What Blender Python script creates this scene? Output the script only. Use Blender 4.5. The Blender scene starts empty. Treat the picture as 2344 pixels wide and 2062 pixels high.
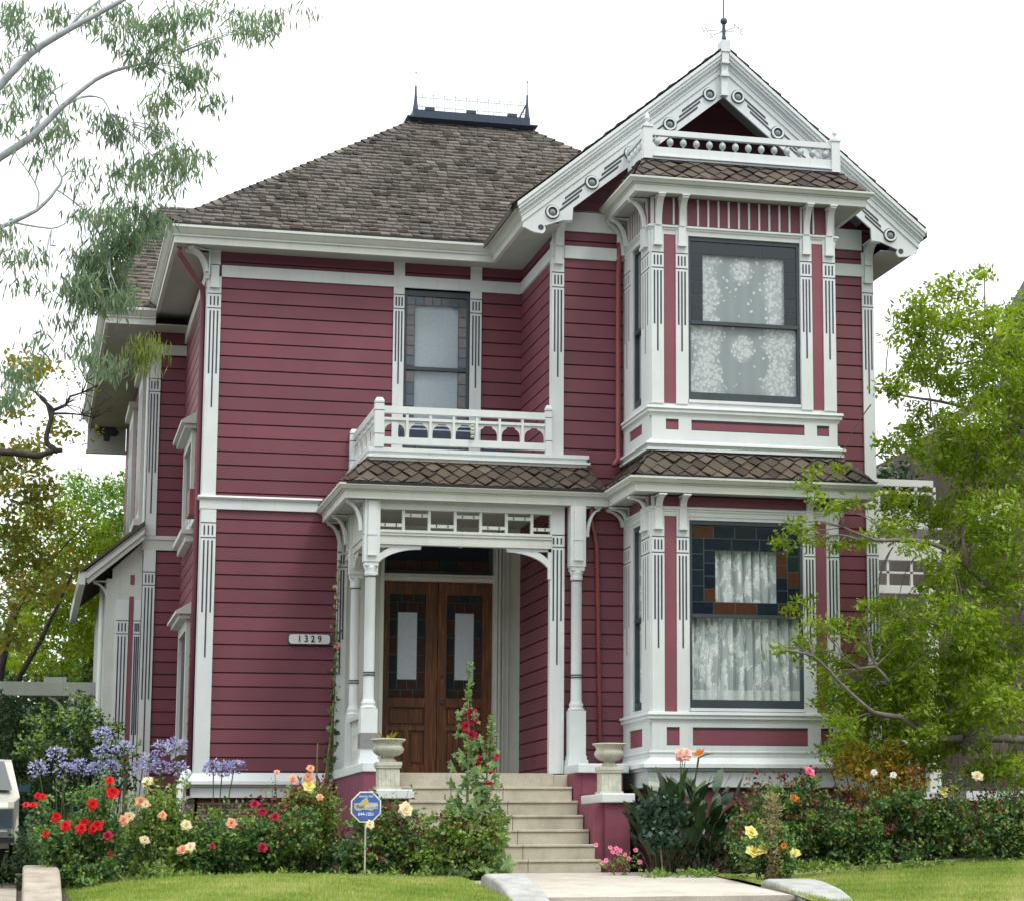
import bpy, math, random
import numpy as np
from math import sin, cos, pi, sqrt, radians
from mathutils import Matrix, Vector

random.seed(7)
RNG = np.random.default_rng(7)
scene = bpy.context.scene
COL = scene.collection

# ------------------------------------------------------------------ camera
cd = bpy.data.cameras.new('camera')
cam = bpy.data.objects.new('camera', cd)
COL.objects.link(cam)
CP = Vector((-2.0602, -31.2058, -0.7729))
CF = Vector((0.27571, 0.94730, 0.16309)).normalized()
CR = Vector((0.96044, -0.27841, -0.00655)).normalized()
CU = CR.cross(CF).normalized()
cam.matrix_world = Matrix(((CR.x, CU.x, -CF.x, CP.x), (CR.y, CU.y, -CF.y, CP.y), (CR.z, CU.z, -CF.z, CP.z), (0, 0, 0, 1)))
cd.sensor_width = 36
cd.lens = 85.09
cd.shift_x = -0.2078
cd.shift_y = 0.0114
cd.clip_start = 0.5
cd.clip_end = 2000
scene.camera = cam

# ------------------------------------------------------------------ sky and sun
SUN_EL, SUN_AZ = radians(58), radians(150)      # compass azimuth, from +Y towards +X
w = bpy.data.worlds.new('World')
scene.world = w
w.use_nodes = True
wn, wl = w.node_tree.nodes, w.node_tree.links
bg = wn['Background']
sky = wn.new('ShaderNodeTexSky')
sky.sky_type = 'NISHITA'
sky.sun_disc = False
sky.sun_elevation = SUN_EL
sky.sun_rotation = SUN_AZ
sky.dust_density = 4
cl = wn.new('ShaderNodeMix'); cl.data_type = 'RGBA'
tc = wn.new('ShaderNodeTexCoord')
nz = wn.new('ShaderNodeTexNoise'); nz.inputs['Scale'].default_value = 1.6; nz.inputs['Detail'].default_value = 3
cr = wn.new('ShaderNodeValToRGB')
cr.color_ramp.elements[0].position = 0.3; cr.color_ramp.elements[0].color = (11.6, 12.1, 12.4, 1)
cr.color_ramp.elements[1].position = 0.7; cr.color_ramp.elements[1].color = (13.4, 13.6, 13.4, 1)
wl.new(tc.outputs['Generated'], nz.inputs['Vector'])
wl.new(nz.outputs['Fac'], cr.inputs['Fac'])
cl.inputs['Factor'].default_value = 0.9
wl.new(sky.outputs['Color'], cl.inputs[6])
sp_ = wn.new('ShaderNodeSeparateXYZ'); wl.new(tc.outputs['Generated'], sp_.inputs[0])
zr_ = wn.new('ShaderNodeMapRange'); zr_.interpolation_type = 'SMOOTHSTEP'
for k_, v_ in zip(('From Min', 'From Max', 'To Min', 'To Max'), (.35, 1.0, 1.0, 2.2)): zr_.inputs[k_].default_value = v_
wl.new(sp_.outputs[2], zr_.inputs['Value'])
vs_ = wn.new('ShaderNodeVectorMath'); vs_.operation = 'SCALE'
wl.new(cr.outputs['Color'], vs_.inputs[0]); wl.new(zr_.outputs[0], vs_.inputs['Scale'])
wl.new(vs_.outputs[0], cl.inputs[7])
wl.new(cl.outputs[2], bg.inputs['Color'])
bg.inputs['Strength'].default_value = 0.1

sd = bpy.data.lights.new('sun', 'SUN')
sun = bpy.data.objects.new('sun', sd)
COL.objects.link(sun)
sd.energy = 1.2
sd.angle = radians(14)
sd.color = (1.0, 0.96, 0.9)
sdir = Vector((sin(SUN_AZ) * cos(SUN_EL), cos(SUN_AZ) * cos(SUN_EL), sin(SUN_EL)))
sun.rotation_euler = sdir.to_track_quat('Z', 'Y').to_euler()
sun.location = sdir * 60

scene.view_settings.view_transform = 'Standard'
scene.view_settings.look = 'None'
scene.view_settings.exposure = 0.32
scene.view_settings.gamma = 1.0
scene.render.resolution_x = 1024
scene.render.resolution_y = 900
scene.render.engine = 'CYCLES'
scene.cycles.max_bounces = 8
scene.cycles.transparent_max_bounces = 12


# ------------------------------------------------------------------ materials
def newmat(name):
    m = bpy.data.materials.new(name); m.use_nodes = True
    nt = m.node_tree
    return m, nt, nt.nodes, nt.links, nt.nodes['Principled BSDF']


def mth(nd, lk, op, a, b=None, c=None):
    n = nd.new('ShaderNodeMath'); n.operation = op
    for i, v in enumerate((a, b, c)):
        if v is None: continue
        if isinstance(v, (int, float)): n.inputs[i].default_value = v
        else: lk.new(v, n.inputs[i])
    return n.outputs[0]


def noise(nd, lk, scale, detail=4, vec=None, rough=.55, dist=0):
    n = nd.new('ShaderNodeTexNoise')
    n.inputs['Scale'].default_value = scale; n.inputs['Detail'].default_value = detail
    n.inputs['Roughness'].default_value = rough; n.inputs['Distortion'].default_value = dist
    if vec is not None: lk.new(vec, n.inputs['Vector'])
    return n.outputs['Fac']


def ramp(nd, lk, fac, stops):
    n = nd.new('ShaderNodeValToRGB')
    e = n.color_ramp.elements
    while len(e) < len(stops): e.new(0.5)
    for el, (p, c) in zip(e, stops):
        el.position = p; el.color = tuple(c) + (1,)
    lk.new(fac, n.inputs['Fac'])
    return n.outputs['Color']


def mixc(nd, lk, fac, a, b, mode='MIX'):
    n = nd.new('ShaderNodeMix'); n.data_type = 'RGBA'; n.blend_type = mode
    if isinstance(fac, (int, float)): n.inputs['Factor'].default_value = fac
    else: lk.new(fac, n.inputs['Factor'])
    for i, v in ((6, a), (7, b)):
        if isinstance(v, tuple): n.inputs[i].default_value = tuple(v) + (1,)
        else: lk.new(v, n.inputs[i])
    return n.outputs[2]


def objvec(nd, lk, scale=(1, 1, 1)):
    t = nd.new('ShaderNodeTexCoord'); m = nd.new('ShaderNodeMapping')
    m.inputs['Scale'].default_value = scale
    lk.new(t.outputs['Object'], m.inputs['Vector'])
    return m.outputs['Vector']


def bump(nd, lk, bs, h, strength=.3, dist=.02):
    b = nd.new('ShaderNodeBump')
    b.inputs['Strength'].default_value = strength; b.inputs['Distance'].default_value = dist
    lk.new(h, b.inputs['Height']); lk.new(b.outputs['Normal'], bs.inputs['Normal'])


def attr(nd, name='var'):
    a = nd.new('ShaderNodeAttribute'); a.attribute_name = name
    return a.outputs['Fac']


def paint(name, c1, c2, dirt, rough=.6, dscale=2.5, streak=True, varamt=.0):
    """painted wood: two close tints, dirty patches, vertical weather streaks, fine bump"""
    m, nt, nd, lk, bs = newmat(name)
    v = objvec(nd, lk)
    col = ramp(nd, lk, noise(nd, lk, dscale, 5, v), [(.3, c1), (.7, c2)])
    v2 = objvec(nd, lk, (9, 9, .7) if streak else (3, 3, 3))
    f = mth(nd, lk, 'SUBTRACT', noise(nd, lk, 1.6, 6, v2, .65), .56)
    f = mth(nd, lk, 'MULTIPLY', f, 2.2)
    n = nd.new('ShaderNodeClamp'); lk.new(f, n.inputs[0]); n.inputs['Max'].default_value = .4
    col = mixc(nd, lk, n.outputs[0], col, dirt)
    if varamt:
        a = attr(nd)
        k = mth(nd, lk, 'MULTIPLY_ADD', a, varamt * 2, 1 - varamt)
        hs = nd.new('ShaderNodeHueSaturation'); lk.new(k, hs.inputs['Value']); lk.new(col, hs.inputs['Color'])
        col = hs.outputs['Color']
    lk.new(col, bs.inputs['Base Color'])
    bs.inputs['Roughness'].default_value = rough
    bump(nd, lk, bs, noise(nd, lk, 60, 3, objvec(nd, lk, (1, 1, .25))), .12, .004)
    return m


WHITE = paint('white_paint', (.60, .645, .645), (.68, .715, .71), (.46, .49, .47))
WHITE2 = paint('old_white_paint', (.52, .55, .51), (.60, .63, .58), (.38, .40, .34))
RED = paint('red_siding_paint', (.152, .041, .060), (.188, .054, .075), (.13, .04, .052), .55, 1.2, True, .10)
REDPANEL = paint('red_panel_paint', (.20, .055, .078), (.235, .07, .092), (.17, .052, .066), .55)
STUCCO = paint('red_stucco', (.17, .045, .065), (.22, .06, .092), (.14, .065, .06), .85, 6, False)
LINE = paint('blue_grey_trim_paint', (.03, .042, .055), (.042, .055, .07), (.025, .03, .035), .5)
SASH = paint('dark_blue_sash_paint', (.035, .05, .062), (.05, .068, .08), (.03, .035, .04), .4)
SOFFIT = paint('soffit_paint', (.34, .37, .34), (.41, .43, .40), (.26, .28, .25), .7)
PIPE = paint('red_pipe_paint', (.22, .05, .06), (.27, .065, .07), (.16, .05, .05), .45)
DARKWOOD = paint('dark_void', (.01, .011, .014), (.014, .015, .018), (.008, .008, .01), .8)


def simple(name, c, rough=.6, metal=0, nscale=20, amt=.15):
    m, nt, nd, lk, bs = newmat(name)
    a = tuple(x * (1 - amt) for x in c); b = tuple(min(1, x * (1 + amt)) for x in c)
    lk.new(ramp(nd, lk, noise(nd, lk, nscale, 4, objvec(nd, lk)), [(.3, a), (.7, b)]), bs.inputs['Base Color'])
    bs.inputs['Roughness'].default_value = rough; bs.inputs['Metallic'].default_value = metal
    return m


def shinglemat(name, stops):
    m, nt, nd, lk, bs = newmat(name)
    col = ramp(nd, lk, attr(nd), stops)
    g = noise(nd, lk, 3, 5, objvec(nd, lk, (30, 4, 4)), .7)
    col = mixc(nd, lk, .55, col, ramp(nd, lk, g, [(.25, (.35, .35, .35)), (.75, (1, 1, 1))]), 'MULTIPLY')
    patch = ramp(nd, lk, noise(nd, lk, .8, 3, objvec(nd, lk)), [(.35, (.8, .8, .8)), (.65, (1.15, 1.12, 1.08))])
    col = mixc(nd, lk, .8, col, patch, 'MULTIPLY')
    lk.new(col, bs.inputs['Base Color']); bs.inputs['Roughness'].default_value = .9
    bump(nd, lk, bs, g, .5, .01)
    return m


SHING = shinglemat('weathered_shingle', [(0, (.040, .035, .030)), (.4, (.088, .076, .064)), (.8, (.135, .118, .10)), (1, (.21, .185, .155))])
DIAM = shinglemat('diamond_shingle', [(0, (.04, .032, .025)), (.4, (.085, .066, .048)), (.75, (.125, .10, .075)), (1, (.18, .14, .10))])
METAL = simple('dark_blue_roof_metal', (.03, .045, .075), .5, .2)
RAIL_METAL = simple('pale_iron', (.28, .33, .40), .6, .3)
IRON = simple('dark_iron', (.05, .065, .09), .5, .3)
TAR = simple('tar_edge', (.018, .018, .02), .8)
BUTTON2 = paint('pale_blue_grey_paint', (.36, .43, .43), (.44, .50, .50), (.3, .35, .34), .5)
BUTTON = paint('grey_green_paint', (.22, .29, .28), (.28, .35, .34), (.18, .23, .22), .5)


def stonemat(name, c1, c2, c3, scale=4, b=.4):
    m, nt, nd, lk, bs = newmat(name)
    v = objvec(nd, lk)
    col = ramp(nd, lk, noise(nd, lk, scale, 8, v, .65), [(.28, c1), (.5, c2), (.72, c3)])
    sp = ramp(nd, lk, noise(nd, lk, scale * 30, 3, v), [(.35, (.72, .72, .72)), (.6, (1.05, 1.05, 1.05))])
    col = mixc(nd, lk, .7, col, sp, 'MULTIPLY')
    lk.new(col, bs.inputs['Base Color']); bs.inputs['Roughness'].default_value = .9
    bump(nd, lk, bs, noise(nd, lk, scale * 25, 4, v), b, .01)
    return m


CONC = stonemat('step_concrete', (.33, .30, .23), (.45, .415, .33), (.53, .495, .405), 3)
WALK = stonemat('walk_concrete', (.36, .325, .27), (.47, .43, .37), (.54, .50, .44), 2.4)
KERB = stonemat('kerb_concrete', (.26, .26, .245), (.38, .38, .36), (.48, .48, .46), 5, .8)
OLDCONC = stonemat('old_concrete', (.22, .18, .14), (.36, .31, .25), (.46, .41, .34), 4, .7)
URN = stonemat('urn_stone', (.38, .38, .30), (.55, .54, .45), (.66, .65, .56), 9, .5)
SOIL = stonemat('soil', (.03, .022, .015), (.05, .038, .026), (.08, .06, .04), 3, .9)
ASPH = stonemat('asphalt', (.045, .045, .045), (.055, .055, .055), (.065, .065, .065), 3, .5)


def brickmat():
    m, nt, nd, lk, bs = newmat('old_brick')
    t = nd.new('ShaderNodeTexCoord'); s = nd.new('ShaderNodeSeparateXYZ'); c = nd.new('ShaderNodeCombineXYZ')
    lk.new(t.outputs['Object'], s.inputs[0])
    lk.new(mth(nd, lk, 'ADD', s.outputs[0], s.outputs[1]), c.inputs[0]); lk.new(s.outputs[2], c.inputs[1])
    b = nd.new('ShaderNodeTexBrick')
    b.inputs['Color1'].default_value = (.17, .06, .04, 1); b.inputs['Color2'].default_value = (.10, .05, .04, 1)
    b.inputs['Mortar'].default_value = (.26, .24, .19, 1)
    b.inputs['Scale'].default_value = 1; b.inputs['Brick Width'].default_value = .22; b.inputs['Row Height'].default_value = .075
    b.inputs['Mortar Size'].default_value = .012
    lk.new(c.outputs[0], b.inputs['Vector'])
    col = mixc(nd, lk, .8, b.outputs['Color'], ramp(nd, lk, noise(nd, lk, 9, 5, objvec(nd, lk)), [(.3, (.5, .5, .5)), (.7, (1.2, 1.2, 1.1))]), 'MULTIPLY')
    lk.new(col, bs.inputs['Base Color']); bs.inputs['Roughness'].default_value = .9
    bump(nd, lk, bs, b.outputs['Fac'], -.5, .01)
    return m


BRICK = brickmat()


def woodmat():
    m, nt, nd, lk, bs = newmat('varnished_oak')
    g = noise(nd, lk, 2.2, 6, objvec(nd, lk, (22, 22, 1.2)), .6, .6)
    big = noise(nd, lk, 1.1, 2, objvec(nd, lk))
    col = ramp(nd, lk, g, [(.25, (.03, .010, .005)), (.5, (.105, .038, .012)), (.75, (.27, .11, .03))])
    col = mixc(nd, lk, .8, col, ramp(nd, lk, big, [(.35, (.6, .6, .6)), (.65, (1.3, 1.25, 1.15))]), 'MULTIPLY')
    lk.new(col, bs.inputs['Base Color']); bs.inputs['Roughness'].default_value = .35
    bump(nd, lk, bs, g, .15, .004)
    return m


OAK = woodmat()


def glassmat():
    m, nt, nd, lk, bs = newmat('window_glass')
    out = nd['Material Output']
    tr = nd.new('ShaderNodeBsdfTransparent'); gl = nd.new('ShaderNodeBsdfGlossy'); mx = nd.new('ShaderNodeMixShader')
    lw = nd.new('ShaderNodeLayerWeight'); lw.inputs['Blend'].default_value = .5
    fr = mth(nd, lk, 'MULTIPLY_ADD', mth(nd, lk, 'POWER', lw.outputs['Facing'], 5), .9, .045)
    tr.inputs['Color'].default_value = (.96, .98, .98, 1)
    gl.inputs['Roughness'].default_value = .03; gl.inputs['Color'].default_value = (.9, .95, 1, 1)
    bp = nd.new('ShaderNodeBump'); bp.inputs['Strength'].default_value = .08; bp.inputs['Distance'].default_value = .02
    lk.new(noise(nd, lk, 3, 2, objvec(nd, lk)), bp.inputs['Height'])
    lk.new(bp.outputs['Normal'], gl.inputs['Normal'])
    lk.new(fr, mx.inputs[0]); lk.new(tr.outputs[0], mx.inputs[1]); lk.new(gl.outputs[0], mx.inputs[2])
    lk.new(mx.outputs[0], out.inputs['Surface'])
    return m


GLASS = glassmat()


def stainedmat(name, stops):
    m, nt, nd, lk, bs = newmat(name)
    col = ramp(nd, lk, attr(nd), stops)
    nd_ = [n for n in nd if n.type == 'VALTORGB'][0]; nd_.color_ramp.interpolation = 'CONSTANT'
    col = mixc(nd, lk, .5, col, ramp(nd, lk, noise(nd, lk, 14, 3, objvec(nd, lk)), [(.3, (.6, .6, .6)), (.7, (1.3, 1.3, 1.3))]), 'MULTIPLY')
    lk.new(col, bs.inputs['Base Color']); bs.inputs['Roughness'].default_value = .15
    bump(nd, lk, bs, noise(nd, lk, 9, 2, objvec(nd, lk)), .15, .01)
    return m


STAIN = stainedmat('stained_glass', [(0, (.012, .022, .028)), (.45, (.075, .03, .016)), (.62, (.010, .016, .026)), (.85, (.02, .03, .028))])
STAIN2 = stainedmat('pale_stained_glass', [(0, (.075, .10, .125)), (.3, (.13, .115, .125)), (.5, (.09, .12, .145)), (.75, (.14, .135, .13))])
STAIN3 = stainedmat('door_stained_glass', [(0, (.02, .032, .036)), (.4, (.055, .028, .02)), (.6, (.03, .05, .07)), (.85, (.03, .03, .028))])
LACE_W = simple('door_lace_blind', (.50, .57, .63), .8, 0, 30, .06)


def lacemat(name, kind):
    m, nt, nd, lk, bs = newmat(name)
    t = nd.new('ShaderNodeTexCoord'); s = nd.new('ShaderNodeSeparateXYZ'); lk.new(t.outputs['Object'], s.inputs[0])
    x, z = s.outputs[0], s.outputs[2]
    vo = nd.new('ShaderNodeTexVoronoi'); vo.inputs['Scale'].default_value = 26 if kind == 1 else 19
    wv = nd.new('ShaderNodeVectorMath'); wv.operation = 'MULTIPLY_ADD'
    nn = nd.new('ShaderNodeTexNoise'); nn.inputs['Scale'].default_value = 30; nn.inputs['Detail'].default_value = 2
    lk.new(t.outputs['Object'], nn.inputs['Vector'])
    wv.inputs[1].default_value = (.03, 0, .03); lk.new(nn.outputs['Color'], wv.inputs[0]); lk.new(t.outputs['Object'], wv.inputs[2])
    sx = nd.new('ShaderNodeVectorMath'); sx.operation = 'MULTIPLY'; sx.inputs[1].default_value = (1, 0, 1)
    lk.new(wv.outputs[0], sx.inputs[0]); lk.new(sx.outputs[0], vo.inputs['Vector'])
    d = vo.outputs['Distance']
    # petals: rings in each cell
    ring = mth(nd, lk, 'SINE', mth(nd, lk, 'MULTIPLY', d, 21))
    fl = mth(nd, lk, 'LESS_THAN', d, .60)
    pet = mth(nd, lk, 'MULTIPLY', fl, mth(nd, lk, 'MULTIPLY_ADD', ring, .28, .72))
    low = noise(nd, lk, 3.2 if kind == 1 else 2.6, 3, sx.outputs[0], .6, .8)
    if kind == 1:
        dx = mth(nd, lk, 'ABSOLUTE', mth(nd, lk, 'SUBTRACT', x, 6.295))
        dxn = mth(nd, lk, 'ADD', dx, mth(nd, lk, 'MULTIPLY_ADD', low, .3, -.15))
        side = mth(nd, lk, 'MULTIPLY', mth(nd, lk, 'GREATER_THAN', dxn, .30), mth(nd, lk, 'LESS_THAN', dxn, .62))
        zz = mth(nd, lk, 'ABSOLUTE', mth(nd, lk, 'SUBTRACT', mth(nd, lk, 'FRACT', mth(nd, lk, 'DIVIDE', mth(nd, lk, 'SUBTRACT', z, 5.20), .98)), .25))
        zz = mth(nd, lk, 'MULTIPLY', zz, .98)
        dia = mth(nd, lk, 'ADD', mth(nd, lk, 'MULTIPLY', dx, 1.3), zz)
        cen = mth(nd, lk, 'LESS_THAN', mth(nd, lk, 'ADD', dia, mth(nd, lk, 'MULTIPLY_ADD', low, .16, -.08)), .24)
        mask = mth(nd, lk, 'MAXIMUM', side, cen)
        sep = nd.new('ShaderNodeSeparateColor'); lk.new(vo.outputs['Color'], sep.inputs[0])
        def soft(val, edge, wdt): return mth(nd, lk, 'MINIMUM', mth(nd, lk, 'MAXIMUM', mth(nd, lk, 'DIVIDE', mth(nd, lk, 'SUBTRACT', edge, val), wdt), 0), 1)
        off = mth(nd, lk, 'ABSOLUTE', mth(nd, lk, 'SUBTRACT', dxn, .47))
        wob = mth(nd, lk, 'MULTIPLY', mth(nd, lk, 'SINE', mth(nd, lk, 'MULTIPLY', z, 11)), .035)
        ds = soft(mth(nd, lk, 'ADD', off, wob), .22, .10)
        rr = mth(nd, lk, 'SQRT', mth(nd, lk, 'ADD', mth(nd, lk, 'MULTIPLY', mth(nd, lk, 'MULTIPLY', dx, dx), 1.5), mth(nd, lk, 'MULTIPLY', zz, zz)))
        dc = soft(mth(nd, lk, 'ADD', rr, mth(nd, lk, 'MULTIPLY_ADD', low, .12, -.06)), .21, .09)
        dens = mth(nd, lk, 'MAXIMUM', mth(nd, lk, 'MAXIMUM', ds, dc), .05)
        pres = mth(nd, lk, 'LESS_THAN', sep.outputs[0], dens)
        spr = mth(nd, lk, 'MULTIPLY', mth(nd, lk, 'MULTIPLY', dens, noise(nd, lk, 55, 3, sx.outputs[0], .7)), .55)
        v = mth(nd, lk, 'MAXIMUM', mth(nd, lk, 'MULTIPLY', pres, mth(nd, lk, 'MULTIPLY', pet, .85)), spr)
        v = mth(nd, lk, 'ADD', v, mth(nd, lk, 'MULTIPLY', mth(nd, lk, 'SINE', mth(nd, lk, 'MULTIPLY', x, 38)), .035))
        lo, hi = (.235, .27, .275), (.70, .74, .73)
    elif kind == 2:
        st2 = nd.new('ShaderNodeVectorMath'); st2.operation = 'MULTIPLY'; st2.inputs[1].default_value = (3.2, 0, .9); lk.new(t.outputs['Object'], st2.inputs[0])
        low2 = noise(nd, lk, 3.0, 4, st2.outputs[0], .65, .5)
        mask = mth(nd, lk, 'GREATER_THAN', low2, .50)
        v = mth(nd, lk, 'MULTIPLY', mask, mth(nd, lk, 'MAXIMUM', pet, .5))
        hem = mth(nd, lk, 'LESS_THAN', z, 1.27)
        v = mth(nd, lk, 'MAXIMUM', v, mth(nd, lk, 'MULTIPLY', hem, .55))
        lo, hi = (.42, .47, .47), (.90, .93, .91)
    else:
        v = mth(nd, lk, 'MULTIPLY', noise(nd, lk, 24, 4, t.outputs['Object']), .5)
        lo, hi = (.25, .30, .34), (.52, .58, .62)
    fine = noise(nd, lk, 160, 2, t.outputs['Object'])
    v = mth(nd, lk, 'ADD', v, mth(nd, lk, 'MULTIPLY_ADD', fine, .3, -.15))
    lk.new(ramp(nd, lk, v, [(.0, lo), (1., hi)]), bs.inputs['Base Color'])
    bs.inputs['Roughness'].default_value = .9
    return m


LACE1 = lacemat('rose_lace', 1); LACE2 = lacemat('pleated_lace', 2); LACE3 = lacemat('plain_lace', 3)


def leafmat(name, stops, trans=.35, rough=.5, spec=.35):
    m, nt, nd, lk, bs = newmat(name)
    col = ramp(nd, lk, attr(nd), stops)
    lk.new(col, bs.inputs['Base Color']); bs.inputs['Roughness'].default_value = rough
    bs.inputs['Specular IOR Level'].default_value = spec
    tl = nd.new('ShaderNodeBsdfTranslucent'); mx = nd.new('ShaderNodeMixShader')
    hs = nd.new('ShaderNodeHueSaturation'); hs.inputs['Saturation'].default_value = 1.15; hs.inputs['Value'].default_value = 1.3
    lk.new(col, hs.inputs['Color']); lk.new(hs.outputs[0], tl.inputs['Color'])
    mx.inputs[0].default_value = trans
    lk.new(bs.outputs[0], mx.inputs[1]); lk.new(tl.outputs[0], mx.inputs[2])
    lk.new(mx.outputs[0], nd['Material Output'].inputs['Surface'])
    return m


BARK = stonemat('grey_bark', (.10, .085, .07), (.19, .165, .14), (.28, .25, .21), 12, .9)
BARKD = stonemat('dark_bark', (.03, .025, .02), (.06, .05, .042), (.10, .085, .07), 10, .9)
LBRIGHT = leafmat('bright_leaves', [(0, (.08, .145, .012)), (.4, (.18, .275, .022)), (.8, (.30, .40, .045)), (1, (.43, .50, .11))], .45)
LEUC = leafmat('eucalyptus_leaves', [(0, (.09, .15, .10)), (.4, (.155, .23, .14)), (.8, (.23, .31, .17)), (1, (.32, .30, .16))], .55)
LYEL = leafmat('yellow_green_leaves', [(0, (.10, .17, .02)), (.4, (.22, .33, .03)), (.8, (.38, .48, .05)), (1, (.50, .55, .09))], .4)
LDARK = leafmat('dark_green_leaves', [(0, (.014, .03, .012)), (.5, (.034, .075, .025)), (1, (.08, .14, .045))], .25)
LRUST = leafmat('rusty_leaves', [(0, (.10, .14, .03)), (.45, (.20, .24, .04)), (.75, (.30, .26, .05)), (1, (.42, .20, .05))], .35)
LROSE = leafmat('rose_leaves', [(0, (.035, .085, .03)), (.5, (.09, .18, .06)), (.9, (.18, .29, .095)), (1, (.30, .34, .12))], .25)
LROSEY = leafmat('light_rose_leaves', [(0, (.07, .13, .03)), (.5, (.17, .27, .06)), (.9, (.29, .39, .10)), (1, (.40, .46, .15))], .3)
LREDTIP = leafmat('red_new_leaves', [(0, (.07, .022, .018)), (.5, (.17, .04, .03)), (1, (.26, .08, .05))], .3)
LAUT = leafmat('orange_leaves', [(0, (.10, .13, .02)), (.35, (.24, .24, .035)), (.7, (.46, .33, .04)), (1, (.42, .13, .05))], .35)
LHOL = leafmat('hollyhock_leaves', [(0, (.07, .13, .04)), (.5, (.14, .23, .08)), (1, (.24, .35, .13))], .35)
GRASSB = leafmat('grass_blades', [(0, (.12, .20, .035)), (.4, (.24, .35, .06)), (.7, (.38, .43, .12)), (1, (.60, .54, .28))], .35, .6)
LSTRAP = leafmat('strap_leaves', [(0, (.012, .03, .012)), (.6, (.035, .075, .03)), (1, (.08, .12, .045))], .15, .35, .5)
DRY = leafmat('dried_stalk', [(0, (.20, .16, .07)), (.6, (.38, .31, .17)), (1, (.30, .33, .14))], .3)


def petalmat(name, a, b):
    return leafmat(name, [(0, a), (1, b)], .3, .6)


P_RED = petalmat('red_petals', (.50, .008, .012), (.75, .03, .03))
P_CRIM = petalmat('crimson_petals', (.28, .008, .03), (.48, .02, .07))
P_PEACH = petalmat('peach_petals', (.75, .30, .17), (.85, .60, .42))
P_CREAM = petalmat('cream_petals', (.80, .66, .42), (.85, .78, .60))
P_YEL = petalmat('yellow_petals', (.80, .70, .18), (.85, .80, .42))
P_PINK = petalmat('pink_petals', (.72, .13, .28), (.85, .35, .45))
P_PALEP = petalmat('pale_pink_petals', (.80, .50, .42), (.85, .68, .60))
P_BLUE = petalmat('violet_blue_petals', (.19, .19, .42), (.66, .66, .86))
P_OR = petalmat('orange_petals', (.75, .16, .01), (.85, .33, .04))
P_WH = petalmat('white_petals', (.70, .72, .72), (.82, .84, .84))


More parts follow.
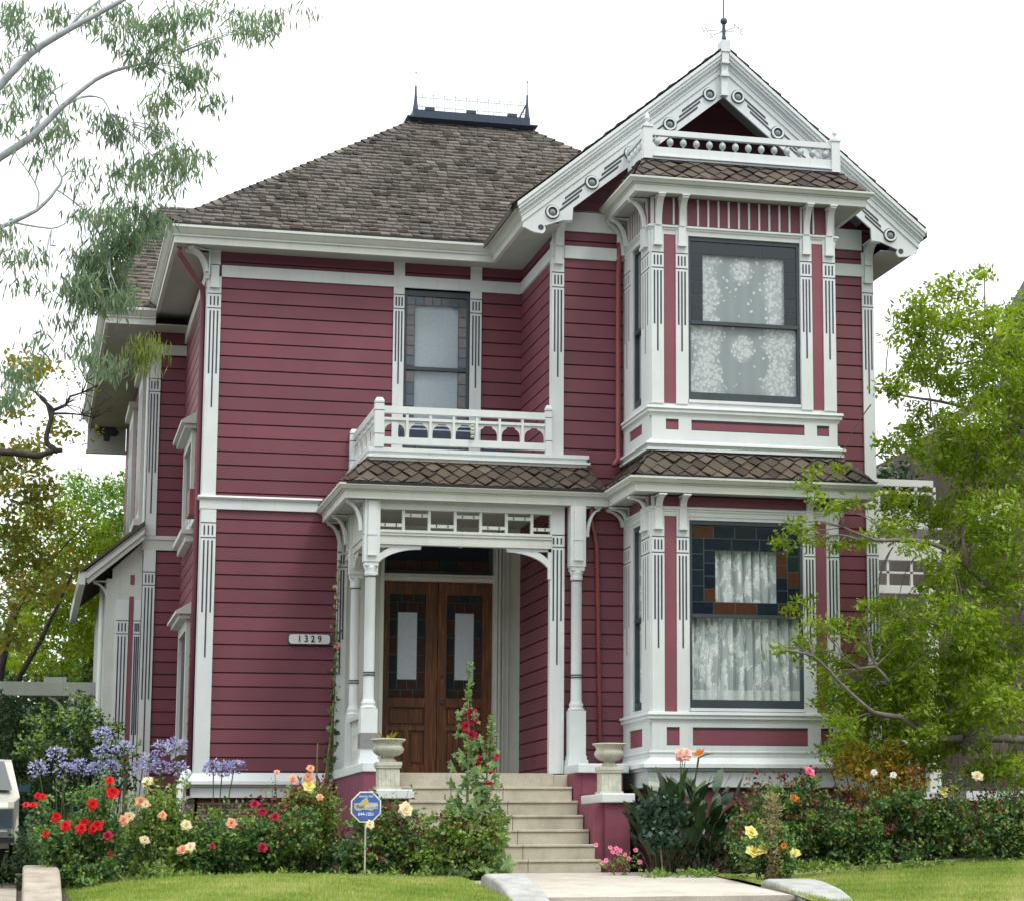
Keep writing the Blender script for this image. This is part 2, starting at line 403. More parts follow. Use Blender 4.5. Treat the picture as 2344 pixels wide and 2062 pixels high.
# ------------------------------------------------------------------ mesh building
class MB:
    def __init__(s, f=None):
        s.v = []; s.f = []; s.m = []; s.c = []; s.fn = f

    def poly(s, pts, mi=0, c=None):
        n = len(s.v)
        if s.fn: pts = [s.fn(*p) for p in pts]
        s.v.extend(pts); s.f.append(tuple(range(n, n + len(pts)))); s.m.append(mi)
        s.c.append(random.random() if c is None else c)

    def mesh(s, vs, fs, mi=0, c=None):
        n = len(s.v)
        if s.fn: vs = [s.fn(*p) for p in vs]
        s.v.extend(vs)
        c = random.random() if c is None else c
        for f in fs:
            s.f.append(tuple(i + n for i in f)); s.m.append(mi); s.c.append(c)

    def box(s, x0, x1, y0, y1, z0, z1, mi=0, c=None):
        if x0 > x1: x0, x1 = x1, x0
        if y0 > y1: y0, y1 = y1, y0
        if z0 > z1: z0, z1 = z1, z0
        s.mesh([(x0, y0, z0), (x1, y0, z0), (x1, y1, z0), (x0, y1, z0), (x0, y0, z1), (x1, y0, z1), (x1, y1, z1), (x0, y1, z1)],
               [(0, 3, 2, 1), (4, 5, 6, 7), (0, 1, 5, 4), (1, 2, 6, 5), (2, 3, 7, 6), (3, 0, 4, 7)], mi, c)

    def prism(s, pts, a0, a1, axis='y', mi=0, c=None):
        """2-D outline extruded: axis y -> pts are (x,z); x -> (y,z); z -> (x,y)"""
        n = len(pts)
        def P(p, a): return {'y': (p[0], a, p[1]), 'x': (a, p[0], p[1]), 'z': (p[0], p[1], a)}[axis]
        vs = [P(p, a0) for p in pts] + [P(p, a1) for p in pts]
        fs = [tuple(range(n))[::-1], tuple(range(n, 2 * n))] + [(i, (i + 1) % n, n + (i + 1) % n, n + i) for i in range(n)]
        s.mesh(vs, fs, mi, c)

    def sweep(s, prof, path, mi=0, c=None, close=False):
        """profile of (out, z) along plan path; outward is to the right of travel"""
        pts = [Vector(p) for p in path]; n = len(pts); k = len(prof); offs = []
        for i in range(n):
            ds = []
            if i > 0 or close: ds.append((pts[i] - pts[i - 1]).normalized())
            if i < n - 1 or close: ds.append((pts[(i + 1) % n] - pts[i]).normalized())
            ns = [Vector((d.y, -d.x)) for d in ds]
            offs.append(ns[0] if len(ns) == 1 else (ns[0] + ns[1]) / (1 + ns[0].dot(ns[1])))
        vs = []
        for p, o in zip(pts, offs):
            for (a, z) in prof: vs.append((p.x + o.x * a, p.y + o.y * a, z))
        fs = []
        m = n if close else n - 1
        for i in range(m):
            j = (i + 1) % n
            for q in range(k):
                r = (q + 1) % k
                fs.append((i * k + q, i * k + r, j * k + r, j * k + q))
        if not close:
            fs.append(tuple(range(k))[::-1]); fs.append(tuple(range((n - 1) * k, n * k)))
        s.mesh(vs, fs, mi, c)

    def tube(s, path, r, seg=8, mi=0, c=None, cap=True):
        pts = [Vector(p) for p in path]; n = len(pts)
        if not hasattr(r, '__len__'): r = [r] * n
        vs = []; up = Vector((0, 0, 1))
        d0 = (pts[1] - pts[0]).normalized()
        u = d0.cross(up) if abs(d0.z) < .95 else d0.cross(Vector((1, 0, 0)))
        u.normalize()
        for i in range(n):
            d = (pts[min(i + 1, n - 1)] - pts[max(i - 1, 0)]).normalized()
            u = (u - d * u.dot(d)).normalized(); w_ = d.cross(u)
            for q in range(seg):
                a = 2 * pi * q / seg
                vs.append(tuple(pts[i] + (u * cos(a) + w_ * sin(a)) * r[i]))
        fs = []
        for i in range(n - 1):
            for q in range(seg):
                t = (q + 1) % seg
                fs.append((i * seg + q, i * seg + t, (i + 1) * seg + t, (i + 1) * seg + q))
        if cap: fs += [tuple(range(seg))[::-1], tuple(range((n - 1) * seg, n * seg))]
        s.mesh(vs, fs, mi, c)

    def lathe(s, prof, cx, cy, seg=20, mi=0, c=None, flute=0, fl0=None):
        vs = []; fs = []; k = len(prof)
        for q in range(seg):
            a = 2 * pi * q / seg
            for i, (r, z) in enumerate(prof):
                rr = r
                if flute and fl0 and fl0[0] < z < fl0[1]: rr = r * (1 + .05 * (1 if q % 2 else -1))
                vs.append((cx + rr * cos(a), cy + rr * sin(a), z))
        for q in range(seg):
            t = (q + 1) % seg
            for i in range(k - 1): fs.append((q * k + i, t * k + i, t * k + i + 1, q * k + i + 1))
        fs.append(tuple(q * k for q in range(seg))[::-1]); fs.append(tuple(q * k + k - 1 for q in range(seg)))
        s.mesh(vs, fs, mi, c)

    def ball(s, x, y, z, r, seg=10, rings=6, mi=0, c=None, sq=1):
        prof = [(r * sin(pi * i / rings), z - r * sq * cos(pi * i / rings)) for i in range(rings + 1)]
        prof[0] = (.0005, prof[0][1]); prof[-1] = (.0005, prof[-1][1])
        s.lathe(prof, x, y, seg, mi, c)

    WHOLE = ('stems', 'stem', 'trunk', 'stalk', 'panel_bead', 'leading', 'flower_stalks', 'band', 'roof_shingles', 'bay_roof', 'porch_roof', 'bay_skirt_roof', 'grille', 'foliage', 'roof_cresting', 'front_steps', 'baluster')

    def build(s, name, mats, parent=None, smooth=False, label=None):
        """links the mesh; pieces that do not touch each other become parts of their own"""
        if not isinstance(mats, (list, tuple)): mats = [mats]
        if parent is not None and name not in s.WHOLE and len(s.f) < 4000:
            par = list(range(len(s.v)))
            def find(a):
                while par[a] != a: par[a] = par[par[a]]; a = par[a]
                return a
            for f in s.f:
                for i in f[1:]: par[find(i)] = find(f[0])
            comp = {}
            for i, p in enumerate(s.v):
                r = find(i); b = comp.setdefault(r, [list(p), list(p)])
                for k in range(3): b[0][k] = min(b[0][k], p[k]); b[1][k] = max(b[1][k], p[k])
            ks = list(comp)
            if 1 < len(ks) <= 200:
                grp = {k: k for k in ks}
                def g(a):
                    while grp[a] != a: a = grp[a]
                    return a
                T = .03
                for i, a in enumerate(ks):
                    for c in ks[i + 1:]:
                        A, B = comp[a], comp[c]
                        if all(A[0][k] - T < B[1][k] and B[0][k] - T < A[1][k] for k in range(3)): grp[g(c)] = g(a)
                roots = sorted({g(k) for k in ks}, key=lambda r: -sum(1 for f in s.f if g(find(f[0])) == r)) if len({g(k) for k in ks}) > 1 else []
                if roots:
                    first = None
                    for r in roots:
                        q = MB(); mp = {}
                        for f, m_, c in zip(s.f, s.m, s.c):
                            if g(find(f[0])) != r: continue
                            for i in f:
                                if i not in mp: mp[i] = len(q.v); q.v.append(s.v[i])
                            q.f.append(tuple(mp[i] for i in f)); q.m.append(m_); q.c.append(c)
                        o = q.build(name, mats, parent, smooth, label)
                        first = first or o
                    return first
        me = bpy.data.meshes.new(name)
        me.from_pydata(s.v, [], s.f)
        for m_ in mats: me.materials.append(m_)
        me.polygons.foreach_set('material_index', s.m)
        if smooth: me.polygons.foreach_set('use_smooth', [True] * len(s.f))
        at = me.attributes.new('var', 'FLOAT', 'FACE'); at.data.foreach_set('value', s.c)
        me.update()
        return link(name, me, parent, label)


def link(name, me, parent=None, label=None):
    o = bpy.data.objects.new(name, me); COL.objects.link(o)
    if parent is not None:
        o.parent = parent
        if parent.type == 'EMPTY': o.matrix_parent_inverse = Matrix.Translation(parent.location).inverted()
    if label: o['label'] = label
    return o


def quads(name, V, cval, mat, parent=None, label=None, smooth=False):
    """V: (n,4,3) array of quads, cval (n,) random value"""
    n = len(V)
    me = bpy.data.meshes.new(name)
    me.vertices.add(n * 4); me.vertices.foreach_set('co', np.ascontiguousarray(V, dtype=np.float32).ravel())
    me.loops.add(n * 4); me.loops.foreach_set('vertex_index', np.arange(n * 4, dtype=np.int32))
    me.polygons.add(n); me.polygons.foreach_set('loop_start', np.arange(0, n * 4, 4, dtype=np.int32))
    me.update(calc_edges=True)
    at = me.attributes.new('var', 'FLOAT', 'FACE'); at.data.foreach_set('value', np.clip(cval, 0, 1).astype(np.float32))
    me.materials.append(mat)
    me.validate()
    return link(name, me, parent, label)


def thing(name, label, cat, loc=(0, 0, 0), group=None):
    o = bpy.data.objects.new(name, None); COL.objects.link(o)
    o.location = loc; o.empty_display_size = .2
    o['label'] = label; o['category'] = cat
    if group: o['group'] = group
    return o


def tag(o, label, cat, group=None):
    o['label'] = label; o['category'] = cat
    if group: o['group'] = group
    return o


def struct(o):
    o['kind'] = 'structure'; return o


def bez(p0, p1, p2, n=8):
    return [tuple(Vector(p0) * (1 - t) ** 2 + Vector(p1) * 2 * t * (1 - t) + Vector(p2) * t * t) for t in [i / n for i in range(n + 1)]]


def textmesh(body, size, origin, xdir=(1, 0, 0), zdir=(0, 0, 1), depth=.004, align='CENTER', name='lettering', mat=None, parent=None, sx=1.0, bold=0):
    cu = bpy.data.curves.new('t', 'FONT'); cu.body = body; cu.size = size; cu.extrude = depth; cu.align_x = align; cu.align_y = 'CENTER'
    cu.offset = bold
    ob = bpy.data.objects.new('t', cu); COL.objects.link(ob)
    dg = bpy.context.evaluated_depsgraph_get()
    me = bpy.data.meshes.new_from_object(ob.evaluated_get(dg))
    bpy.data.objects.remove(ob)
    X = Vector(xdir).normalized(); Z = Vector(zdir).normalized(); Y = X.cross(Z) * -1
    n = len(me.vertices); co = np.empty(n * 3, dtype=np.float32); me.vertices.foreach_get('co', co); co = co.reshape(-1, 3)
    out = np.array(origin)[None] + co[:, :1] * sx * np.array(X)[None] + co[:, 1:2] * np.array(Z)[None] + co[:, 2:3] * np.array(X.cross(Z))[None]
    me.vertices.foreach_set('co', out.astype(np.float32).ravel())
    me.materials.clear(); me.materials.append(mat); me.update()
    return link(name, me, parent)

# ------------------------------------------------------------------ ground, lawns, walk
def gz(x, y, bed=False):
    """height of the garden ground"""
    if bed and 2.44 < x < 5.30 and y > -9.0: return -1.3
    if y > -4.6: z = -.90
    else:
        t = -4.6 - y
        z = -.90 - .022 * t - .010 * t * t
    if y < -5.2: z += .075 * math.exp(-((x - .45) / 1.25) ** 2) * min(1, (-5.2 - y) / 1.0)
    if y < -5.0 and -1.7 < x < -.4: z -= .11 * ((-.4 - x) / 1.2) ** 2 * min(1, (-5.0 - y) / .8)
    if x > 5.4: z += min(1, (x - 5.4) / 3.4) * .20 - .07 * min(1, (x - 5.4) / .3) * (1 if y < -5.2 else 0)
    if x < -1.70 and y < 8:                       # driveway lies lower towards the street
        z = -.86 - max(0, (1.0 - y)) * .045
        z = min(z, -.90)
    if y < -9.2:
        z = min(z, -.90 - .022 * 4.6 - .010 * 21 - (-9.2 - y) * .85)
    return max(z, -2.35)


def grid(name, xs, ys, zf, mats, matf=None):
    mb = MB()
    nx, ny = len(xs), len(ys)
    vs = [(x, y, zf(x, y)) for y in ys for x in xs]
    mb.v = vs
    for j in range(ny - 1):
        for i in range(nx - 1):
            mb.f.append((j * nx + i, j * nx + i + 1, (j + 1) * nx + i + 1, (j + 1) * nx + i))
            mb.m.append(matf(xs[i], ys[j]) if matf else 0); mb.c.append(random.random())
    return mb.build(name, mats, smooth=True)


def fr(a, b, n): return [a + (b - a) * i / (n - 1) for i in range(n)]


def lawnmat():
    m, nt, nd, lk, bs = newmat('lawn')
    v = objvec(nd, lk)
    col = ramp(nd, lk, noise(nd, lk, 1.3, 6, v, .6), [(.3, (.15, .20, .045)), (.5, (.25, .28, .08)), (.7, (.42, .37, .17))])
    col = mixc(nd, lk, .6, col, ramp(nd, lk, noise(nd, lk, 90, 3, v), [(.3, (.5, .5, .5)), (.7, (1.2, 1.2, 1.2))]), 'MULTIPLY')
    lk.new(col, bs.inputs['Base Color']); bs.inputs['Roughness'].default_value = .95
    bump(nd, lk, bs, noise(nd, lk, 120, 3, v), .9, .02)
    return m


LAWN = lawnmat()
xs = [-400, -120, -40, -20, -12, -8, -6, -4, -3, -2.3, -1.98] + fr(-1.70, 2.439, 14) + [2.441, 3.5, 4.5, 5.359] + fr(5.361, 12, 24) + [14, 18, 25, 40, 120, 400]
ys = [-14, -12.5, -11.5, -10.9, -10.2, -9.6] + fr(-9.2, -4.6, 24) + [-4, -3, -2, 0, 2, 5, 8, 12, 20, 40, 120, 600]
struct(grid('ground', xs, ys, lambda x, y: (gz(x, y, True) if abs(x) < 30 and y < 60 else (gz(x, y) if y < 0 else -.9)) - (.04 if y < -4.9 else 0), [SOIL]))


def sheet(name, mat, x0, x1, y0, y1, nx=24, ny=24, dz=.006, mound=0):
    return struct(grid(name, fr(x0, x1, nx), fr(y0, y1, ny), lambda x, y: gz(x, y) + dz, [mat]))


sheet('lawn', LAWN, -1.58, 2.44, -9.15, -4.9, 30, 30)
sheet('lawn', LAWN, 5.37, 13, -9.15, -5.2, 30, 30)
mb = MB(); mb.box(-200, 200, -14, -11.2, -2.5, -2.34)
struct(mb.build('pavement', OLDCONC))
mb = MB(); mb.box(-200, 200, -14.3, -14.0, -2.6, -2.345)
struct(mb.build('kerb', KERB))
mb = MB(); mb.box(-200, 200, -60, -14.3, -2.7, -2.5)
struct(mb.build('road', ASPH))
# driveway strips and slab
mb = MB()
for j in range(20):
    y0, y1 = -9 + j, -8 + j
    for (a, b) in ((-4.6, -2.02),):
        mb.mesh([(a, y0, gz(a, y0) + .02), (b, y0, gz(b, y0) + .02), (b, y1 - .01, gz(b, y1) + .02), (a, y1 - .01, gz(a, y1) + .02)], [(0, 1, 2, 3)])
struct(mb.build('driveway', OLDCONC))
# garden walk, sloping to the street stairs
def wz(y): return -.872 - max(0, (-4.3 - y)) * .060
mb = MB()
for j, (a, b) in enumerate(((-5.5, -4.28), (-6.75, -5.51), (-8.0, -6.76))):
    mb.mesh([(2.44, a, wz(a)), (5.39, a, wz(a)), (5.39, b, wz(b)), (2.44, b, wz(b)), (2.44, a, wz(a) - .1), (5.39, a, wz(a) - .1), (5.39, b, wz(b) - .1), (2.44, b, wz(b) - .1)],
            [(0, 1, 2, 3), (0, 4, 5, 1), (1, 5, 6, 2), (2, 6, 7, 3), (3, 7, 4, 0)])
struct(mb.build('garden_walk', WALK))
# street stairs below the walk (red painted risers, stone nosings)
st = thing('street_stairs', 'low concrete stairs with red risers leading down from the garden walk', 'stairs', (3.9, -8.3, -2.3))
mb = MB(); nb = MB()
for i in range(7):
    yy = -8.0 - .32 * i; zt = -1.094 - .178 * i
    if i > 0: mb.box(2.80, 5.40, yy, yy + .33, -2.4, zt - .05, 0); nb.box(2.79, 5.41, yy - .03, yy + .318, zt - .048, zt)
    else: mb.box(2.80, 5.40, yy + .0, yy + .08, -2.4, zt - .06); nb.box(2.79, 5.41, yy - .04, yy - .003, zt - .055, zt + .002)
mb.build('riser', STUCCO, st); nb.build('tread', WALK, st)

# curved cheek walls beside the street stairs
def cheek(x0, x1, label, top):
    pts = [(-6.75, top - .14), (-6.85, top - .02), (-7.0, top), (-7.4, top - .03), (-7.9, top - .10), (-8.3, top - .20), (-8.7, top - .34), (-9.2, top - .56), (-9.8, top - .84), (-10.5, top - 1.18), (-10.6, top - 1.5)]
    poly = pts + [(-10.6, -2.5), (-6.75, -2.5)]
    mb = MB(); mb.prism(poly, x0 + .03, x1 - .03, 'x')
    o = mb.build('cheek_wall', KERB)
    bv = o.modifiers.new('b', 'BEVEL'); bv.width = .035; bv.segments = 3; bv.limit_method = 'ANGLE'
    tag(o, label, 'low wall', 'cheek walls of the street stairs')
cheek(2.42, 2.86, 'grey concrete cheek wall curving down at the left of the walk, beside the hollyhock', -.865)
cheek(5.36, 5.95, 'grey concrete cheek wall curving down at the right of the walk, below the yellow roses', -.94)
# ledge along the driveway
mb = MB()
mb.prism([(-9.3, -1.2), (-9.3, -1.75), (-5.2, -1.2), (-5.2, -.75), (-6.5, -.82), (-8, -1.055)], -1.97, -1.62, 'x')
o = mb.build('retaining_kerb', OLDCONC); bv = o.modifiers.new('b', 'BEVEL'); bv.width = .03; bv.segments = 2
tag(o, 'cracked pale concrete retaining kerb between driveway and front lawn', 'kerb')

# ------------------------------------------------------------------ THE HOUSE
HOUSE = thing('victorian_house', 'two-storey dark red Victorian house with white trim, front gable and square bay', 'house', (4.2, 2, -.9))


def FF(Y): return lambda a, d, z: (a, Y + d, z)
def LF(X): return lambda a, d, z: (X + d, -a, z)


def siding(mb, a0, a1, z0, z1, phase, bh=.178, g=.0095, dep=.03, mi=0):
    k = int(math.floor((phase - z1) / bh)) - 1
    ls = []
    while True:
        zl = phase - k * bh
        if zl < z0 - .001: break
        if z0 + .012 < zl < z1 - .012: ls.append(zl)
        k += 1
    ls = sorted(ls)
    b = [z0] + ls + [z1]
    for i in range(len(b) - 1):
        lo = b[i] + (g if i > 0 else 0); hi = b[i + 1] - (g if i < len(b) - 2 else 0)
        if hi <= lo: continue
        c = random.random()
        # split the board at random butt joints
        mb.poly([(a0, 0, lo), (a1, 0, lo), (a1, 0, hi), (a0, 0, hi)], mi, c)
        if i < len(b) - 2:
            t = b[i + 1] + g
            mb.poly([(a0, 0, hi), (a1, 0, hi), (a1, dep, hi), (a0, dep, hi)], mi, .1)
            mb.poly([(a0, dep, hi), (a1, dep, hi), (a1, dep, t), (a0, dep, t)], mi, .1)
            mb.poly([(a0, dep, t), (a1, dep, t), (a1, 0, t), (a0, 0, t)], mi, .1)


def wall(name, fn, rects, phase, label=None, parent=HOUSE):
    mb = MB(fn)
    for (a0, a1, z0, z1) in rects: siding(mb, a0, a1, z0, z1, phase)
    return mb.build(name, [RED], parent, label=label)


def pil(fn, a0, a1, z0, z1, zt=None, ls=.85, lc=1.4, th=.03, gap=.19, name='pilaster', parent=HOUSE, n=3, block=None, wide=1.0):
    mb = MB(fn)
    mb.box(a0, a1, -th, 0, z0, z1, 0)
    w_ = a1 - a0
    if zt:
        e = -th - .003
        mb.box(a0, a1, e, -th + .001, zt - .006, zt + .006, 1)
        mb.box(a0, a1, e, -th + .001, zt - gap - .006, zt - gap + .006, 1)
        for i in range(n):
            ac = a0 + w_ * (.5 + (i - (n - 1) / 2) * .27)
            mb.box(ac - .0098, ac + .0098, e, -th + .001, zt - gap + .035, zt - .035, 1)
            L = lc if i == (n - 1) // 2 and n > 1 else ls
            mb.box(ac - .0098, ac + .0098, e, -th + .001, zt - gap - .035 - L, zt - gap - .035, 1)
    if block:
        zb0, zb1 = block
        m = .2 * w_
        mb.box(a0 + m, a1 - m, -th - .035, -th + .001, zb0, zb1, 0)
        mb.box(a0 + m - .01, a1 - m + .01, -th - .045, -th + .001, zb0 - .015, zb0 + .02, 0)
    return mb.build(name, [WHITE, LINE], parent)


def bracket(fn, a, w_, z0, z1, out, d0=0, t=.04, parent=HOUSE, name='bracket', mat=None, back=True):
    """curved cornice bracket standing off the wall"""
    mb = MB(fn); N = 9
    o1 = [(d0 - .02 - (out - .02) * (1 - cos(i / (N - 1) * pi / 2)), z0 + (z1 - z0) * sin(i / (N - 1) * pi / 2)) for i in range(N)]
    o2 = [(d0 - .02 - t - (out - t - .02) * (1 - cos(i / (N - 1) * pi / 2)), z0 + (z1 - z0) * sin(i / (N - 1) * pi / 2) * .93) for i in range(N)]
    for i in range(N - 1):
        q = [o1[i], o2[i], o2[i + 1], o1[i + 1]]
        vs = [(a - w_ / 2, p[0], p[1]) for p in q] + [(a + w_ / 2, p[0], p[1]) for p in q]
        mb.mesh(vs, [(0, 1, 2, 3), (4, 7, 6, 5), (0, 4, 5, 1), (1, 5, 6, 2), (2, 6, 7, 3), (3, 7, 4, 0)], 0, .5)
    if back:
        mb.box(a - w_ / 2 + .004, a + w_ / 2 - .004, d0 - .018, d0, z0 - .04, z1 - .002)
    mb.box(a - w_ / 2 - .01, a + w_ / 2 + .01, d0 - out - .015, d0, z1, z1 + .018)
    return mb.build(name, [mat or WHITE], parent)


def stained(mb, cells, d, lead=.007):
    for (a0, a1, z0, z1, c) in cells:
        mb.poly([(a0 + lead, d, z0 + lead), (a1 - lead, d, z0 + lead), (a1 - lead, d, z1 - lead), (a0 + lead, d, z1 - lead)], 0, c)


def border_cells(a0, a1, z0, z1, w_, hz, n, sides='tlrb', alt=(.1, .5, .9)):
    cells = []; k = 0
    def c():
        return random.choice(alt) + random.uniform(-.02, .02)
    m = max(1, round((z1 - z0 - (w_ if 't' in sides else 0) - (w_ if 'b' in sides else 0)) / hz))
    zb = z0 + (w_ if 'b' in sides else 0); zt = z1 - (w_ if 't' in sides else 0)
    for s in 'lr':
        if s in sides:
            x0, x1 = (a0, a0 + w_) if s == 'l' else (a1 - w_, a1)
            for i in range(m): cells.append((x0, x1, zb + (zt - zb) * i / m, zb + (zt - zb) * (i + 1) / m, c()))
    for s in 'tb':
        if s in sides:
            za, zc = (zt, z1) if s == 't' else (z0, zb)
            for i in range(n): cells.append((a0 + (a1 - a0) * i / n, a0 + (a1 - a0) * (i + 1) / n, za, zc, c()))
    return cells


def window(fn, a0, a1, z0, z1, zr, lace, fw=.05, cells=None, smat=STAIN, bot=.10, top=.06, d=.02, curtain=None, parent=HOUSE, cd=.055, pleat=False, label=None):
    """double-hung sash: frame > pane, curtain, stained glass"""
    mb = MB(fn)
    mb.box(a0, a0 + fw, d, d + .06, z0, z1); mb.box(a1 - fw, a1, d, d + .06, z0, z1)
    mb.box(a0 + fw, a1 - fw, d, d + .06, z0, z0 + bot); mb.box(a0 + fw, a1 - fw, d, d + .06, z1 - top, z1)
    mb.box(a0 + fw, a1 - fw, d - .012, d + .05, zr - .022, zr + .022)
    f = mb.build('window', [SASH], parent, label=label)
    g = MB(fn); g.poly([(a0 + fw, d + .03, z0 + bot), (a1 - fw, d + .03, z0 + bot), (a1 - fw, d + .03, zr - .022), (a0 + fw, d + .03, zr - .022)])
    g.poly([(a0 + fw, d + .02, zr + .022), (a1 - fw, d + .02, zr + .022), (a1 - fw, d + .02, z1 - top), (a0 + fw, d + .02, z1 - top)])
    g.build('pane', [GLASS], f)
    if cells:
        s = MB(fn); stained(s, cells, d + .012)
        s.build('stained_glass', [smat], f)
        l = MB(fn)
        for (x0, x1, y0, y1, c) in cells:
            l.poly([(x0, d + .016, y0), (x1, d + .016, y0), (x1, d + .016, y1), (x0, d + .016, y1)])
        l.build('leading', [SASH], f)
    c = MB(fn)
    x0, x1 = a0 + fw * .4, a1 - fw * .4
    if pleat:
        N = 260
        ph = [random.uniform(0, 6) for _ in range(6)]
        def dd(x, z):
            k = (x - x0) / (x1 - x0)
            u = (k * 10.5 + .35 * sin(k * 9 + ph[0]) + .10 * sin(z * 1.6 + k * 5)) % 1.0
            fold = (u / .72) ** .6 if u < .72 else ((1 - u) / .28) ** 1.4
            return d + cd + .10 - .085 * fold + .006 * sin(k * 90 + z)
        zs = fr(z0 + .02, z1 - .02, 14)
        vs = []; fs = []
        for z in zs:
            for i in range(N): x = x0 + (x1 - x0) * i / (N - 1); vs.append((x, dd(x, z), z))
        for j in range(13):
            for i in range(N - 1): fs.append((j * N + i, j * N + i + 1, (j + 1) * N + i + 1, (j + 1) * N + i))
        c.mesh(vs, fs)
    else:
        c.poly([(x0, d + cd, z0 + .02), (x1, d + cd, z0 + .02), (x1, d + cd, z1 - .02), (x0, d + cd, z1 - .02)])
    c.build('curtain', [lace], f, smooth=pleat)
    return f


# ---- walls
ZU, ZL, ZG = 6.612, 3.600, 6.652
F0 = FF(0)
wall('wall', F0, [(.08, 2.48, 3.90, 7.14), (3.64, 4.2, 3.90, 7.14), (2.48, 3.64, 3.90, 4.55), (2.48, 3.64, 6.77, 7.14)], ZU)
wall('wall', F0, [(.08, 1.83, .25, 3.74)], ZL)
wall('wall', LF(.08), [(-6, 0, -.2, 7.14)], ZU)
# gable block: left return wall, front wall around the bay
wall('wall', LF(4.2), [(0, 2.04, 3.2, 7.14)], ZU + .02)
wall('wall', LF(4.2), [(0, 2.04, .3, 3.2)], ZL)
G = FF(-2.04)
wall('wall', G, [(4.2, 5.12, 3.6, 7.40)], ZG); wall('wall', G, [(7.48, 8.45, 3.6, 7.40)], ZG)
wall('wall', G, [(4.2, 5.12, .30, 3.6)], ZL + .029); wall('wall', G, [(7.48, 8.45, .30, 3.6)], ZL + .029)
mb = MB(G); k = 0
while 7.40 + k * .178 < 9.4:
    za = 7.40 + k * .178; hw = (9.48 - za) / .828
    mb.fn = FF(-1.25); mb.poly([(6.325 - hw, 0, za + .008), (6.325 + hw, 0, za + .008), (6.325 + max(.01, hw - .215), 0, za + .178), (6.325 - max(.01, hw - .215), 0, za + .178)]); k += 1
mb.build('gable_wall', [RED], HOUSE)
mb = MB(); mb.prism([(4.0, 7.3), (8.6, 7.3), (6.325, 9.4)], -1.22, -1.18, 'y'); mb.build('gable_backing', [RED], HOUSE)
mb = MB(); mb.box(8.43, 8.45, -2.02, 12, -.9, 7.2); mb.build('wall', [RED], HOUSE)
mb = MB(); mb.box(.1, 8.42, 11.9, 12, -.9, 7.2); mb.build('wall', [RED], HOUSE)
# closed core so that no daylight leaks inside
mb = MB(); mb.box(.12, 4.18, .75, 11.8, -.5, 7.1); mb.box(5.0, 8.40, -1.7, 11.7, -.5, 7.1); mb.box(5.2, 7.4, -2.9, -1.75, .3, 7.0)
mb.build('interior', [DARKWOOD], HOUSE)
# foundation
mb = MB(); mb.box(.12, 1.78, .03, 1.0, -1.0, .07); mb.build('foundation', [BRICK], HOUSE)
mb = MB(); mb.box(5.14, 7.46, -3.36, -2.1, -1.0, .12); mb.box(4.3, 8.43, -2.02, -1.6, -1.0, .2); mb.build('foundation', [STUCCO], HOUSE)

# ---- corner boards and fluted pilasters
pil(F0, .062, .235, 3.90, 6.76, 6.53, .83, 1.27, block=(6.62, 6.90))
pil(F0, .062, .250, .35, 3.72, 3.546, .92, 1.49)
pil(LF(.08), -.09, -.001, .35, 7.1, None)
mb = MB(F0); mb.box(.075, .215, -.05, 0, 6.915, 7.1); mb.build('frieze_post', [WHITE], HOUSE)
for (a, b) in ((2.473, 2.616), (3.498, 3.650)):
    pil(F0, a, b, 4.2, 6.765, 6.66 if a < 3 else 6.655, .68, .98)
    mb = MB(F0); mb.box(a, b, -.034, 0, 6.915, 7.1); mb.build('frieze_post', [WHITE], HOUSE)
# frieze boards
mb = MB(F0); mb.box(.235, 4.168, -.030, 0, 6.762, 6.915); mb.build('frieze', [WHITE], HOUSE)
mb = MB(LF(4.2)); mb.box(.034, 2.0, -.032, 0, 6.762, 6.915); mb.build('frieze', [WHITE], HOUSE)
mb = MB(LF(.08)); mb.box(-4.3, -.1, -.03, 0, 6.762, 6.915); mb.build('frieze', [WHITE], HOUSE)
mb = MB(G); mb.box(4.33, 5.10, -.03, 0, 6.775, 6.935); mb.box(4.33, 5.10, -.032, 0, 7.13, 7.38)
mb.box(7.5, 8.31, -.03, 0, 6.775, 6.935); mb.box(7.5, 8.31, -.032, 0, 7.13, 7.40); mb.build('frieze', [WHITE], HOUSE)
# belt course between the storeys
BP = [(0, 3.905), (.06, 3.898), (.075, 3.875), (.06, 3.855), (.035, 3.845), (.035, 3.726), (0, 3.726)]
mb = MB(); mb.sweep(BP, [(.08, 3.8), (.08, 0), (1.70, 0)]); mb.build('belt_course', [WHITE], HOUSE)
# water table at the foot of the left wall
WP = [(0, .385), (.03, .375), (.11, .275), (.115, .235), (.085, .225), (.075, .205), (.05, .20), (.05, .072), (0, .072)]
mb = MB(); mb.sweep(WP, [(.08, 1.2), (.08, 0), (1.79, 0)]); mb.build('water_table', [WHITE], HOUSE)
mb = MB(); mb.tube([(-.10, -.12, -.9), (-.10, -.12, .22), (-.04, -.04, .36), (.0, .0, .38)], .055, 10); mb.build('vent_pipe', [WHITE], HOUSE, True)

# gable corner pilasters
pil(G, 4.170, 4.325, 4.24, 6.77, 6.58, .80, 1.12, block=(6.70, 7.0))
pil(LF(4.2), 1.93, 2.038, .30, 7.0, None)
pil(G, 8.305, 8.462, 3.6, 6.77, 6.56, .80, 1.12, block=(6.70, 7.0))
pil(G, 8.315, 8.475, .30, 3.6, 3.30, 1.0, 1.4)
mb = MB(G); mb.box(4.17, 4.325, -.034, 0, 6.772, 7.1); mb.box(8.305, 8.462, -.034, 0, 6.772, 7.1); mb.build('corner_board', [WHITE], HOUSE)
bracket(G, 4.25, .10, 6.92, 7.19, .33, -.03, parent=HOUSE); bracket(G, 8.38, .10, 6.92, 7.19, .33, -.03, parent=HOUSE)
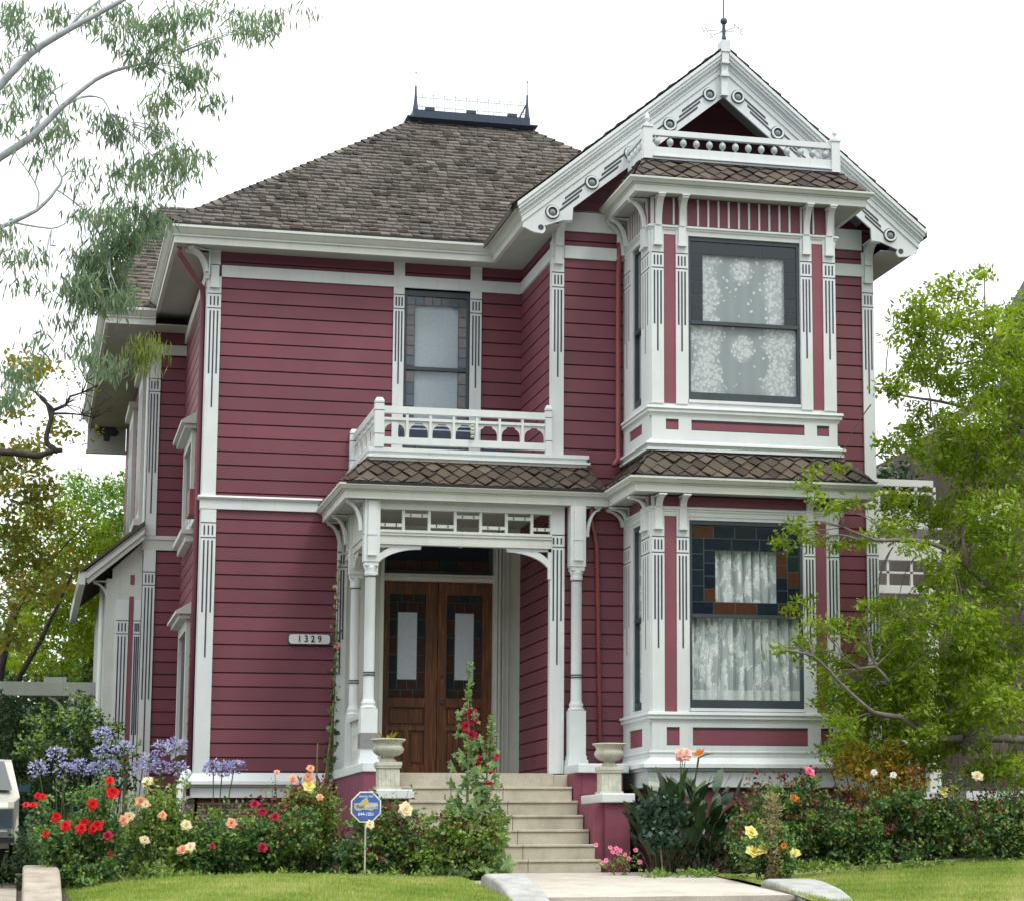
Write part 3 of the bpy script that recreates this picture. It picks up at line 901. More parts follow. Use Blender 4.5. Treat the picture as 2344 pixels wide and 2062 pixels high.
# scroll ends carried by the two corner brackets
for x in (4.28, 8.37):
    mb = MB(); mb.tube([(x - .06, -2.42, 7.17), (x + .06, -2.42, 7.17)], .035, 12); mb.build('scroll', [WHITE], HOUSE, True)

# ---- main cornice gutter and soffits
def crown(z0, h, out, fh=.085):
    a = out
    return [(-.05, z0), (0, z0), (0, z0 + fh), (.022 * a / .1, z0 + fh + .006), (.022 * a / .1, z0 + fh + .028), (.035 * a / .1, z0 + fh + .035), (.05 * a / .1, z0 + h * .62), (.085 * a / .1, z0 + h * .82), (a, z0 + h * .86), (a, z0 + h), (a - .012, z0 + h), (-.05, z0 + h - .012)]


mb = MB(); mb.sweep(crown(7.085, .22, .10), [(-.40, 4.15), (-.40, -.40), (3.725, -.40), (3.725, -2.44)])
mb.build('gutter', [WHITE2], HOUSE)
mb = MB()
mb.box(-.36, .08, .0, 4.2, 7.10, 7.115); mb.box(-.36, 3.74, -.36, -.001, 7.10, 7.115); mb.box(3.741, 4.2, -2.42, -.001, 7.10, 7.115)
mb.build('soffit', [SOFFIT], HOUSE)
# corner bracket and rain pipe under the left eave
bracket(LF(.08), 0.07, .09, 6.80, 7.07, .30, 0, parent=HOUSE)
bracket(lambda a, d, z: (a * .707 + d * .707 + .08, -a * .707 + d * .707 + 0, z), 0.0, .08, 6.72, 7.07, .38, 0, parent=HOUSE)
mb = MB(); mb.tube([(-.33, -.28, 7.06), (-.33, -.26, 6.98), (0.0, .1, 6.62), (.02, .14, 6.45), (.02, .14, 4.12), (.02, .14, 4.0), (.02, .14, .1)], .035, 8)
mb.build('rain_pipe', [RED], HOUSE, True)
mb = MB(LF(.08)); mb.box(-.95, -.45, -.14, 0, 3.72, 4.05); mb.build('utility_box', [PIPE], HOUSE)

# ---- main hipped roof: courses of shingles on the front slope
SL = .745
mb = MB()
def shingles(mb, y0, y1, z0, slope, xl, xr, expo=.128, wd=.125, curl=.02, flare=0, xdir=1, lim=None):
    """courses laid across a plane rising towards +y"""
    y = y0; row = 0
    n = sqrt(1 + slope * slope); dy = expo / n
    while y < y1:
        a, b = xl(y), xr(y)
        x = a - random.random() * wd
        while x < b:
            w_ = wd * random.uniform(.65, 1.35)
            xa, xb = max(x, a), min(x + w_, b)
            if xb - xa > .02 and (lim is None or lim((xa + xb) / 2, y)):
                t = .020 + random.random() * .018
                up = random.uniform(-.014, .022)
                zc0 = z0 + slope * (y - y0); zc1 = zc0 + slope * dy * 1.15
                g = .004
                lift = t + max(0, up)
                sk = random.uniform(-.02, .02)
                p = [(xa + g, y + sk - .004, zc0 + lift), (xb - g, y - sk * .6 - .004, zc0 + lift + random.uniform(-.012, .008)), (xb - g, y + dy * 1.15, zc1 + .003), (xa + g, y + dy * 1.15, zc1 + .003)]
                q = [(p[0][0], p[0][1] + .002, p[0][2] - t), (p[1][0], p[1][1] + .002, p[1][2] - t)]
                c = min(1, max(0, random.gauss(.5, .15)))
                mb.mesh(p + q, [(0, 1, 2, 3), (4, 5, 1, 0), (0, 3, 4), (1, 5, 2)], 0, c)
            x += w_
        y += dy; row += 1


EY = -.46
def hipz(y): return 7.33 + SL * (y - EY)
shingles(mb, EY, 3.19, 7.33, SL, lambda y: -.46 + (y - EY), lambda y: 8.56 - (y - EY))
mb.build('roof_shingles', [SHING], HOUSE)
mb = MB()
e = 7.325; T = (3.21, 3.19, e + SL * 3.65); T2 = (4.91, 3.19, e + SL * 3.65)
B1, B2 = (3.21, 8.4, T[2]), (4.91, 8.4, T[2])
A = (-.46, EY, e); Bc = (8.56, EY, e); Cc = (8.56, 12.0, e); D = (-.46, 12.0, e)
mb.poly([A, Bc, T2, T], 0); mb.poly([Bc, Cc, B2, T2], 0); mb.poly([Cc, D, B1, B2], 0); mb.poly([D, A, T, B1], 0)
mb.poly([A, D, Cc, Bc], 0)
mb.build('roof', [SHING], HOUSE)
mb = MB()   # dark edge below the first course, hip caps
mb.box(-.44, 3.66, -.475, -.452, 7.292, 7.335); mb.build('roof_edge', [TAR], HOUSE)
mb = MB()
for i in range(34):
    t = i / 34 * 3.62; s = .13
    for (sx, xx) in ((1, -.46), (-1, 8.56)):
        p0 = Vector((xx + sx * t, EY + t, 7.35 + SL * t)); p1 = Vector((xx + sx * (t + s), EY + t + s, 7.35 + SL * (t + s)))
        lf = .03
        wv = .07
        mb.mesh([tuple(p0 + Vector((sx * wv, -wv * .2, -.03 + lf))), tuple(p0 + Vector((0, 0, lf + .012))), tuple(p0 + Vector((-sx * wv * .2, wv, -.03 + lf))),
                 tuple(p1 + Vector((sx * wv, -wv * .2, -.03))), tuple(p1 + Vector((0, 0, .012))), tuple(p1 + Vector((-sx * wv * .2, wv, -.03)))],
                [(0, 1, 4, 3), (1, 2, 5, 4), (0, 3, 5, 2)], 0)
mb.build('hip_caps', [SHING], HOUSE)

# flat roof deck with iron cresting
zt = T[2]
mb = MB()
PF = [(-.05, zt - .02), (.03, zt - .02), (.10, zt + .03), (.13, zt + .05), (.13, zt + .07), (.05, zt + .075), (.04, zt + .085), (.03, zt + .10), (.03, zt + .20), (-.05, zt + .20)]
mb.sweep(PF, [(3.21, 8.4), (3.21, 3.19), (4.91, 3.19), (4.91, 8.4)])
mb.box(3.2, 4.92, 3.2, 8.4, zt + .15, zt + .19)
for x in (3.36, 3.98, 4.6): mb.box(x, x + .14, 3.155, 3.25, zt + .20, zt + .245)
mb.build('roof_deck', [METAL], HOUSE)
cre = MB()
for z in (zt + .26, zt + .40): cre.tube([(3.22, 3.2, z), (4.9, 3.2, z)], .0055, 5)
for i in range(41):
    x = 3.24 + i * .0412
    top = zt + .40
    if i % 4 == 2: top = zt + .47; cre.tube([(x - .016, 3.2, zt + .44), (x + .016, 3.2, zt + .44)], .006, 4)
    if i % 10 == 8: cre.tube([(x, 3.2, zt + .2), (x, 3.2, zt + .26)], .005, 4)
    cre.tube([(x, 3.2, zt + .26 - (.06 if i % 4 == 2 else 0)), (x, 3.2, top)], .0042, 4)
cre.build('roof_cresting', [RAIL_METAL], HOUSE)
mb = MB()
for x in (3.22, 4.9):
    mb.lathe([(.045, zt + .2), (.03, zt + .3), (.018, zt + .42), (.014, zt + .56), (.006, zt + .58), (.005, zt + .76), (.014, zt + .77), (.002, zt + .79)], x, 3.2, 8)
    mb.tube([(x - (.12 if x > 4 else -.0), 3.2, zt + .2), (x - .01, 3.2, zt + .42)], .012, 5)
mb.build('finial', [IRON], HOUSE)

# ---- front gable roof, rake boards
GX, GZ, GS, GH = 6.325, 9.56, .828, 2.70
mb = MB()
for s in (-1, 1):
    x1 = GX + s * (GH + .04); z1 = GZ - GS * (GH + .04)
    mb.mesh([(GX, -2.50, GZ + .03), (x1, -2.50, z1 + .03), (x1, 3.4, z1 + .03), (GX, 3.4, GZ + .03), (GX, -2.50, GZ - .05), (x1, -2.50, z1 - .05), (x1, 3.4, z1 - .05), (GX, 3.4, GZ - .05)],
            [(0, 1, 2, 3), (4, 7, 6, 5), (0, 4, 5, 1), (1, 5, 6, 2), (2, 6, 7, 3)], 0)
mb.build('gable_roof', [SHING], HOUSE)
mb = MB()   # ragged shingle butts along both rakes
for s in (-1, 1):
    t = 0
    while t < GH:
        dt = random.uniform(.10, .17)
        zc = GZ - GS * t + .03; zd = GZ - GS * (t + dt) + .03; h = random.uniform(.012, .03)
        xa, xb = GX + s * t, GX + s * (t + dt)
        mb.mesh([(xa, -2.56, zc), (xb, -2.56, zd), (xb, -2.56, zd + h), (xa, -2.56, zc + .004), (xa, -2.3, zc), (xb, -2.3, zd), (xb, -2.3, zd + h), (xa, -2.3, zc + .004)],
                [(0, 1, 2, 3), (3, 2, 6, 7), (1, 5, 6, 2)], 0)
        t += dt
mb.build('roof_shingles', [SHING], HOUSE)
mb = MB()   # sloping soffit behind the barge boards and level soffit at the right eave
for s in (-1, 1):
    x1 = GX + s * 2.2
    mb.mesh([(GX, -2.42, GZ - .075), (x1, -2.42, GZ - GS * 2.2 - .075), (x1, -1.26, GZ - GS * 2.2 - .075), (GX, -1.26, GZ - .075)], [(0, 1, 2, 3)], 0)
mb.box(8.455, 8.93, -2.38, 11.9, 7.05, 7.065); mb.box(4.21, 8.44, -2.0, -1.27, 7.41, 7.42)
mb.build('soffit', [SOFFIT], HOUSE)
mb = MB(); mb.sweep(crown(7.03, .24, .10), [(8.93, -2.44), (8.93, 11.9)]); 
mb = MB(); mb.sweep([(a, z) for a, z in crown(7.085, .26, .12)], [(8.95, -2.44), (8.95, 11.9)][::-1]); mb.v = [(2 * 8.95 - v[0], v[1], v[2]) for v in mb.v]
mb.build('gutter', [WHITE2], HOUSE)
for s, nm in ((-1, 'l'), (1, 'r')):
    def X(t): return GX + s * t
    def band(mb, top, bot, y0, y1, t1, t0=.045, mi=0):
        pts = [(X(t0), GZ - GS * t0 - top), (X(t1), GZ - GS * t1 - top), (X(t1), GZ - GS * t1 - bot), (X(t0), GZ - GS * t0 - bot)]
        mb.prism(pts, y0, y1, 'y', mi, .5)
    mb = MB()
    band(mb, 0, .05, -2.575, -2.44, 2.70); band(mb, .05, .10, -2.555, -2.44, 2.685); band(mb, .10, .145, -2.53, -2.44, 2.67)
    band(mb, .145, .172, -2.502, -2.44, 2.655); band(mb, .172, .21, -2.492, -2.44, 2.645); band(mb, .21, .29, -2.478, -2.44, 2.63)
    mb.build('rake_moulding', [WHITE], HOUSE)
    t1 = 2.61
    zT = lambda t: GZ - GS * t
    out = [(X(.045), zT(.045) - .29), (X(t1), zT(t1) - .29), (X(t1), 7.035)]
    for k in range(7):      # concave run to the scroll
        a = k / 6; out.append((X(t1 - .03 - a * .16), 7.03 - .055 * sin(a * pi / 2)))
    for k in range(1, 8):   # round scroll end
        a = pi * 1.5 - k / 7 * pi * .75; cxx, czz, r = t1 - .225, 7.025, .06
        out.append((X(cxx + r * cos(a) * 1.0), czz + r * sin(a)))
    out += [(X(2.105), 7.155), (X(1.985), 7.165), (X(1.975), zT(1.975) - .60), (X(.0), GZ - .625), (X(.0), GZ - .33)]
    mb = MB(); mb.prism(out, -2.46, -2.42, 'y', 0, .5)
    hx = X(t1 - .225)
    mb.tube([(hx, -2.463, 7.045), (hx, -2.459, 7.045)], .036, 14, 1)
    bb = mb.build('barge_board', [WHITE, LINE], HOUSE)
    cen = [(.19, .0), (.72, .0), (1.23, 0), (1.735, 0), (2.24, 0)]
    for t, _ in cen:
        cz = zT(t) - .455; cx = X(t)
        d = MB()
        def ring(r0, r1, ya, yb, mi):
            N = 18; vs = []; fs = []
            for i in range(N):
                a = 2 * pi * i / N
                vs += [(cx + r0 * cos(a), ya, cz + r0 * sin(a)), (cx + r1 * cos(a), ya, cz + r1 * sin(a)), (cx + r1 * cos(a), yb, cz + r1 * sin(a)), (cx + r0 * cos(a), yb, cz + r0 * sin(a))]
            for i in range(N):
                j = (i + 1) % N
                for q in range(4): fs.append((i * 4 + q, i * 4 + (q + 1) % 4, j * 4 + (q + 1) % 4, j * 4 + q))
            d.mesh(vs, fs, mi, .5)
        ring(.082, .094, -2.466, -2.4585, 1); ring(.060, .082, -2.492, -2.458, 0); ring(.037, .059, -2.468, -2.459, 1)
        for k in range(4): ring(.001 if k == 3 else .036 - (k + 1) * .009, .036 - k * .009, -2.474 - k * .008, -2.459, 2)
        d.build('rosette', [WHITE, LINE, BUTTON], bb)
    fl = MB()
    for i in range(4):
        ta, tb = cen[i][0] + .125, cen[i + 1][0] - .125
        for q in (-1, 0, 1):
            off = q * .052; sh = -q * .035
            p0 = (X(ta + sh), zT(ta + sh) - .455 + off); p1 = (X(tb + sh), zT(tb + sh) - .455 + off)
            h = .0165
            fl.prism([(p0[0], p0[1] - h), (p1[0], p1[1] - h), (p1[0], p1[1] + h), (p0[0], p0[1] + h)], -2.463, -2.459, 'y', 0, .5)
    fl.build('fluting', [LINE], bb)
# block and pendant at the apex
mb = MB()
mb.box(6.262, 6.378, -2.60, -2.40, 9.50, 9.65); mb.box(6.272, 6.362, -2.585, -2.44, 9.37, 9.50); mb.box(6.266, 6.368, -2.595, -2.44, 9.345, 9.37)
mb.box(6.274, 6.362, -2.55, -2.44, 9.22, 9.345); mb.box(6.268, 6.368, -2.57, -2.44, 9.18, 9.22); mb.box(6.276, 6.358, -2.535, -2.44, 8.96, 9.18); mb.box(6.270, 6.364, -2.545, -2.44, 8.93, 8.96)
mb.build('apex_pendant', [WHITE], HOUSE)
# weather vane
mb = MB()
vx, vy = 6.32, -2.5
mb.lathe([(.028, 9.65), (.034, 9.70), (.022, 9.74), (.026, 9.80), (.02, 9.86), (.024, 9.885), (.012, 9.90)], vx, vy, 10)
mb.ball(vx, vy, 9.935, .047, 14, 8)
mb.lathe([(.009, 9.97), (.007, 10.6), (.005, 11.3), (.001, 11.5)], vx, vy, 6)
VANE = mb.build('weather_vane', [IRON], HOUSE, True)
mb = MB()
ang = radians(10)
for k, ch in enumerate('ENWS'):
    a = [radians(-6), radians(-62), radians(174), radians(118)][k]
    dx, dy = cos(a), sin(a)
    zz = 9.80
    mb.tube([(vx, vy, zz), (vx + dx * .19, vy + dy * .19, zz)], .006, 5)
mb.build('vane_arms', [RAIL_METAL], VANE)
for k, ch in enumerate('ENWS'):
    a = [radians(-6), radians(-62), radians(174), radians(118)][k]
    textmesh(ch, .11, (vx + cos(a) * .235, vy + sin(a) * .235, 9.80), (1, -.28 if ch in 'NS' else 0, 0), (0, 0, 1), .003, name='letter', mat=RAIL_METAL, parent=VANE)

# ---- square bay, two storeys
YB = -3.38
BF = FF(YB); BLF = LF(5.12)
BAYPATH = [(5.12, -2.04), (5.12, -3.38), (7.48, -3.38), (7.48, -2.04)]
wx0, wx1 = 5.585, 7.02


def bay(z0, z1, zc, wz0, wz1, zr, lace, zt, ls, lc, pleat, cellsf, upper):
    # wall panels around the windows
    mb = MB(BF)
    mb.box(5.12, wx0, 0, .10, z0, z1); mb.box(wx1, 7.48, 0, .10, z0, z1)
    mb.box(wx0, wx1, 0, .10, wz1, z1); mb.box(wx0, wx1, 0, .10, z0, wz0)
    mb.fn = BLF
    mb.box(2.05, 2.45, 0, .10, z0, z1); mb.box(2.93, 3.279, 0, .10, z0, z1)
    mb.box(2.45, 2.93, 0, .10, wz1, z1); mb.box(2.45, 2.93, 0, .10, z0, wz0)
    mb.fn = None
    mb.box(7.38, 7.48, -3.279, -2.04, z0, z1)
    mb.build('bay_wall', [WHITE], HOUSE)
    for (a, b) in ((5.12, 5.272), (5.425, 5.575), (7.025, 7.172), (7.318, 7.478)):
        pil(BF, a, b, wz0 - .06, zc, zt, ls, lc, th=.025, gap=.19, block=(zt + .10, zc - .004))
    pil(BLF, 2.96, 3.378, wz0 - .06, zc, zt, ls, lc, th=.02, block=(zt + .10, zc - .004))
    pil(BLF, 2.05, 2.42, wz0 - .06, zc, zt, ls, lc, th=.02)
    mb = MB(BF); mb.box(5.2725, 5.4245, -.006, 0, wz0 - .055, zc - .12); mb.box(7.1725, 7.3175, -.006, 0, wz0 - .055, zc - .12)
    mb.build('red_panel', [REDPANEL], HOUSE)
    window(BF, wx0, wx1, wz0, wz1, zr, lace, .035, cellsf(), STAIN, .10, .05, d=.015, pleat=pleat)
    window(BLF, 2.46, 2.92, wz0, wz1, zr, lace, .04, None, STAIN, .10, .06, d=.02)
    # casing bead round the front window
    mb = MB(BF)
    mb.box(wx0 - .008, wx0, -.015, .0, wz0, wz1); mb.box(wx1, wx1 + .004, -.015, .0, wz0, wz1); mb.box(wx0, wx1, -.02, .05, wz0 - .035, wz0)
    mb.build('casing', [WHITE], HOUSE)
    # cornice moulding and frieze above the windows
    CP_ = [(0, zc), (.03, zc - .005), (.05, zc - .02), (.05, zc - .035), (.03, zc - .045), (.03, zc - .06), (.015, zc - .075), (.012, zc - .12), (0, zc - .12)]
    mb = MB(); mb.sweep([(a + .0, z) for a, z in CP_], BAYPATH); mb.build('cornice_moulding', [WHITE], HOUSE)
    mb = MB(BF); mb.box(5.15, 7.45, -.012, 0, zc + .002, z1); mb.fn = BLF; mb.box(2.05, 3.35, -.012, 0, zc + .002, z1)
    mb.build('red_frieze', [RED], HOUSE)
    mb = MB(BF)
    mb.box(5.12, 5.155, -.02, 0, zc + .003, z1)
    mb.box(7.445, 7.48, -.02, 0, zc + .003, z1)
    if upper:
        for i in range(10):
            x = 5.71 + i * .131
            mb.box(x - .011, x + .011, -.03, -.011, zc + .004, z1)
        for x in (5.40, 7.2, 5.56, 7.04): mb.box(x - .01, x + .01, -.03, -.011, zc + .004, z1)
        mb.fn = BLF
        for i in range(7): a = 2.35 + i * .125; mb.box(a - .011, a + .011, -.03, -.011, zc + .004, z1)
    mb.build('frieze_slats', [WHITE], HOUSE)
    h = .23
    for a in (5.20, 5.50, 7.10, 7.40): bracket(BF, a, .075, zc - .02, z1 - .02, h, -.012)
    for a in (2.3, 3.25): bracket(BLF, a, .075, zc - .02, z1 - .02, h, -.012)
    bracket(LF(5.12), 2.14, .06, zc - .10, z1 - .02, .24, -.012)


def cells_up():
    a0, a1, z0, z1 = wx0 + .04, wx1 - .04, 5.75, 6.75
    return border_cells(a0, a1, z0, z1, .155, .165, 3, 'tlr', (.1, .7, .5, .7))


def cells_lo():
    a0, a1, z0, z1 = wx0 + .04, wx1 - .04, 2.17, 3.24
    return border_cells(a0, a1, z0, z1, .15, .19, 5, 'tlrb', (.1, .5, .7, .1)) + border_cells(a0 + .15, a1 - .15, z0 + .15, z1 - .15, .145, .17, 3, 'tlr', (.1, .55, .7))


bay(4.19, 7.27, 6.93, 4.766, 6.808, 5.735, LACE1, 6.575, .67, 1.0, False, cells_up, True)
bay(.10, 3.58, 3.46, 1.044, 3.300, 2.15, LACE2, 3.085, .77, 1.11, True, cells_lo, False)


def sillset(zs, cap=False, zp0=None, zp1=None, zbot=None):
    P = [(0, zs + .13), (.065, zs + .12), (.072, zs + .09), (.05, zs + .078), (.055, zs + .06), (.055, zs + .045), (.028, zs + .03), (.022, zs + .0), (0, zs)]
    mb = MB(); mb.sweep(P, BAYPATH); mb.build('sill_moulding', [WHITE], HOUSE)
    # recessed red panels below the sill: frame of rails and stiles with red backs
    mb = MB(BF); e = .022
    mb.box(5.12, 7.48, -e, 0, zp1, zs + .001); mb.box(5.12, 7.48, -e, 0, zbot, zp0)
    for (a, b) in ((5.12, 5.295), (5.455, 5.615), (7.055, 7.215), (7.375, 7.48)): mb.box(a, b, -e, 0, zp0, zp1)
    mb.fn = BLF; mb.box(2.05, 3.36, -e, 0, zp1, zs + .001); mb.box(2.05, 3.36, -e, 0, zbot, zp0)
    for (a, b) in ((2.05, 2.35), (3.0, 3.36)): mb.box(a, b, -e, 0, zp0, zp1)
    mb.build('panel_frame', [WHITE], HOUSE)
    mb = MB(BF)
    for (a, b) in ((5.295, 5.455), (5.615, 7.055), (7.215, 7.375)): mb.box(a, b, -.004, 0, zp0, zp1)
    mb.fn = BLF; mb.box(2.35, 3.0, -.004, 0, zp0, zp1)
    mb.build('red_panel', [REDPANEL], HOUSE)
    mb = MB(BF)
    for (a, b) in ((5.295, 5.455), (5.615, 7.055), (7.215, 7.375)): mb.box(a + .001, b - .001, -.016, -.005, zp1 - .018, zp1 - .001); mb.box(a + .001, b - .001, -.016, -.005, zp0 + .001, zp0 + .010)
    mb.build('panel_bead', [LINE], HOUSE)


sillset(4.55, zp0=4.385, zp1=4.515, zbot=4.27)
P = [(0, 4.275), (.03, 4.265), (.03, 4.245), (.085, 4.225), (.09, 4.20), (.06, 4.19), (.045, 4.17), (.07, 4.155), (.07, 4.125), (0, 4.12)]
mb = MB(); mb.sweep(P, BAYPATH); mb.build('bay_base_moulding', [WHITE], HOUSE)
mb = MB(); mb.box(5.10, 7.50, -3.42, -2.05, 4.06, 4.12); mb.build('bay_underside', [METAL], HOUSE)
sillset(.87, zp0=.60, zp1=.815, zbot=.455)
P = [(.026, .535), (.038, .53), (.038, .515), (.026, .51), (.026, .455), (.13, .38), (.135, .335), (.10, .325), (.09, .30), (.06, .30), (.06, .11), (0, .11), (0, .535)]
mb = MB(); mb.sweep(P, BAYPATH); mb.build('water_table', [WHITE], HOUSE)
P = [(0, .40), (.10, .38), (.105, .335), (.07, .325), (.05, .30), (.05, .11), (0, .11)]
mb = MB(); mb.sweep(P, [(4.50, -2.04), (4.98, -2.04)]); mb.sweep(P, [(7.63, -2.04), (8.45, -2.04)]); mb.build('water_table', [WHITE], HOUSE)

# ---- gutters of the bay and the porch
mb = MB(); mb.sweep(crown(7.27, .175, .08), [(4.86, -2.05), (4.86, -3.62), (7.83, -3.62), (7.83, -2.05)]); mb.build('gutter', [WHITE2], HOUSE)
mb = MB(); mb.box(4.88, 7.81, -3.60, -2.05, 7.282, 7.295); mb.build('soffit', [SOFFIT], HOUSE)
mb = MB(); mb.sweep(crown(3.595, .175, .08), [(1.60, 0), (1.60, -2.27), (4.86, -2.27), (4.86, -3.62), (7.88, -3.62), (7.88, -2.05)]); mb.build('gutter', [WHITE2], HOUSE)
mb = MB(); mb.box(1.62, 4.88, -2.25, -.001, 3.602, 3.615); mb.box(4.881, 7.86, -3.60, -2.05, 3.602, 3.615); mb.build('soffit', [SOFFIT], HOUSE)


def diamonds(mb, p0, p1, q0, q1, w_=.205, h=.20, mi=0):
    p0, p1, q0, q1 = map(Vector, (p0, p1, q0, q1))
    ux = (p1 - p0).normalized(); mid = (q0 + q1) / 2 - (p0 + p1) / 2
    uy = (mid - ux * mid.dot(ux)); H = uy.length; uy.normalize(); nn = ux.cross(uy).normalized()
    if nn.z < 0: nn = -nn
    L = (p1 - p0).length; sl = (q0 - p0).dot(ux); sr = (q1 - p0).dot(ux)
    def cl(s, t):
        t = min(max(t, 0), H); k = t / H
        return min(max(s, sl * k), L + (sr - L) * k), t
    rows = int(H / (h / 2)) + 2
    for r in range(rows):
        tc = r * h / 2
        for i in range(-1, int(L / w_) + 2):
            sc = i * w_ + (w_ / 2 if r % 2 else 0) + random.uniform(-.02, .02)
            t0 = tc + random.uniform(-.014, .014)
            pts = [(sc, t0 - h / 2), (sc + w_ / 2 * .97, t0), (sc, t0 + h / 2 + .03), (sc - w_ / 2 * .97, t0)]
            cc = [cl(*p) for p in pts]
            ar = abs((cc[2][0] - cc[0][0]) * (cc[3][1] - cc[1][1]) - (cc[2][1] - cc[0][1]) * (cc[3][0] - cc[1][0]))
            if ar < .002: continue
            lf = [.034 + random.random() * .022, .017 + random.random() * .012, .004, .017 + random.random() * .012]
            P = [p0 + ux * s + uy * t + nn * l for (s, t), l in zip(cc, lf)]
            Q = [p - nn * .018 for p in P]
            c = min(1, max(0, random.gauss(.45, .19)))
            mb.mesh([tuple(p) for p in P + Q], [(0, 1, 2, 3), (0, 4, 5, 1), (0, 3, 7, 4)], mi, c)
    mb.mesh([tuple(p0), tuple(p1), tuple(q1), tuple(q0)], [(0, 1, 2, 3)], mi, 0)


mb = MB()
diamonds(mb, (4.84, -3.66, 7.44), (7.85, -3.66, 7.44), (5.00, -3.42, 7.72), (7.61, -3.42, 7.72))
diamonds(mb, (4.82, -2.45, 7.44), (4.82, -3.66, 7.44), (5.00, -2.45, 7.72), (5.00, -3.42, 7.72))
mb.build('bay_roof', [DIAM], HOUSE)
mb = MB()
diamonds(mb, (4.84, -3.66, 3.775), (7.90, -3.66, 3.775), (5.10, -3.44, 4.09), (7.56, -3.44, 4.09))
diamonds(mb, (4.82, -2.04, 3.775), (4.82, -3.66, 3.775), (5.11, -2.04, 4.09), (5.11, -3.44, 4.09))
mb.poly([(7.90, -3.66, 3.775), (7.90, -2.04, 3.775), (7.56, -2.04, 4.09), (7.56, -3.44, 4.09)], 0, .4)
mb.build('bay_skirt_roof', [DIAM], HOUSE)
mb = MB()
diamonds(mb, (1.56, -2.33, 3.775), (4.84, -2.33, 3.775), (1.88, -2.09, 4.09), (4.62, -2.09, 4.09))
diamonds(mb, (1.56, 0, 3.775), (1.56, -2.33, 3.775), (1.88, 0, 4.09), (1.88, -2.09, 4.09))
mb.build('porch_roof', [DIAM], HOUSE)
mb = MB()
mb.box(1.60, 4.80, -2.352, -2.325, 3.755, 3.79); mb.box(4.85, 7.88, -3.69, -3.665, 3.755, 3.79)
mb.build('roof_edge', [TAR], HOUSE)

# ---- little balustrade on top of the bay
mb = MB()
mb.box(4.99, 7.62, -3.43, -2.5, 7.70, 7.735)
mb.build('bay_roof_deck', [METAL], HOUSE)
B2_ = thing('x', 'x', 'x'); bpy.data.objects.remove(B2_)
mb = MB()
mb.box(5.11, 7.45, -3.43, -3.39, 7.745, 7.90); mb.box(5.09, 7.47, -3.455, -3.37, 7.775, 7.79)
mb.box(5.11, 7.45, -3.44, -3.37, 8.045, 8.115)
mb.box(5.04, 5.08, -3.37, -2.52, 7.745, 7.90); mb.box(5.03, 5.09, -3.37, -2.52, 8.045, 8.11)
mb.box(7.48, 7.52, -3.37, -2.52, 7.745, 7.90); mb.box(7.47, 7.53, -3.37, -2.52, 8.045, 8.11)
BAL = mb.build('roof_balustrade', [WHITE], HOUSE)
for x in (5.065, 7.495):
    mb = MB(); mb.box(x - .055, x + .055, -3.46, -3.35, 7.74, 8.14); mb.box(x - .068, x + .068, -3.473, -3.337, 8.14, 8.165)
    mb.lathe([(.02, 8.165), (.03, 8.19), (.014, 8.21), (.035, 8.25), (.028, 8.29), (.008, 8.33), (.001, 8.345)], x, -3.405, 10)
    mb.build('post', [WHITE], BAL)
for i in range(14):
    x = 5.19 + i * .1675
    mb = MB(); mb.ball(x, -3.405, 7.972, .043, 10, 8, sq=1.15); mb.lathe([(.015, 7.90), (.015, 8.045)], x, -3.405, 6)
    mb.build('baluster', [BUTTON2], BAL, True)
for i in range(5):
    mb = MB(); mb.ball(5.06, -3.25 + i * .17, 7.972, .043, 10, 8, sq=1.15); mb.lathe([(.015, 7.90), (.015, 8.045)], 5.06, -3.25 + i * .17, 6)
    mb.build('baluster', [WHITE], BAL, True)

# ---- upper left window above the porch
cells = border_cells(2.655, 3.465, 5.72, 6.66, .115, .135, 7, 'tlr', (.1, .4, .6, .9)) + border_cells(2.655, 3.465, 4.70, 5.66, .115, .15, 7, 'lr', (.1, .4, .6, .9))
window(F0, 2.616, 3.498, 4.55, 6.745, 5.69, LACE3, .04, cells, STAIN2, .10, .075, d=.03)

# ---- balcony over the porch
mb = MB()
P = [(0, 4.25), (.045, 4.243), (.045, 4.20), (.02, 4.192), (.02, 4.16), (.06, 4.15), (.06, 4.125), (.03, 4.115), (.02, 4.09), (-.04, 4.09), (-.04, 4.25)]
mb.sweep(P, [(1.93, 0), (1.93, -2.10), (4.59, -2.10), (4.59, -2.05)]); mb.box(1.93, 4.19, -2.10, -.002, 4.20, 4.235)
mb.build('balcony_floor', [WHITE], HOUSE)
mb = MB()
mb.box(2.075, 4.085, -2.12, -2.05, 4.675, 4.76); mb.box(2.075, 4.085, -2.105, -2.065, 4.59, 4.625); mb.box(2.075, 4.085, -2.12, -2.05, 4.295, 4.38)
mb.fn = LF(2.0)
mb.box(.09, 2.05, -.03, .03, 4.675, 4.76); mb.box(.09, 2.05, -.02, .02, 4.59, 4.625); mb.box(.09, 2.05, -.03, .03, 4.295, 4.38)
BALC = mb.build('balcony_rail', [WHITE], HOUSE)
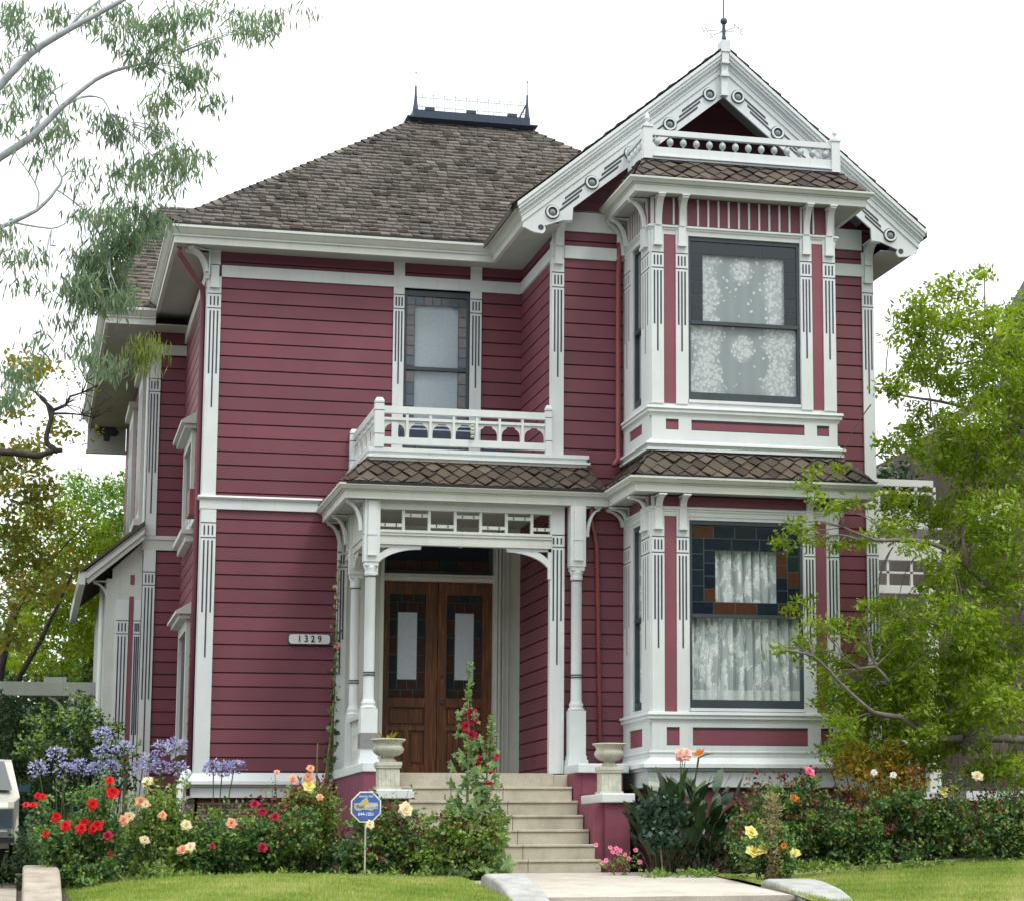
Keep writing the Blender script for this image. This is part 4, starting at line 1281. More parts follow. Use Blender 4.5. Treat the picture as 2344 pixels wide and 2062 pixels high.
for (x, y, t) in ((2.015, -2.10, 4.86), (4.125, -2.09, 4.86), (1.975, -.06, 4.82)):
    mb = MB(); r = .056 if y < -1 else .05
    if x > 4: r = .04
    mb.box(x - r, x + r, y - r, y + r, 4.245, t - .04, 0)
    mb.mesh([(x - r, y - r, t - .04), (x + r, y - r, t - .04), (x + r, y + r, t - .04), (x - r, y + r, t - .04), (x - r * .6, y - r * .6, t), (x + r * .6, y - r * .6, t), (x + r * .6, y + r * .6, t), (x - r * .6, y + r * .6, t)],
            [(0, 1, 5, 4), (1, 2, 6, 5), (2, 3, 7, 6), (3, 0, 4, 7), (4, 5, 6, 7)])
    for z in (t - .07, t - .16, 4.41): mb.box(x - r - .002, x + r + .002, y - r - .002, y + r + .002, z - .004, z + .004, 1)
    mb.build('post', [WHITE, LINE], BALC)


def archpanel(fn, a0, a1, z0, z1, d, parent):
    """spandrel sheet with a notched arch cut out of it"""
    mb = MB(fn); n = 24; ac = (a0 + a1) / 2; R = (a1 - a0) / 2 - .012
    pts = []
    for i in range(n + 1):
        a = pi * i / n; x = ac - R * cos(a); z = z0 + .02 + (z1 - z0 - .055) * sin(a) ** .55
        if abs(x - ac) < .045: z = z1 - .02
        pts.append((x, z))
    pts = [(a0, z0), (pts[0][0], z0)] + pts + [(pts[-1][0], z0), (a1, z0)]
    for i in range(len(pts) - 1):
        (xa, za), (xb, zb) = pts[i], pts[i + 1]
        mb.mesh([(xa, d, za), (xb, d, zb), (xb, d, z1), (xa, d, z1), (xa, d + .015, za), (xb, d + .015, zb), (xb, d + .015, z1), (xa, d + .015, z1)], [(0, 1, 2, 3), (0, 4, 5, 1), (4, 7, 6, 5)], 0, .5)
    return mb.build('arched_panel', [WHITE2], parent)


for i in range(8):
    x = 2.075 + i * .2871
    if 0 < i < 7:
        mb = MB(); mb.box(x - .015, x + .015, -2.11, -2.06, 4.381, 4.674); mb.build('baluster', [WHITE], BALC)
    if i < 7: archpanel(FF(-2.085), x + (.015 if i else 0), x + .2871 - (.015 if i < 6 else 0), 4.381, 4.589, 0, BALC)
for i in range(6):
    a = .11 + i * .39
    if i: mb = MB(LF(2.0)); mb.box(a - .015, a + .015, -.02, .02, 4.381, 4.674); mb.build('baluster', [WHITE], BALC)
    if i < 5: archpanel(LF(2.0), a + .015, a + .375, 4.381, 4.589, -.008, BALC)

BQ = thing('barrel_barbecue', 'black barrel barbecue lying low behind the balcony rail above the porch', 'barbecue', (2.9, -1.3, 4.24))
mb = MB(); mb.tube([(2.38, -1.3, 4.60), (2.42, -1.3, 4.60), (3.30, -1.3, 4.60), (3.34, -1.3, 4.60)], [.08, .125, .125, .08], 16); mb.build('drum', [IRON], BQ, True)
for x in (2.6, 3.18):
    mb = MB(); mb.box(x - .02, x + .02, -1.40, -1.20, 4.24, 4.50); mb.build('leg', [IRON], BQ)
for z in (4.61, 4.66):
    mb = MB(); mb.tube([(2.5, -1.3 - .125, z), (3.3, -1.3 - .125, z)], .009, 6); mb.build('handle', [RAIL_METAL], BQ)
mb = MB(); mb.tube([(3.45, -1.35, 4.40), (3.60, -1.35, 4.40)], [.055, .06], 12); mb.lathe([(.05, 4.24), (.015, 4.27), (.015, 4.38)], 3.52, -1.35, 10); mb.lathe([(.04, 4.24), (.10, 4.40), (.11, 4.46), (.09, 4.47)], 3.72, -1.45, 12); 
tag(mb.build('flower_pot', [IRON]), 'small dark pots and lamp standing at the right of the balcony barbecue', 'pot')
mb = MB()
for k in range(4): mb.lathe([(.02, 4.40 + k * .045), (.026, 4.415 + k * .045), (.02, 4.43 + k * .045)], 3.16, -2.155, 8)
tag(mb.build('hanging_chain', [URN]), 'short pale chain hanging on the middle of the balcony rail', 'chain')

# ---- porch
mb = MB(); mb.box(2.191, 4.12, -2.50, -.001, .18, .300); mb.box(4.121, 4.199, -2.04, -.001, .18, .300); mb.build('porch_floor', [CONC], HOUSE)
mb = MB(); mb.box(1.80, 2.19, -2.88, -.02, -1.0, .294); mb.build('porch_base', [STUCCO], HOUSE)
mb = MB()
mb.box(1.83, 2.41, -.02, .14, .301, 3.60); mb.box(3.855, 4.199, -.02, .14, .301, 3.60); mb.box(2.41, 3.855, .0, .14, 3.45, 3.60)
mb.box(2.41, 3.855, -.005, .14, 2.875, 2.965)
mb.box(2.41, 3.855, -.02, .0, 2.90, 2.925)
for (a, b, e) in ((3.862, 3.892, .045), (3.905, 3.93, .06), (3.96, 3.98, .045), (4.03, 4.045, .035), (2.36, 2.405, .045), (2.27, 2.285, .035)):
    mb.box(a, b, -.02 - e, -.02, .305, 3.59)
mb.build('door_casing', [WHITE2], HOUSE)
pil(F0, 1.80, 1.925, .36, 3.5, 3.21, .9, 1.35, th=.055, n=2)
# transom and double doors
mb = MB(F0); mb.box(2.41, 3.855, .10, .14, 2.965, 3.02); mb.box(2.41, 3.855, .10, .14, 3.40, 3.45); mb.box(2.41, 2.46, .10, .14, 3.02, 3.40); mb.box(3.805, 3.855, .10, .14, 3.02, 3.40)
TR = mb.build('transom', [SASH], HOUSE)
mb = MB(F0)
cells = [(2.47 + i * .225, 2.47 + (i + 1) * .225, 3.02, 3.16, random.choice((.1, .3, .6))) for i in range(6)]
stained(mb, cells, .115); mb.build('stained_glass', [STAIN3], TR)
mb = MB(F0); mb.poly([(2.46, .125, 3.02), (3.805, .125, 3.02), (3.805, .125, 3.40), (2.46, .125, 3.40)]); mb.build('pane', [STAIN], TR)
for s, (a0, a1) in enumerate(((2.42, 3.132), (3.140, 3.848))):
    mb = MB(F0); D_ = .10
    st_ = .095
    g0, g1 = a0 + st_, a1 - st_ - .03 * s
    if s == 0: g0, g1 = a0 + .085, a1 - .155
    else: g0, g1 = a0 + .115, a1 - .125
    mb.box(a0, g0, D_, D_ + .05, .305, 2.87); mb.box(g1, a1, D_, D_ + .05, .305, 2.87)
    mb.box(g0, g1, D_, D_ + .05, 2.71, 2.87); mb.box(g0, g1, D_, D_ + .05, 1.24, 1.36); mb.box(g0, g1, D_, D_ + .05, .94, 1.0); mb.box(g0, g1, D_, D_ + .05, .305, .50)
    gm = (g0 + g1) / 2; mb.box(gm - .035, gm + .035, D_, D_ + .05, .50, .94)
    mb.box(g0, g1, D_ + .04, D_ + .048, .50, 1.24)
    for (x0, x1, z0, z1) in ((g0, gm - .035, .50, .94), (gm + .035, g1, .50, .94), (g0, g1, 1.0, 1.24)):
        mb.box(x0 + .03, x1 - .03, D_ + .02, D_ + .041, z0 + .035, z1 - .035)
    door = mb.build('door', [OAK], HOUSE)
    mb = MB(F0)
    c1 = border_cells(g0, g1, 1.36, 2.71, .105, .22, 3, 'tlrb', (.1, .5, .9, .5))
    c2 = border_cells(g0 + .105, g1 - .105, 1.465, 2.605, .13, .4, 2, 'tb', (.5, .9))
    stained(mb, c1 + c2, D_ + .02); mb.build('stained_glass', [STAIN3], door)
    mb = MB(F0); mb.poly([(g0, D_ + .03, 1.36), (g1, D_ + .03, 1.36), (g1, D_ + .03, 2.71), (g0, D_ + .03, 2.71)]); mb.build('leading', [SASH], door)
    mb = MB(F0); mb.poly([(g0 + .112, D_ + .018, 1.60), (g1 - .112, D_ + .018, 1.60), (g1 - .112, D_ + .018, 2.47), (g0 + .112, D_ + .018, 2.47)]); mb.build('lace_blind', [LACE_W], door)
    if s:
        mb = MB(); mb.ball(a0 + .06, .06, 1.30, .028, 10, 8); mb.lathe([(.012, 1.62), (.012, 1.66)], a0 + .06, .09, 8); mb.build('handle', [IRON], door, True)
# hanging porch lamp
mb = MB(); mb.tube([(3.25, -.9, 3.6), (3.25, -.9, 3.42)], .008, 6); mb.lathe([(.02, 3.42), (.055, 3.40), (.075, 3.33), (.07, 3.26), (.045, 3.22), (.012, 3.20)], 3.25, -.9, 14)
tag(mb.build('porch_lamp', [SOFFIT]), 'small glass lamp hanging from the porch ceiling above the front doors', 'lamp')

# porch beams, lattice, spandrels
mb = MB()
mb.box(1.89, 4.17, -2.15, -2.05, 3.09, 3.17); mb.box(1.885, 4.172, -2.165, -2.05, 3.171, 3.20); mb.box(1.885, 4.172, -2.175, -2.05, 3.202, 3.225); mb.box(1.89, 4.17, -2.145, -2.06, 3.225, 3.24)
mb.box(1.89, 4.17, -2.155, -2.05, 3.49, 3.601); mb.box(1.89, 4.17, -2.16, -2.06, 3.06, 3.088)
mb.fn = LF(1.94)
mb.box(.02, 2.04, -.05, .05, 3.09, 3.17); mb.box(.02, 2.04, -.065, .05, 3.171, 3.20); mb.box(.02, 2.04, -.05, .05, 3.201, 3.601)
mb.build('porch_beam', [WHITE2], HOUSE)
mb = MB()
xsL = [2.02, 2.33, 2.645, 2.965, 3.28, 3.60, 3.92, 4.15]
for x in xsL[1:-1]: mb.box(x - .017, x + .017, -2.13, -2.08, 3.24, 3.49)
for i in range(7):
    z = 3.30 if i % 2 == 0 else 3.425
    a, b = xsL[i], xsL[i + 1]
    mb.box(a, b, -2.125, -2.09, z - .02, z + .02)
    for k in (.28, .72): x = a + (b - a) * k; mb.box(x - .007, x + .007, -2.13, -2.124, z - .016, z + .016, 1)
mb.build('porch_lattice', [WHITE2, LINE], HOUSE)


def spandrel(fn, a0, a1, ztop, w_, h, flip, parent=HOUSE, mat=WHITE):
    mb = MB(fn); N = 12
    def px(t): return a0 + t * w_ if not flip else a1 - t * w_
    o = [(sin(pi / 2 * i / N), 1 - cos(pi / 2 * i / N)) for i in range(N + 1)]   # (horizontal, vertical) quarter
    inn = [(px(1 - cos(pi / 2 * i / N)), ztop - h + h * .86 * sin(pi / 2 * i / N)) for i in range(N + 1)]
    outp = [(px(max(0, .93 - cos(pi / 2 * i / N) * .93 - .085)), ztop - h + h * .86 * sin(pi / 2 * i / N) + .03 + .055 * (i / N)) for i in range(N + 1)]
    for i in range(N):
        q = [inn[i], inn[i + 1], (outp[i + 1][0], min(ztop, outp[i + 1][1])), (outp[i][0], min(ztop, outp[i][1]))]
        vs = [(p[0], -.03, p[1]) for p in q] + [(p[0], .03, p[1]) for p in q]
        mb.mesh(vs, [(0, 1, 2, 3), (4, 7, 6, 5), (0, 4, 5, 1), (3, 2, 6, 7)], 0, .5)
    xa, xb = (px(0), px(.07)); mb.box(min(xa, xb), max(xa, xb), -.031, .03, ztop - h - .03, ztop)
    xa, xb = (px(0), px(1.0)); mb.box(min(xa, xb), max(xa, xb), -.031, .03, ztop - .035, ztop)
    return mb.build('spandrel_bracket', [mat], parent)


spandrel(FF(-2.10), 1.99, 4.165, 3.058, .56, .34, False); spandrel(FF(-2.10), 1.99, 4.165, 3.058, .56, .34, True)
spandrel(LF(1.94), .76, 2.04, 3.088, .45, .40, False, mat=WHITE2); spandrel(LF(1.94), .76, 2.04, 3.088, .45, .40, True, mat=WHITE2)


def column(x, y, r, zb, label=None):
    mb = MB()
    mb.box(x - r - .06, x + r + .06, y - r - .06, y + r + .06, zb, zb + .07); mb.box(x - r - .045, x + r + .045, y - r - .045, y + r + .045, zb + .07, zb + .12)
    mb.box(x - r - .035, x + r + .035, y - r - .035, y + r + .035, zb + .12, 1.07)
    mb.build_ = None
    o = mb.build('porch_column', [WHITE], HOUSE, label=label)
    mb = MB()
    mb.lathe([(r + .03, 1.07), (r + .04, 1.085), (r + .03, 1.10), (r + .012, 1.11), (r + .022, 1.13), (r + .022, 1.15), (r + .008, 1.17), (r + .002, 1.2), (r, 1.46), (r, 2.66), (r + .006, 2.67), (r + .012, 2.71), (r + .004, 2.73), (r + .016, 2.76), (r + .02, 2.79)], x, y, 22)
    mb.build('shaft', [WHITE], o, True)
    mb = MB()
    for z in (1.475, 1.505, 2.665, 2.70): mb.lathe([(r - .01, z - .008), (r + .009, z - .007), (r + .009, z + .007), (r - .01, z + .008)], x, y, 22)
    mb.build('band', [LINE], o)
    mb = MB()
    q = r + .018
    mb.box(x - q, x + q, y - q, y + q, 2.79, 2.84); mb.box(x - q - .012, x + q + .012, y - q - .012, y + q + .012, 2.84, 3.598)
    mb.box(x - q * .65, x + q * .65, y - q - .035, y - q - .011, 2.93, 3.585); mb.box(x - q * .7, x + q * .7, y - q - .043, y - q - .01, 3.16, 3.19); mb.box(x - q * .7, x + q * .7, y - q - .043, y - q - .01, 2.91, 2.93)
    mb.build('capital_block', [WHITE], o)
    return o


column(1.945, -2.10, .064, .40); column(4.475, -2.17, .066, .40); column(1.945, -.75, .058, .32)
bracket(LF(1.945 - .09), 2.10, .08, 3.22, 3.575, .21, 0); bracket(LF(1.945 - .09), .75, .07, 3.22, 3.575, .21, 0, mat=WHITE2); bracket(LF(1.86), .12, .07, 3.22, 3.575, .21, 0, mat=WHITE2)
bracket(lambda a, d, z: (4.565 - d, -2.17 + a, z), 0, .07, 3.22, 3.575, .2, 0)
mb = MB(); mb.box(1.84, 2.05, -2.215, -1.995, .60, .78); mb.build('column_patch', [simple('grey_primer', (.20, .20, .20), .8)], HOUSE)
# fluted post against the gable corner
pil(G, 4.155, 4.335, .31, 3.60, 3.24, .88, 1.42, th=.07, gap=.15)
# low side rail with pierced boards
mb = MB(LF(1.93)); mb.box(.83, 1.98, -.045, .045, .98, 1.03); mb.box(.83, 1.98, -.03, .03, .40, .46)
PR = mb.build('porch_rail', [WHITE2], HOUSE)
for i in range(5):
    a = .93 + i * .235
    mb = MB(LF(1.93)); mb.box(a - .075, a + .075, -.012, .012, .46, .98); 
    for z in (.58, .86): mb.box(a + .08, a + .15, -.012, .012, z - .06, z + .04)
    mb.build('baluster', [WHITE2], PR)

# ---- front steps and their piers
ST = mb = MB()
for i in range(7):
    zt_ = .300 - .171 * i; yf = -2.5 - .30 * i
    if i == 0: continue
    xr = 4.29
    for (a, b) in ((2.20, 2.832), (2.836, 3.452), (3.456, xr)):
        mb.box(a, b, yf, yf + .302, -1.0, zt_ - .032); mb.box(a, b, yf - .016, yf + .30, zt_ - .031, zt_)
mb.box(4.121, 4.30, -2.499, -2.05, -1.0, .282)
stp = mb.build('front_steps', [CONC], HOUSE); bv = stp.modifiers.new('b', 'BEVEL'); bv.width = .008; bv.segments = 2
mb = MB()
for (a, b) in ((2.20, 2.832), (2.836, 3.452), (3.456, 4.12)): mb.box(a, b, -2.518, -2.501, -.2, .298)
mb.build('front_steps', [CONC], HOUSE)


def pier(x0, x1, y0, y1, zt_, cap=.11, ov=.06, ovr=None):
    mb = MB(); mb.box(x0, x1, y0, y1, -1.05, zt_ - cap); p = mb.build('step_pier', [STUCCO], HOUSE)
    mb = MB(); mb.box(x0 - ov, x1 + ov, y0 - ov, y1, zt_ - cap, zt_); c = mb.build('coping', [WHITE], p)
    bv = c.modifiers.new('b', 'BEVEL'); bv.width = .012; bv.segments = 2


pier(4.40, 4.90, -2.85, -2.10, .402); pier(4.42, 4.71, -3.96, -2.91, .018, .105, .05)
mb = MB(); mb.box(4.30, 4.40, -2.84, -2.1, -1.0, .285); mb.box(4.30, 4.42, -3.9, -2.851, -1.0, -.09); mb.build('stair_string', [STUCCO], HOUSE)
pier(1.84, 2.14, -2.85, -.06, .405); pier(1.84, 2.16, -3.96, -2.91, .058, .105, .05)


def urn(x, y, z, zr, label, foot, plant=False):
    u = thing('garden_urn', label, 'urn', (x, y, z), 'stone urns on the step piers')
    mb = MB(); b = .118
    mb.box(x - b - .02, x + b + .02, y - b - .02, y + b + .02, z + .001, z + .03); mb.box(x - b, x + b, y - b, y + b, z + .03, foot - .07)
    mb.box(x - b - .015, x + b + .015, y - b - .015, y + b + .015, foot - .07, foot - .045); mb.box(x - b - .022, x + b + .022, y - b - .022, y + b + .022, foot - .045, foot)
    for k in range(4):
        mb.box(x - b + .03 + k * .05, x - b + .045 + k * .05, y - b - .006, y - b + .001, z + .05, foot - .09)
    o = mb.build('pedestal', [URN], u); bv = o.modifiers.new('b', 'BEVEL'); bv.width = .008; bv.segments = 2
    mb = MB(); H_ = zr - foot
    mb.lathe([(.09, foot + .001), (.095, foot + .02), (.07, foot + .04), (.06, foot + .055), (.075, foot + .065), (.12, foot + H_ * .30), (.158, foot + H_ * .42), (.170, foot + H_ * .55), (.166, foot + H_ * .66), (.152, foot + H_ * .74), (.16, foot + H_ * .84), (.185, foot + H_ * .92), (.198, foot + H_ * .955), (.20, zr - .008), (.193, zr), (.17, zr - .004), (.15, zr - .05), (.02, zr - .06)], x, y, 44, flute=1, fl0=(foot + .07, foot + H_ * .6))
    mb.build('bowl', [URN], u, True)
    mb = MB(); mb.lathe([(.15, zr - .045), (.001, zr - .03)], x, y, 14); mb.build('potting_soil', [SOIL], u)
    if plant:
        V = []; c = []
        for k in range(26):
            a = random.uniform(0, 2 * pi); L = random.uniform(.08, .17); e = random.uniform(.2, 1.2)
            p = np.array([x - .02, y, zr - .03]) + np.array([cos(a), sin(a), 0]) * .04
            d = np.array([cos(a) * cos(e), sin(a) * cos(e), sin(e)]); s = np.cross(d, [0, 0, 1]); s = s / (np.linalg.norm(s) + 1e-6) * .018
            V.append([p, p + d * L * .5 + s, p + d * L, p + d * L * .5 - s]); c.append(random.random())
        quads('wilted_plant', np.array(V), np.array(c), LRUST, u)


urn(1.97, -3.62, .058, .635, 'tall-rimmed grey urn with a wilted plant on the left pier, behind the security sign', .375, True)
urn(4.55, -3.60, .018, .605, 'empty cream urn with fluted bowl on the right pier, in front of the downpipe', .335)

# ---- house number, pipes
mb = MB(); pts = []
for (cx, cz, a0) in ((1.685, 2.105, 0), (1.24, 2.105, 90), (1.24, 2.06, 180), (1.685, 2.06, 270)):
    for k in range(5): a = radians(a0 + k * 22.5); pts.append((cx + .038 * cos(a), cz + .038 * sin(a)))
mb.prism(pts, -.045, -.001, 'y'); NP = mb.build('number_plate', [WHITE], HOUSE)
mb = MB(); mb.prism([((p[0] - 1.4625) * 1.025 + 1.4625, (p[1] - 2.0825) * 1.13 + 2.0825) for p in pts], -.030, -.0005, 'y'); mb.build('plate_backing', [LINE], NP)
for k, ch in enumerate('1329'):
    textmesh(ch, .118, (1.335 + k * .085, -.047, 2.083), (1, 0, 0), (0, 0, 1), .004, name='digit', mat=TAR, parent=NP, sx=.9, bold=.0015)
mb = MB()
mb.tube([(5.03, -2.12, 7.0), (5.03, -2.10, 6.75), (5.02, -2.09, 6.6), (5.02, -2.09, 4.35), (5.01, -2.12, 4.22), (4.93, -2.25, 4.12)], .033, 8)
mb.tube([(4.66, -2.20, 3.6), (4.66, -2.15, 3.45), (4.72, -2.09, 3.28), (4.75, -2.09, 3.1), (4.80, -2.09, .42)], .030, 8)
mb.build('rain_pipe', [PIPE], HOUSE, True)
mb = MB(); mb.tube([(5.03, -2.12, 7.27), (5.03, -2.11, 6.98)], .034, 8); mb.tube([(5.03, -2.09, 6.93), (5.025, -2.09, 6.78)], .036, 8); mb.build('rain_pipe', [WHITE], HOUSE, True, 'white painted top of the rain pipe')

# ---- left side: side windows, rear wing and its lean-to
LS = LF(.08)
for (a0, a1, z0, z1) in ((-3.3, -1.9, 3.70, 4.92), (-3.3, -1.9, .85, 2.35)):
    mb = MB(LS)
    mb.box(a0 - .14, a0, -.05, 0, z0, z1); mb.box(a1, a1 + .14, -.05, 0, z0, z1); mb.box(a0 - .14, a1 + .14, -.05, 0, z1, z1 + .14); mb.box(a0, a1, -.045, .0, z0, z0 + .06)
    mb.box(a0 - .2, a1 + .2, -.16, 0, z0 - .07, z0 - .01); mb.box(a0 - .17, a1 + .17, -.10, 0, z0 - .17, z0 - .07)
    mb.box(a0 - .2, a1 + .2, -.15, 0, z1 + .141, z1 + .20); mb.prism([(-.20, z1 + .20), (0, z1 + .20), (0, z1 + .34), (-.20, z1 + .25)], 0, 1, 'x') if 0 else None
    vs = [(a0 - .24, -.20, z1 + .201), (a1 + .24, -.20, z1 + .201), (a1 + .24, 0, z1 + .201), (a0 - .24, 0, z1 + .201), (a0 - .24, -.20, z1 + .24), (a1 + .24, -.20, z1 + .24), (a1 + .24, 0, z1 + .36), (a0 - .24, 0, z1 + .36)]
    mb.mesh(vs, [(0, 3, 2, 1), (4, 5, 6, 7), (0, 1, 5, 4), (1, 2, 6, 5), (2, 3, 7, 6), (3, 0, 4, 7)])
    mb.box(a0, a1, -.005, .0, z0 + .06, z1, 1)
    mb.build('side_window', [WHITE2, SASH], HOUSE)
WX = -.43
WF = FF(4.3)
wall('wall', WF, [(WX, .08, 3.9, 7.1), (WX, .08, -.9, 3.75)], ZU - .05)
wall('wall', LF(WX), [(-12.5, -4.3, -.9, 7.1)], ZU)
mb = MB(WF); mb.box(-.27, .08, -.025, 0, 6.58, 6.73); mb.build('frieze', [WHITE2], HOUSE)
mb = MB(); mb.sweep([(0, 3.93), (.05, 3.92), (.05, 3.87), (.03, 3.86), (.03, 3.72), (0, 3.72)], [(WX, 5.2), (WX, 4.3), (.08, 4.3)]); mb.build('belt_course', [WHITE2], HOUSE)
pil(WF, WX - .01, -.28, 3.93, 6.73, 6.22, 1.15, 1.75, th=.03)
pil(WF, WX - .01, -.27, -.85, 3.72, 3.40, 1.6, 2.4, th=.03)
pil(LF(WX), -4.62, -4.27, 3.93, 6.73, None)
for (a0, a1) in ((-6.3, -5.4), (-9.5, -8.4)):
    mb = MB(LF(WX)); mb.box(a0 - .15, a1 + .15, -.06, 0, 4.3, 6.5); mb.box(a0, a1, -.062, -.058, 4.45, 6.3, 1); mb.box(a0 - .2, a1 + .2, -.13, 0, 6.5, 6.6); mb.box(a0 - .2, a1 + .2, -.13, 0, 4.2, 4.3)
    mb.build('side_window', [WHITE2, SASH], HOUSE)
mb = MB(); mb.sweep(crown(6.90, .22, .10), [(-1.10, 12.6), (-1.10, 3.75), (-.40, 3.75)]); mb.build('gutter', [WHITE2], HOUSE)
mb = MB(); mb.box(-1.08, WX + .0, 3.78, 12.6, 6.915, 6.93); mb.box(WX, .06, 3.78, 4.29, 6.915, 6.93); mb.build('soffit', [SOFFIT], HOUSE)
# boxed end of the far eave with a pierced spade
mb = MB(); mb.box(-1.10, -.44, 12.45, 12.5, 6.50, 7.25); mb.box(-1.12, -.42, 12.40, 12.52, 6.44, 6.50)
be = mb.build('eave_end', [SOFFIT], HOUSE)
sp = [(-.77, 7.12), (-.72, 6.98), (-.62, 6.90), (-.56, 6.82), (-.62, 6.75), (-.71, 6.76), (-.72, 6.66), (-.82, 6.66), (-.83, 6.76), (-.92, 6.75), (-.98, 6.82), (-.92, 6.90), (-.82, 6.98)]
mb = MB(); mb.prism(sp, 12.44, 12.449, 'y'); mb.build('spade_ornament', [SASH], be)
mb = MB()
shingles(mb, 3.68, 6.8, 7.13, SL, lambda y: -1.18 + (y - 3.68) * .3, lambda y: .9)
mb.poly([(-1.2, 3.66, 7.125), (1.2, 3.66, 7.125), (1.2, 6.8, 7.125 + SL * 3.14), (-.3, 6.8, 7.125 + SL * 3.14)], 0)
mb.poly([(-1.2, 3.66, 7.125), (-.3, 6.8, 7.125 + SL * 3.14), (-.3, 12.6, 7.125 + SL * 3.14), (-1.2, 12.6, 7.125)], 0)
mb.build('wing_roof', [SHING], HOUSE)
# lean-to at the left
mb = MB()
LW = FF(4.36)
mb.fn = LW
mb.prism([(-.86, -.9), (-.445, -.9), (-.445, 3.82), (-.86, 3.40)], 0, .08, 'y') if 0 else None
mb.fn = None
mb.prism([(-.86, -.9), (-.445, -.9), (-.445, 3.84), (-.86, 3.44)], 4.36, 4.44, 'y'); mb.box(-.94, -.86, 4.36, 9.5, -.9, 3.30)
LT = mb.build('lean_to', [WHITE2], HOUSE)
pil(LW, -.79, -.62, -.8, 3.0, 2.70, 1.4, 1.9, th=.02, parent=HOUSE); pil(LW, -.545, -.45, -.8, 3.0, 2.70, 1.4, 1.9, th=.02, parent=HOUSE)
mb = MB(LW); mb.box(-.615, -.55, -.01, 0, -.8, 3.05); mb.prism([(-.61, 3.22), (-.54, 3.22), (-.54, 3.44), (-.61, 3.36)], -.01, 0, 'y') if 0 else mb.box(-.61, -.55, -.008, 0, 3.22, 3.36)
mb.build('red_panel', [REDPANEL], HOUSE)
mb = MB()
mb.prism([(-1.20, 3.20), (-.44, 3.86), (-.44, 4.06), (-1.28, 3.34)], 4.16, 4.30, 'y', 0); mb.prism([(-1.22, 3.27), (-.44, 3.94), (-.44, 4.0), (-1.26, 3.31)], 4.13, 4.16, 'y', 0)
mb.prism([(-1.32, 3.34), (-.44, 4.065), (-.44, 4.12), (-1.32, 3.38)], 4.10, 10, 'y', 1)
mb.box(-1.33, -1.24, 4.12, 10, 3.18, 3.36, 0)
mb.build('lean_to_roof', [WHITE2, SHING], HOUSE)
bracket(lambda a, d, z: (-.86 + d, 4.40 + a, z), 0, .07, 2.9, 3.25, .26, 0, mat=WHITE2)
mb = MB(); mb.tube([(-.99, 4.6, 3.2), (-.99, 4.6, -.9)], .035, 8); mb.build('rain_pipe', [WHITE2], HOUSE, True)

# ---- data from survey: blobs are (x, y, z, radius across, radius up)

RED = [(-1.16, -5.6, 0.08), (-1.13, -5.6, -0.04), (-1.32, -5.6, -0.16), (-1.66, -5.6, -0.28), (-1.57, -5.6, -0.37), (-1.39, -5.6, -0.33), (-1.26, -5.6, -0.37), (-1.42, -5.6, -0.4), (-1.3, -5.6, -0.4), (-1.16, -5.6, -0.47), (-1.85, -5.6, -0.07), (-1.8, -5.6, -0.08), (-1.96, -5.6, -0.16), (-1.89, -5.6, -0.16), (-1.76, -5.6, -0.45), (-1.13, -5.6, -0.64)]
PEACH = [(-0.77, -5.3, 0.08), (-0.83, -5.3, -0.12), (-0.78, -5.3, -0.15), (-1.0, -5.3, -0.31), (-0.94, -5.3, -0.27), (-0.61, -5.3, -0.26), (-0.78, -5.3, -0.51)]
PEACH2 = [(-0.37, -5.3, -0.36), (-0.32, -5.3, -0.58), (-0.4, -5.3, -0.61), (0.09, -5.3, -0.34)]
DARK = [(0.32, -5.3, -0.15), (0.4, -5.3, -0.23), (0.53, -5.3, -0.28), (0.41, -5.3, -0.59), (-0.1, -5.3, -0.57)]
YEL = [(0.92, -4.9, 0.06), (0.91, -4.9, 0.15), (0.93, -4.9, 0.24), (0.75, -4.9, 0.13), (1.04, -4.9, -0.06), (0.58, -4.9, 0.2)]
MID = [(1.9, -5.2, -0.2), (1.47, -5.2, -0.34)]
HOLLY = [(2.55, -5.3, 0.69), (2.61, -5.3, 0.83), (2.64, -5.3, 0.76), (2.62, -5.3, 0.59), (2.88, -5.3, 0.38), (2.84, -5.3, 0.24), (2.73, -5.3, 0.32), (2.81, -5.3, 0.06)]
STEM1 = [(2.59, -5.3, 1.39), (2.58, -5.3, 1.0), (2.59, -5.3, 0.4), (2.58, -5.3, -0.19), (2.6, -5.3, -0.97)]
STEM2 = [(2.86, -5.3, 0.8), (2.8, -5.3, 0.5), (2.79, -5.3, 0.01), (2.76, -5.3, -0.58), (2.74, -5.3, -0.97)]
RY = [(5.45, -6.1, -0.46), (5.57, -6.1, -0.62), (5.47, -6.1, -0.66), (5.94, -6.1, -0.68), (5.81, -6.1, -0.6)]
RM = [(6.5, -4.9, 0.23), (6.32, -4.9, -0.07)]
RP = [(5.14, -4.7, 0.43), (5.11, -4.7, 0.4), (5.18, -4.7, 0.45)]
ST = [(5.34, -4.7, 0.45)]
TP = [(4.09, -4.9, -0.57), (4.25, -4.9, -0.6), (4.32, -4.9, -0.61), (4.34, -4.9, -0.66), (4.42, -4.9, -0.68), (4.54, -4.9, -0.63), (4.59, -4.9, -0.76), (4.17, -4.9, -0.77)]
RF = [(8.49, -5.0, 0.18), (8.08, -5.0, 0.01), (8.77, -5.0, -0.17), (7.47, -5.0, 0.19), (7.24, -5.0, 0.22), (9.0, -5.0, -0.28)]
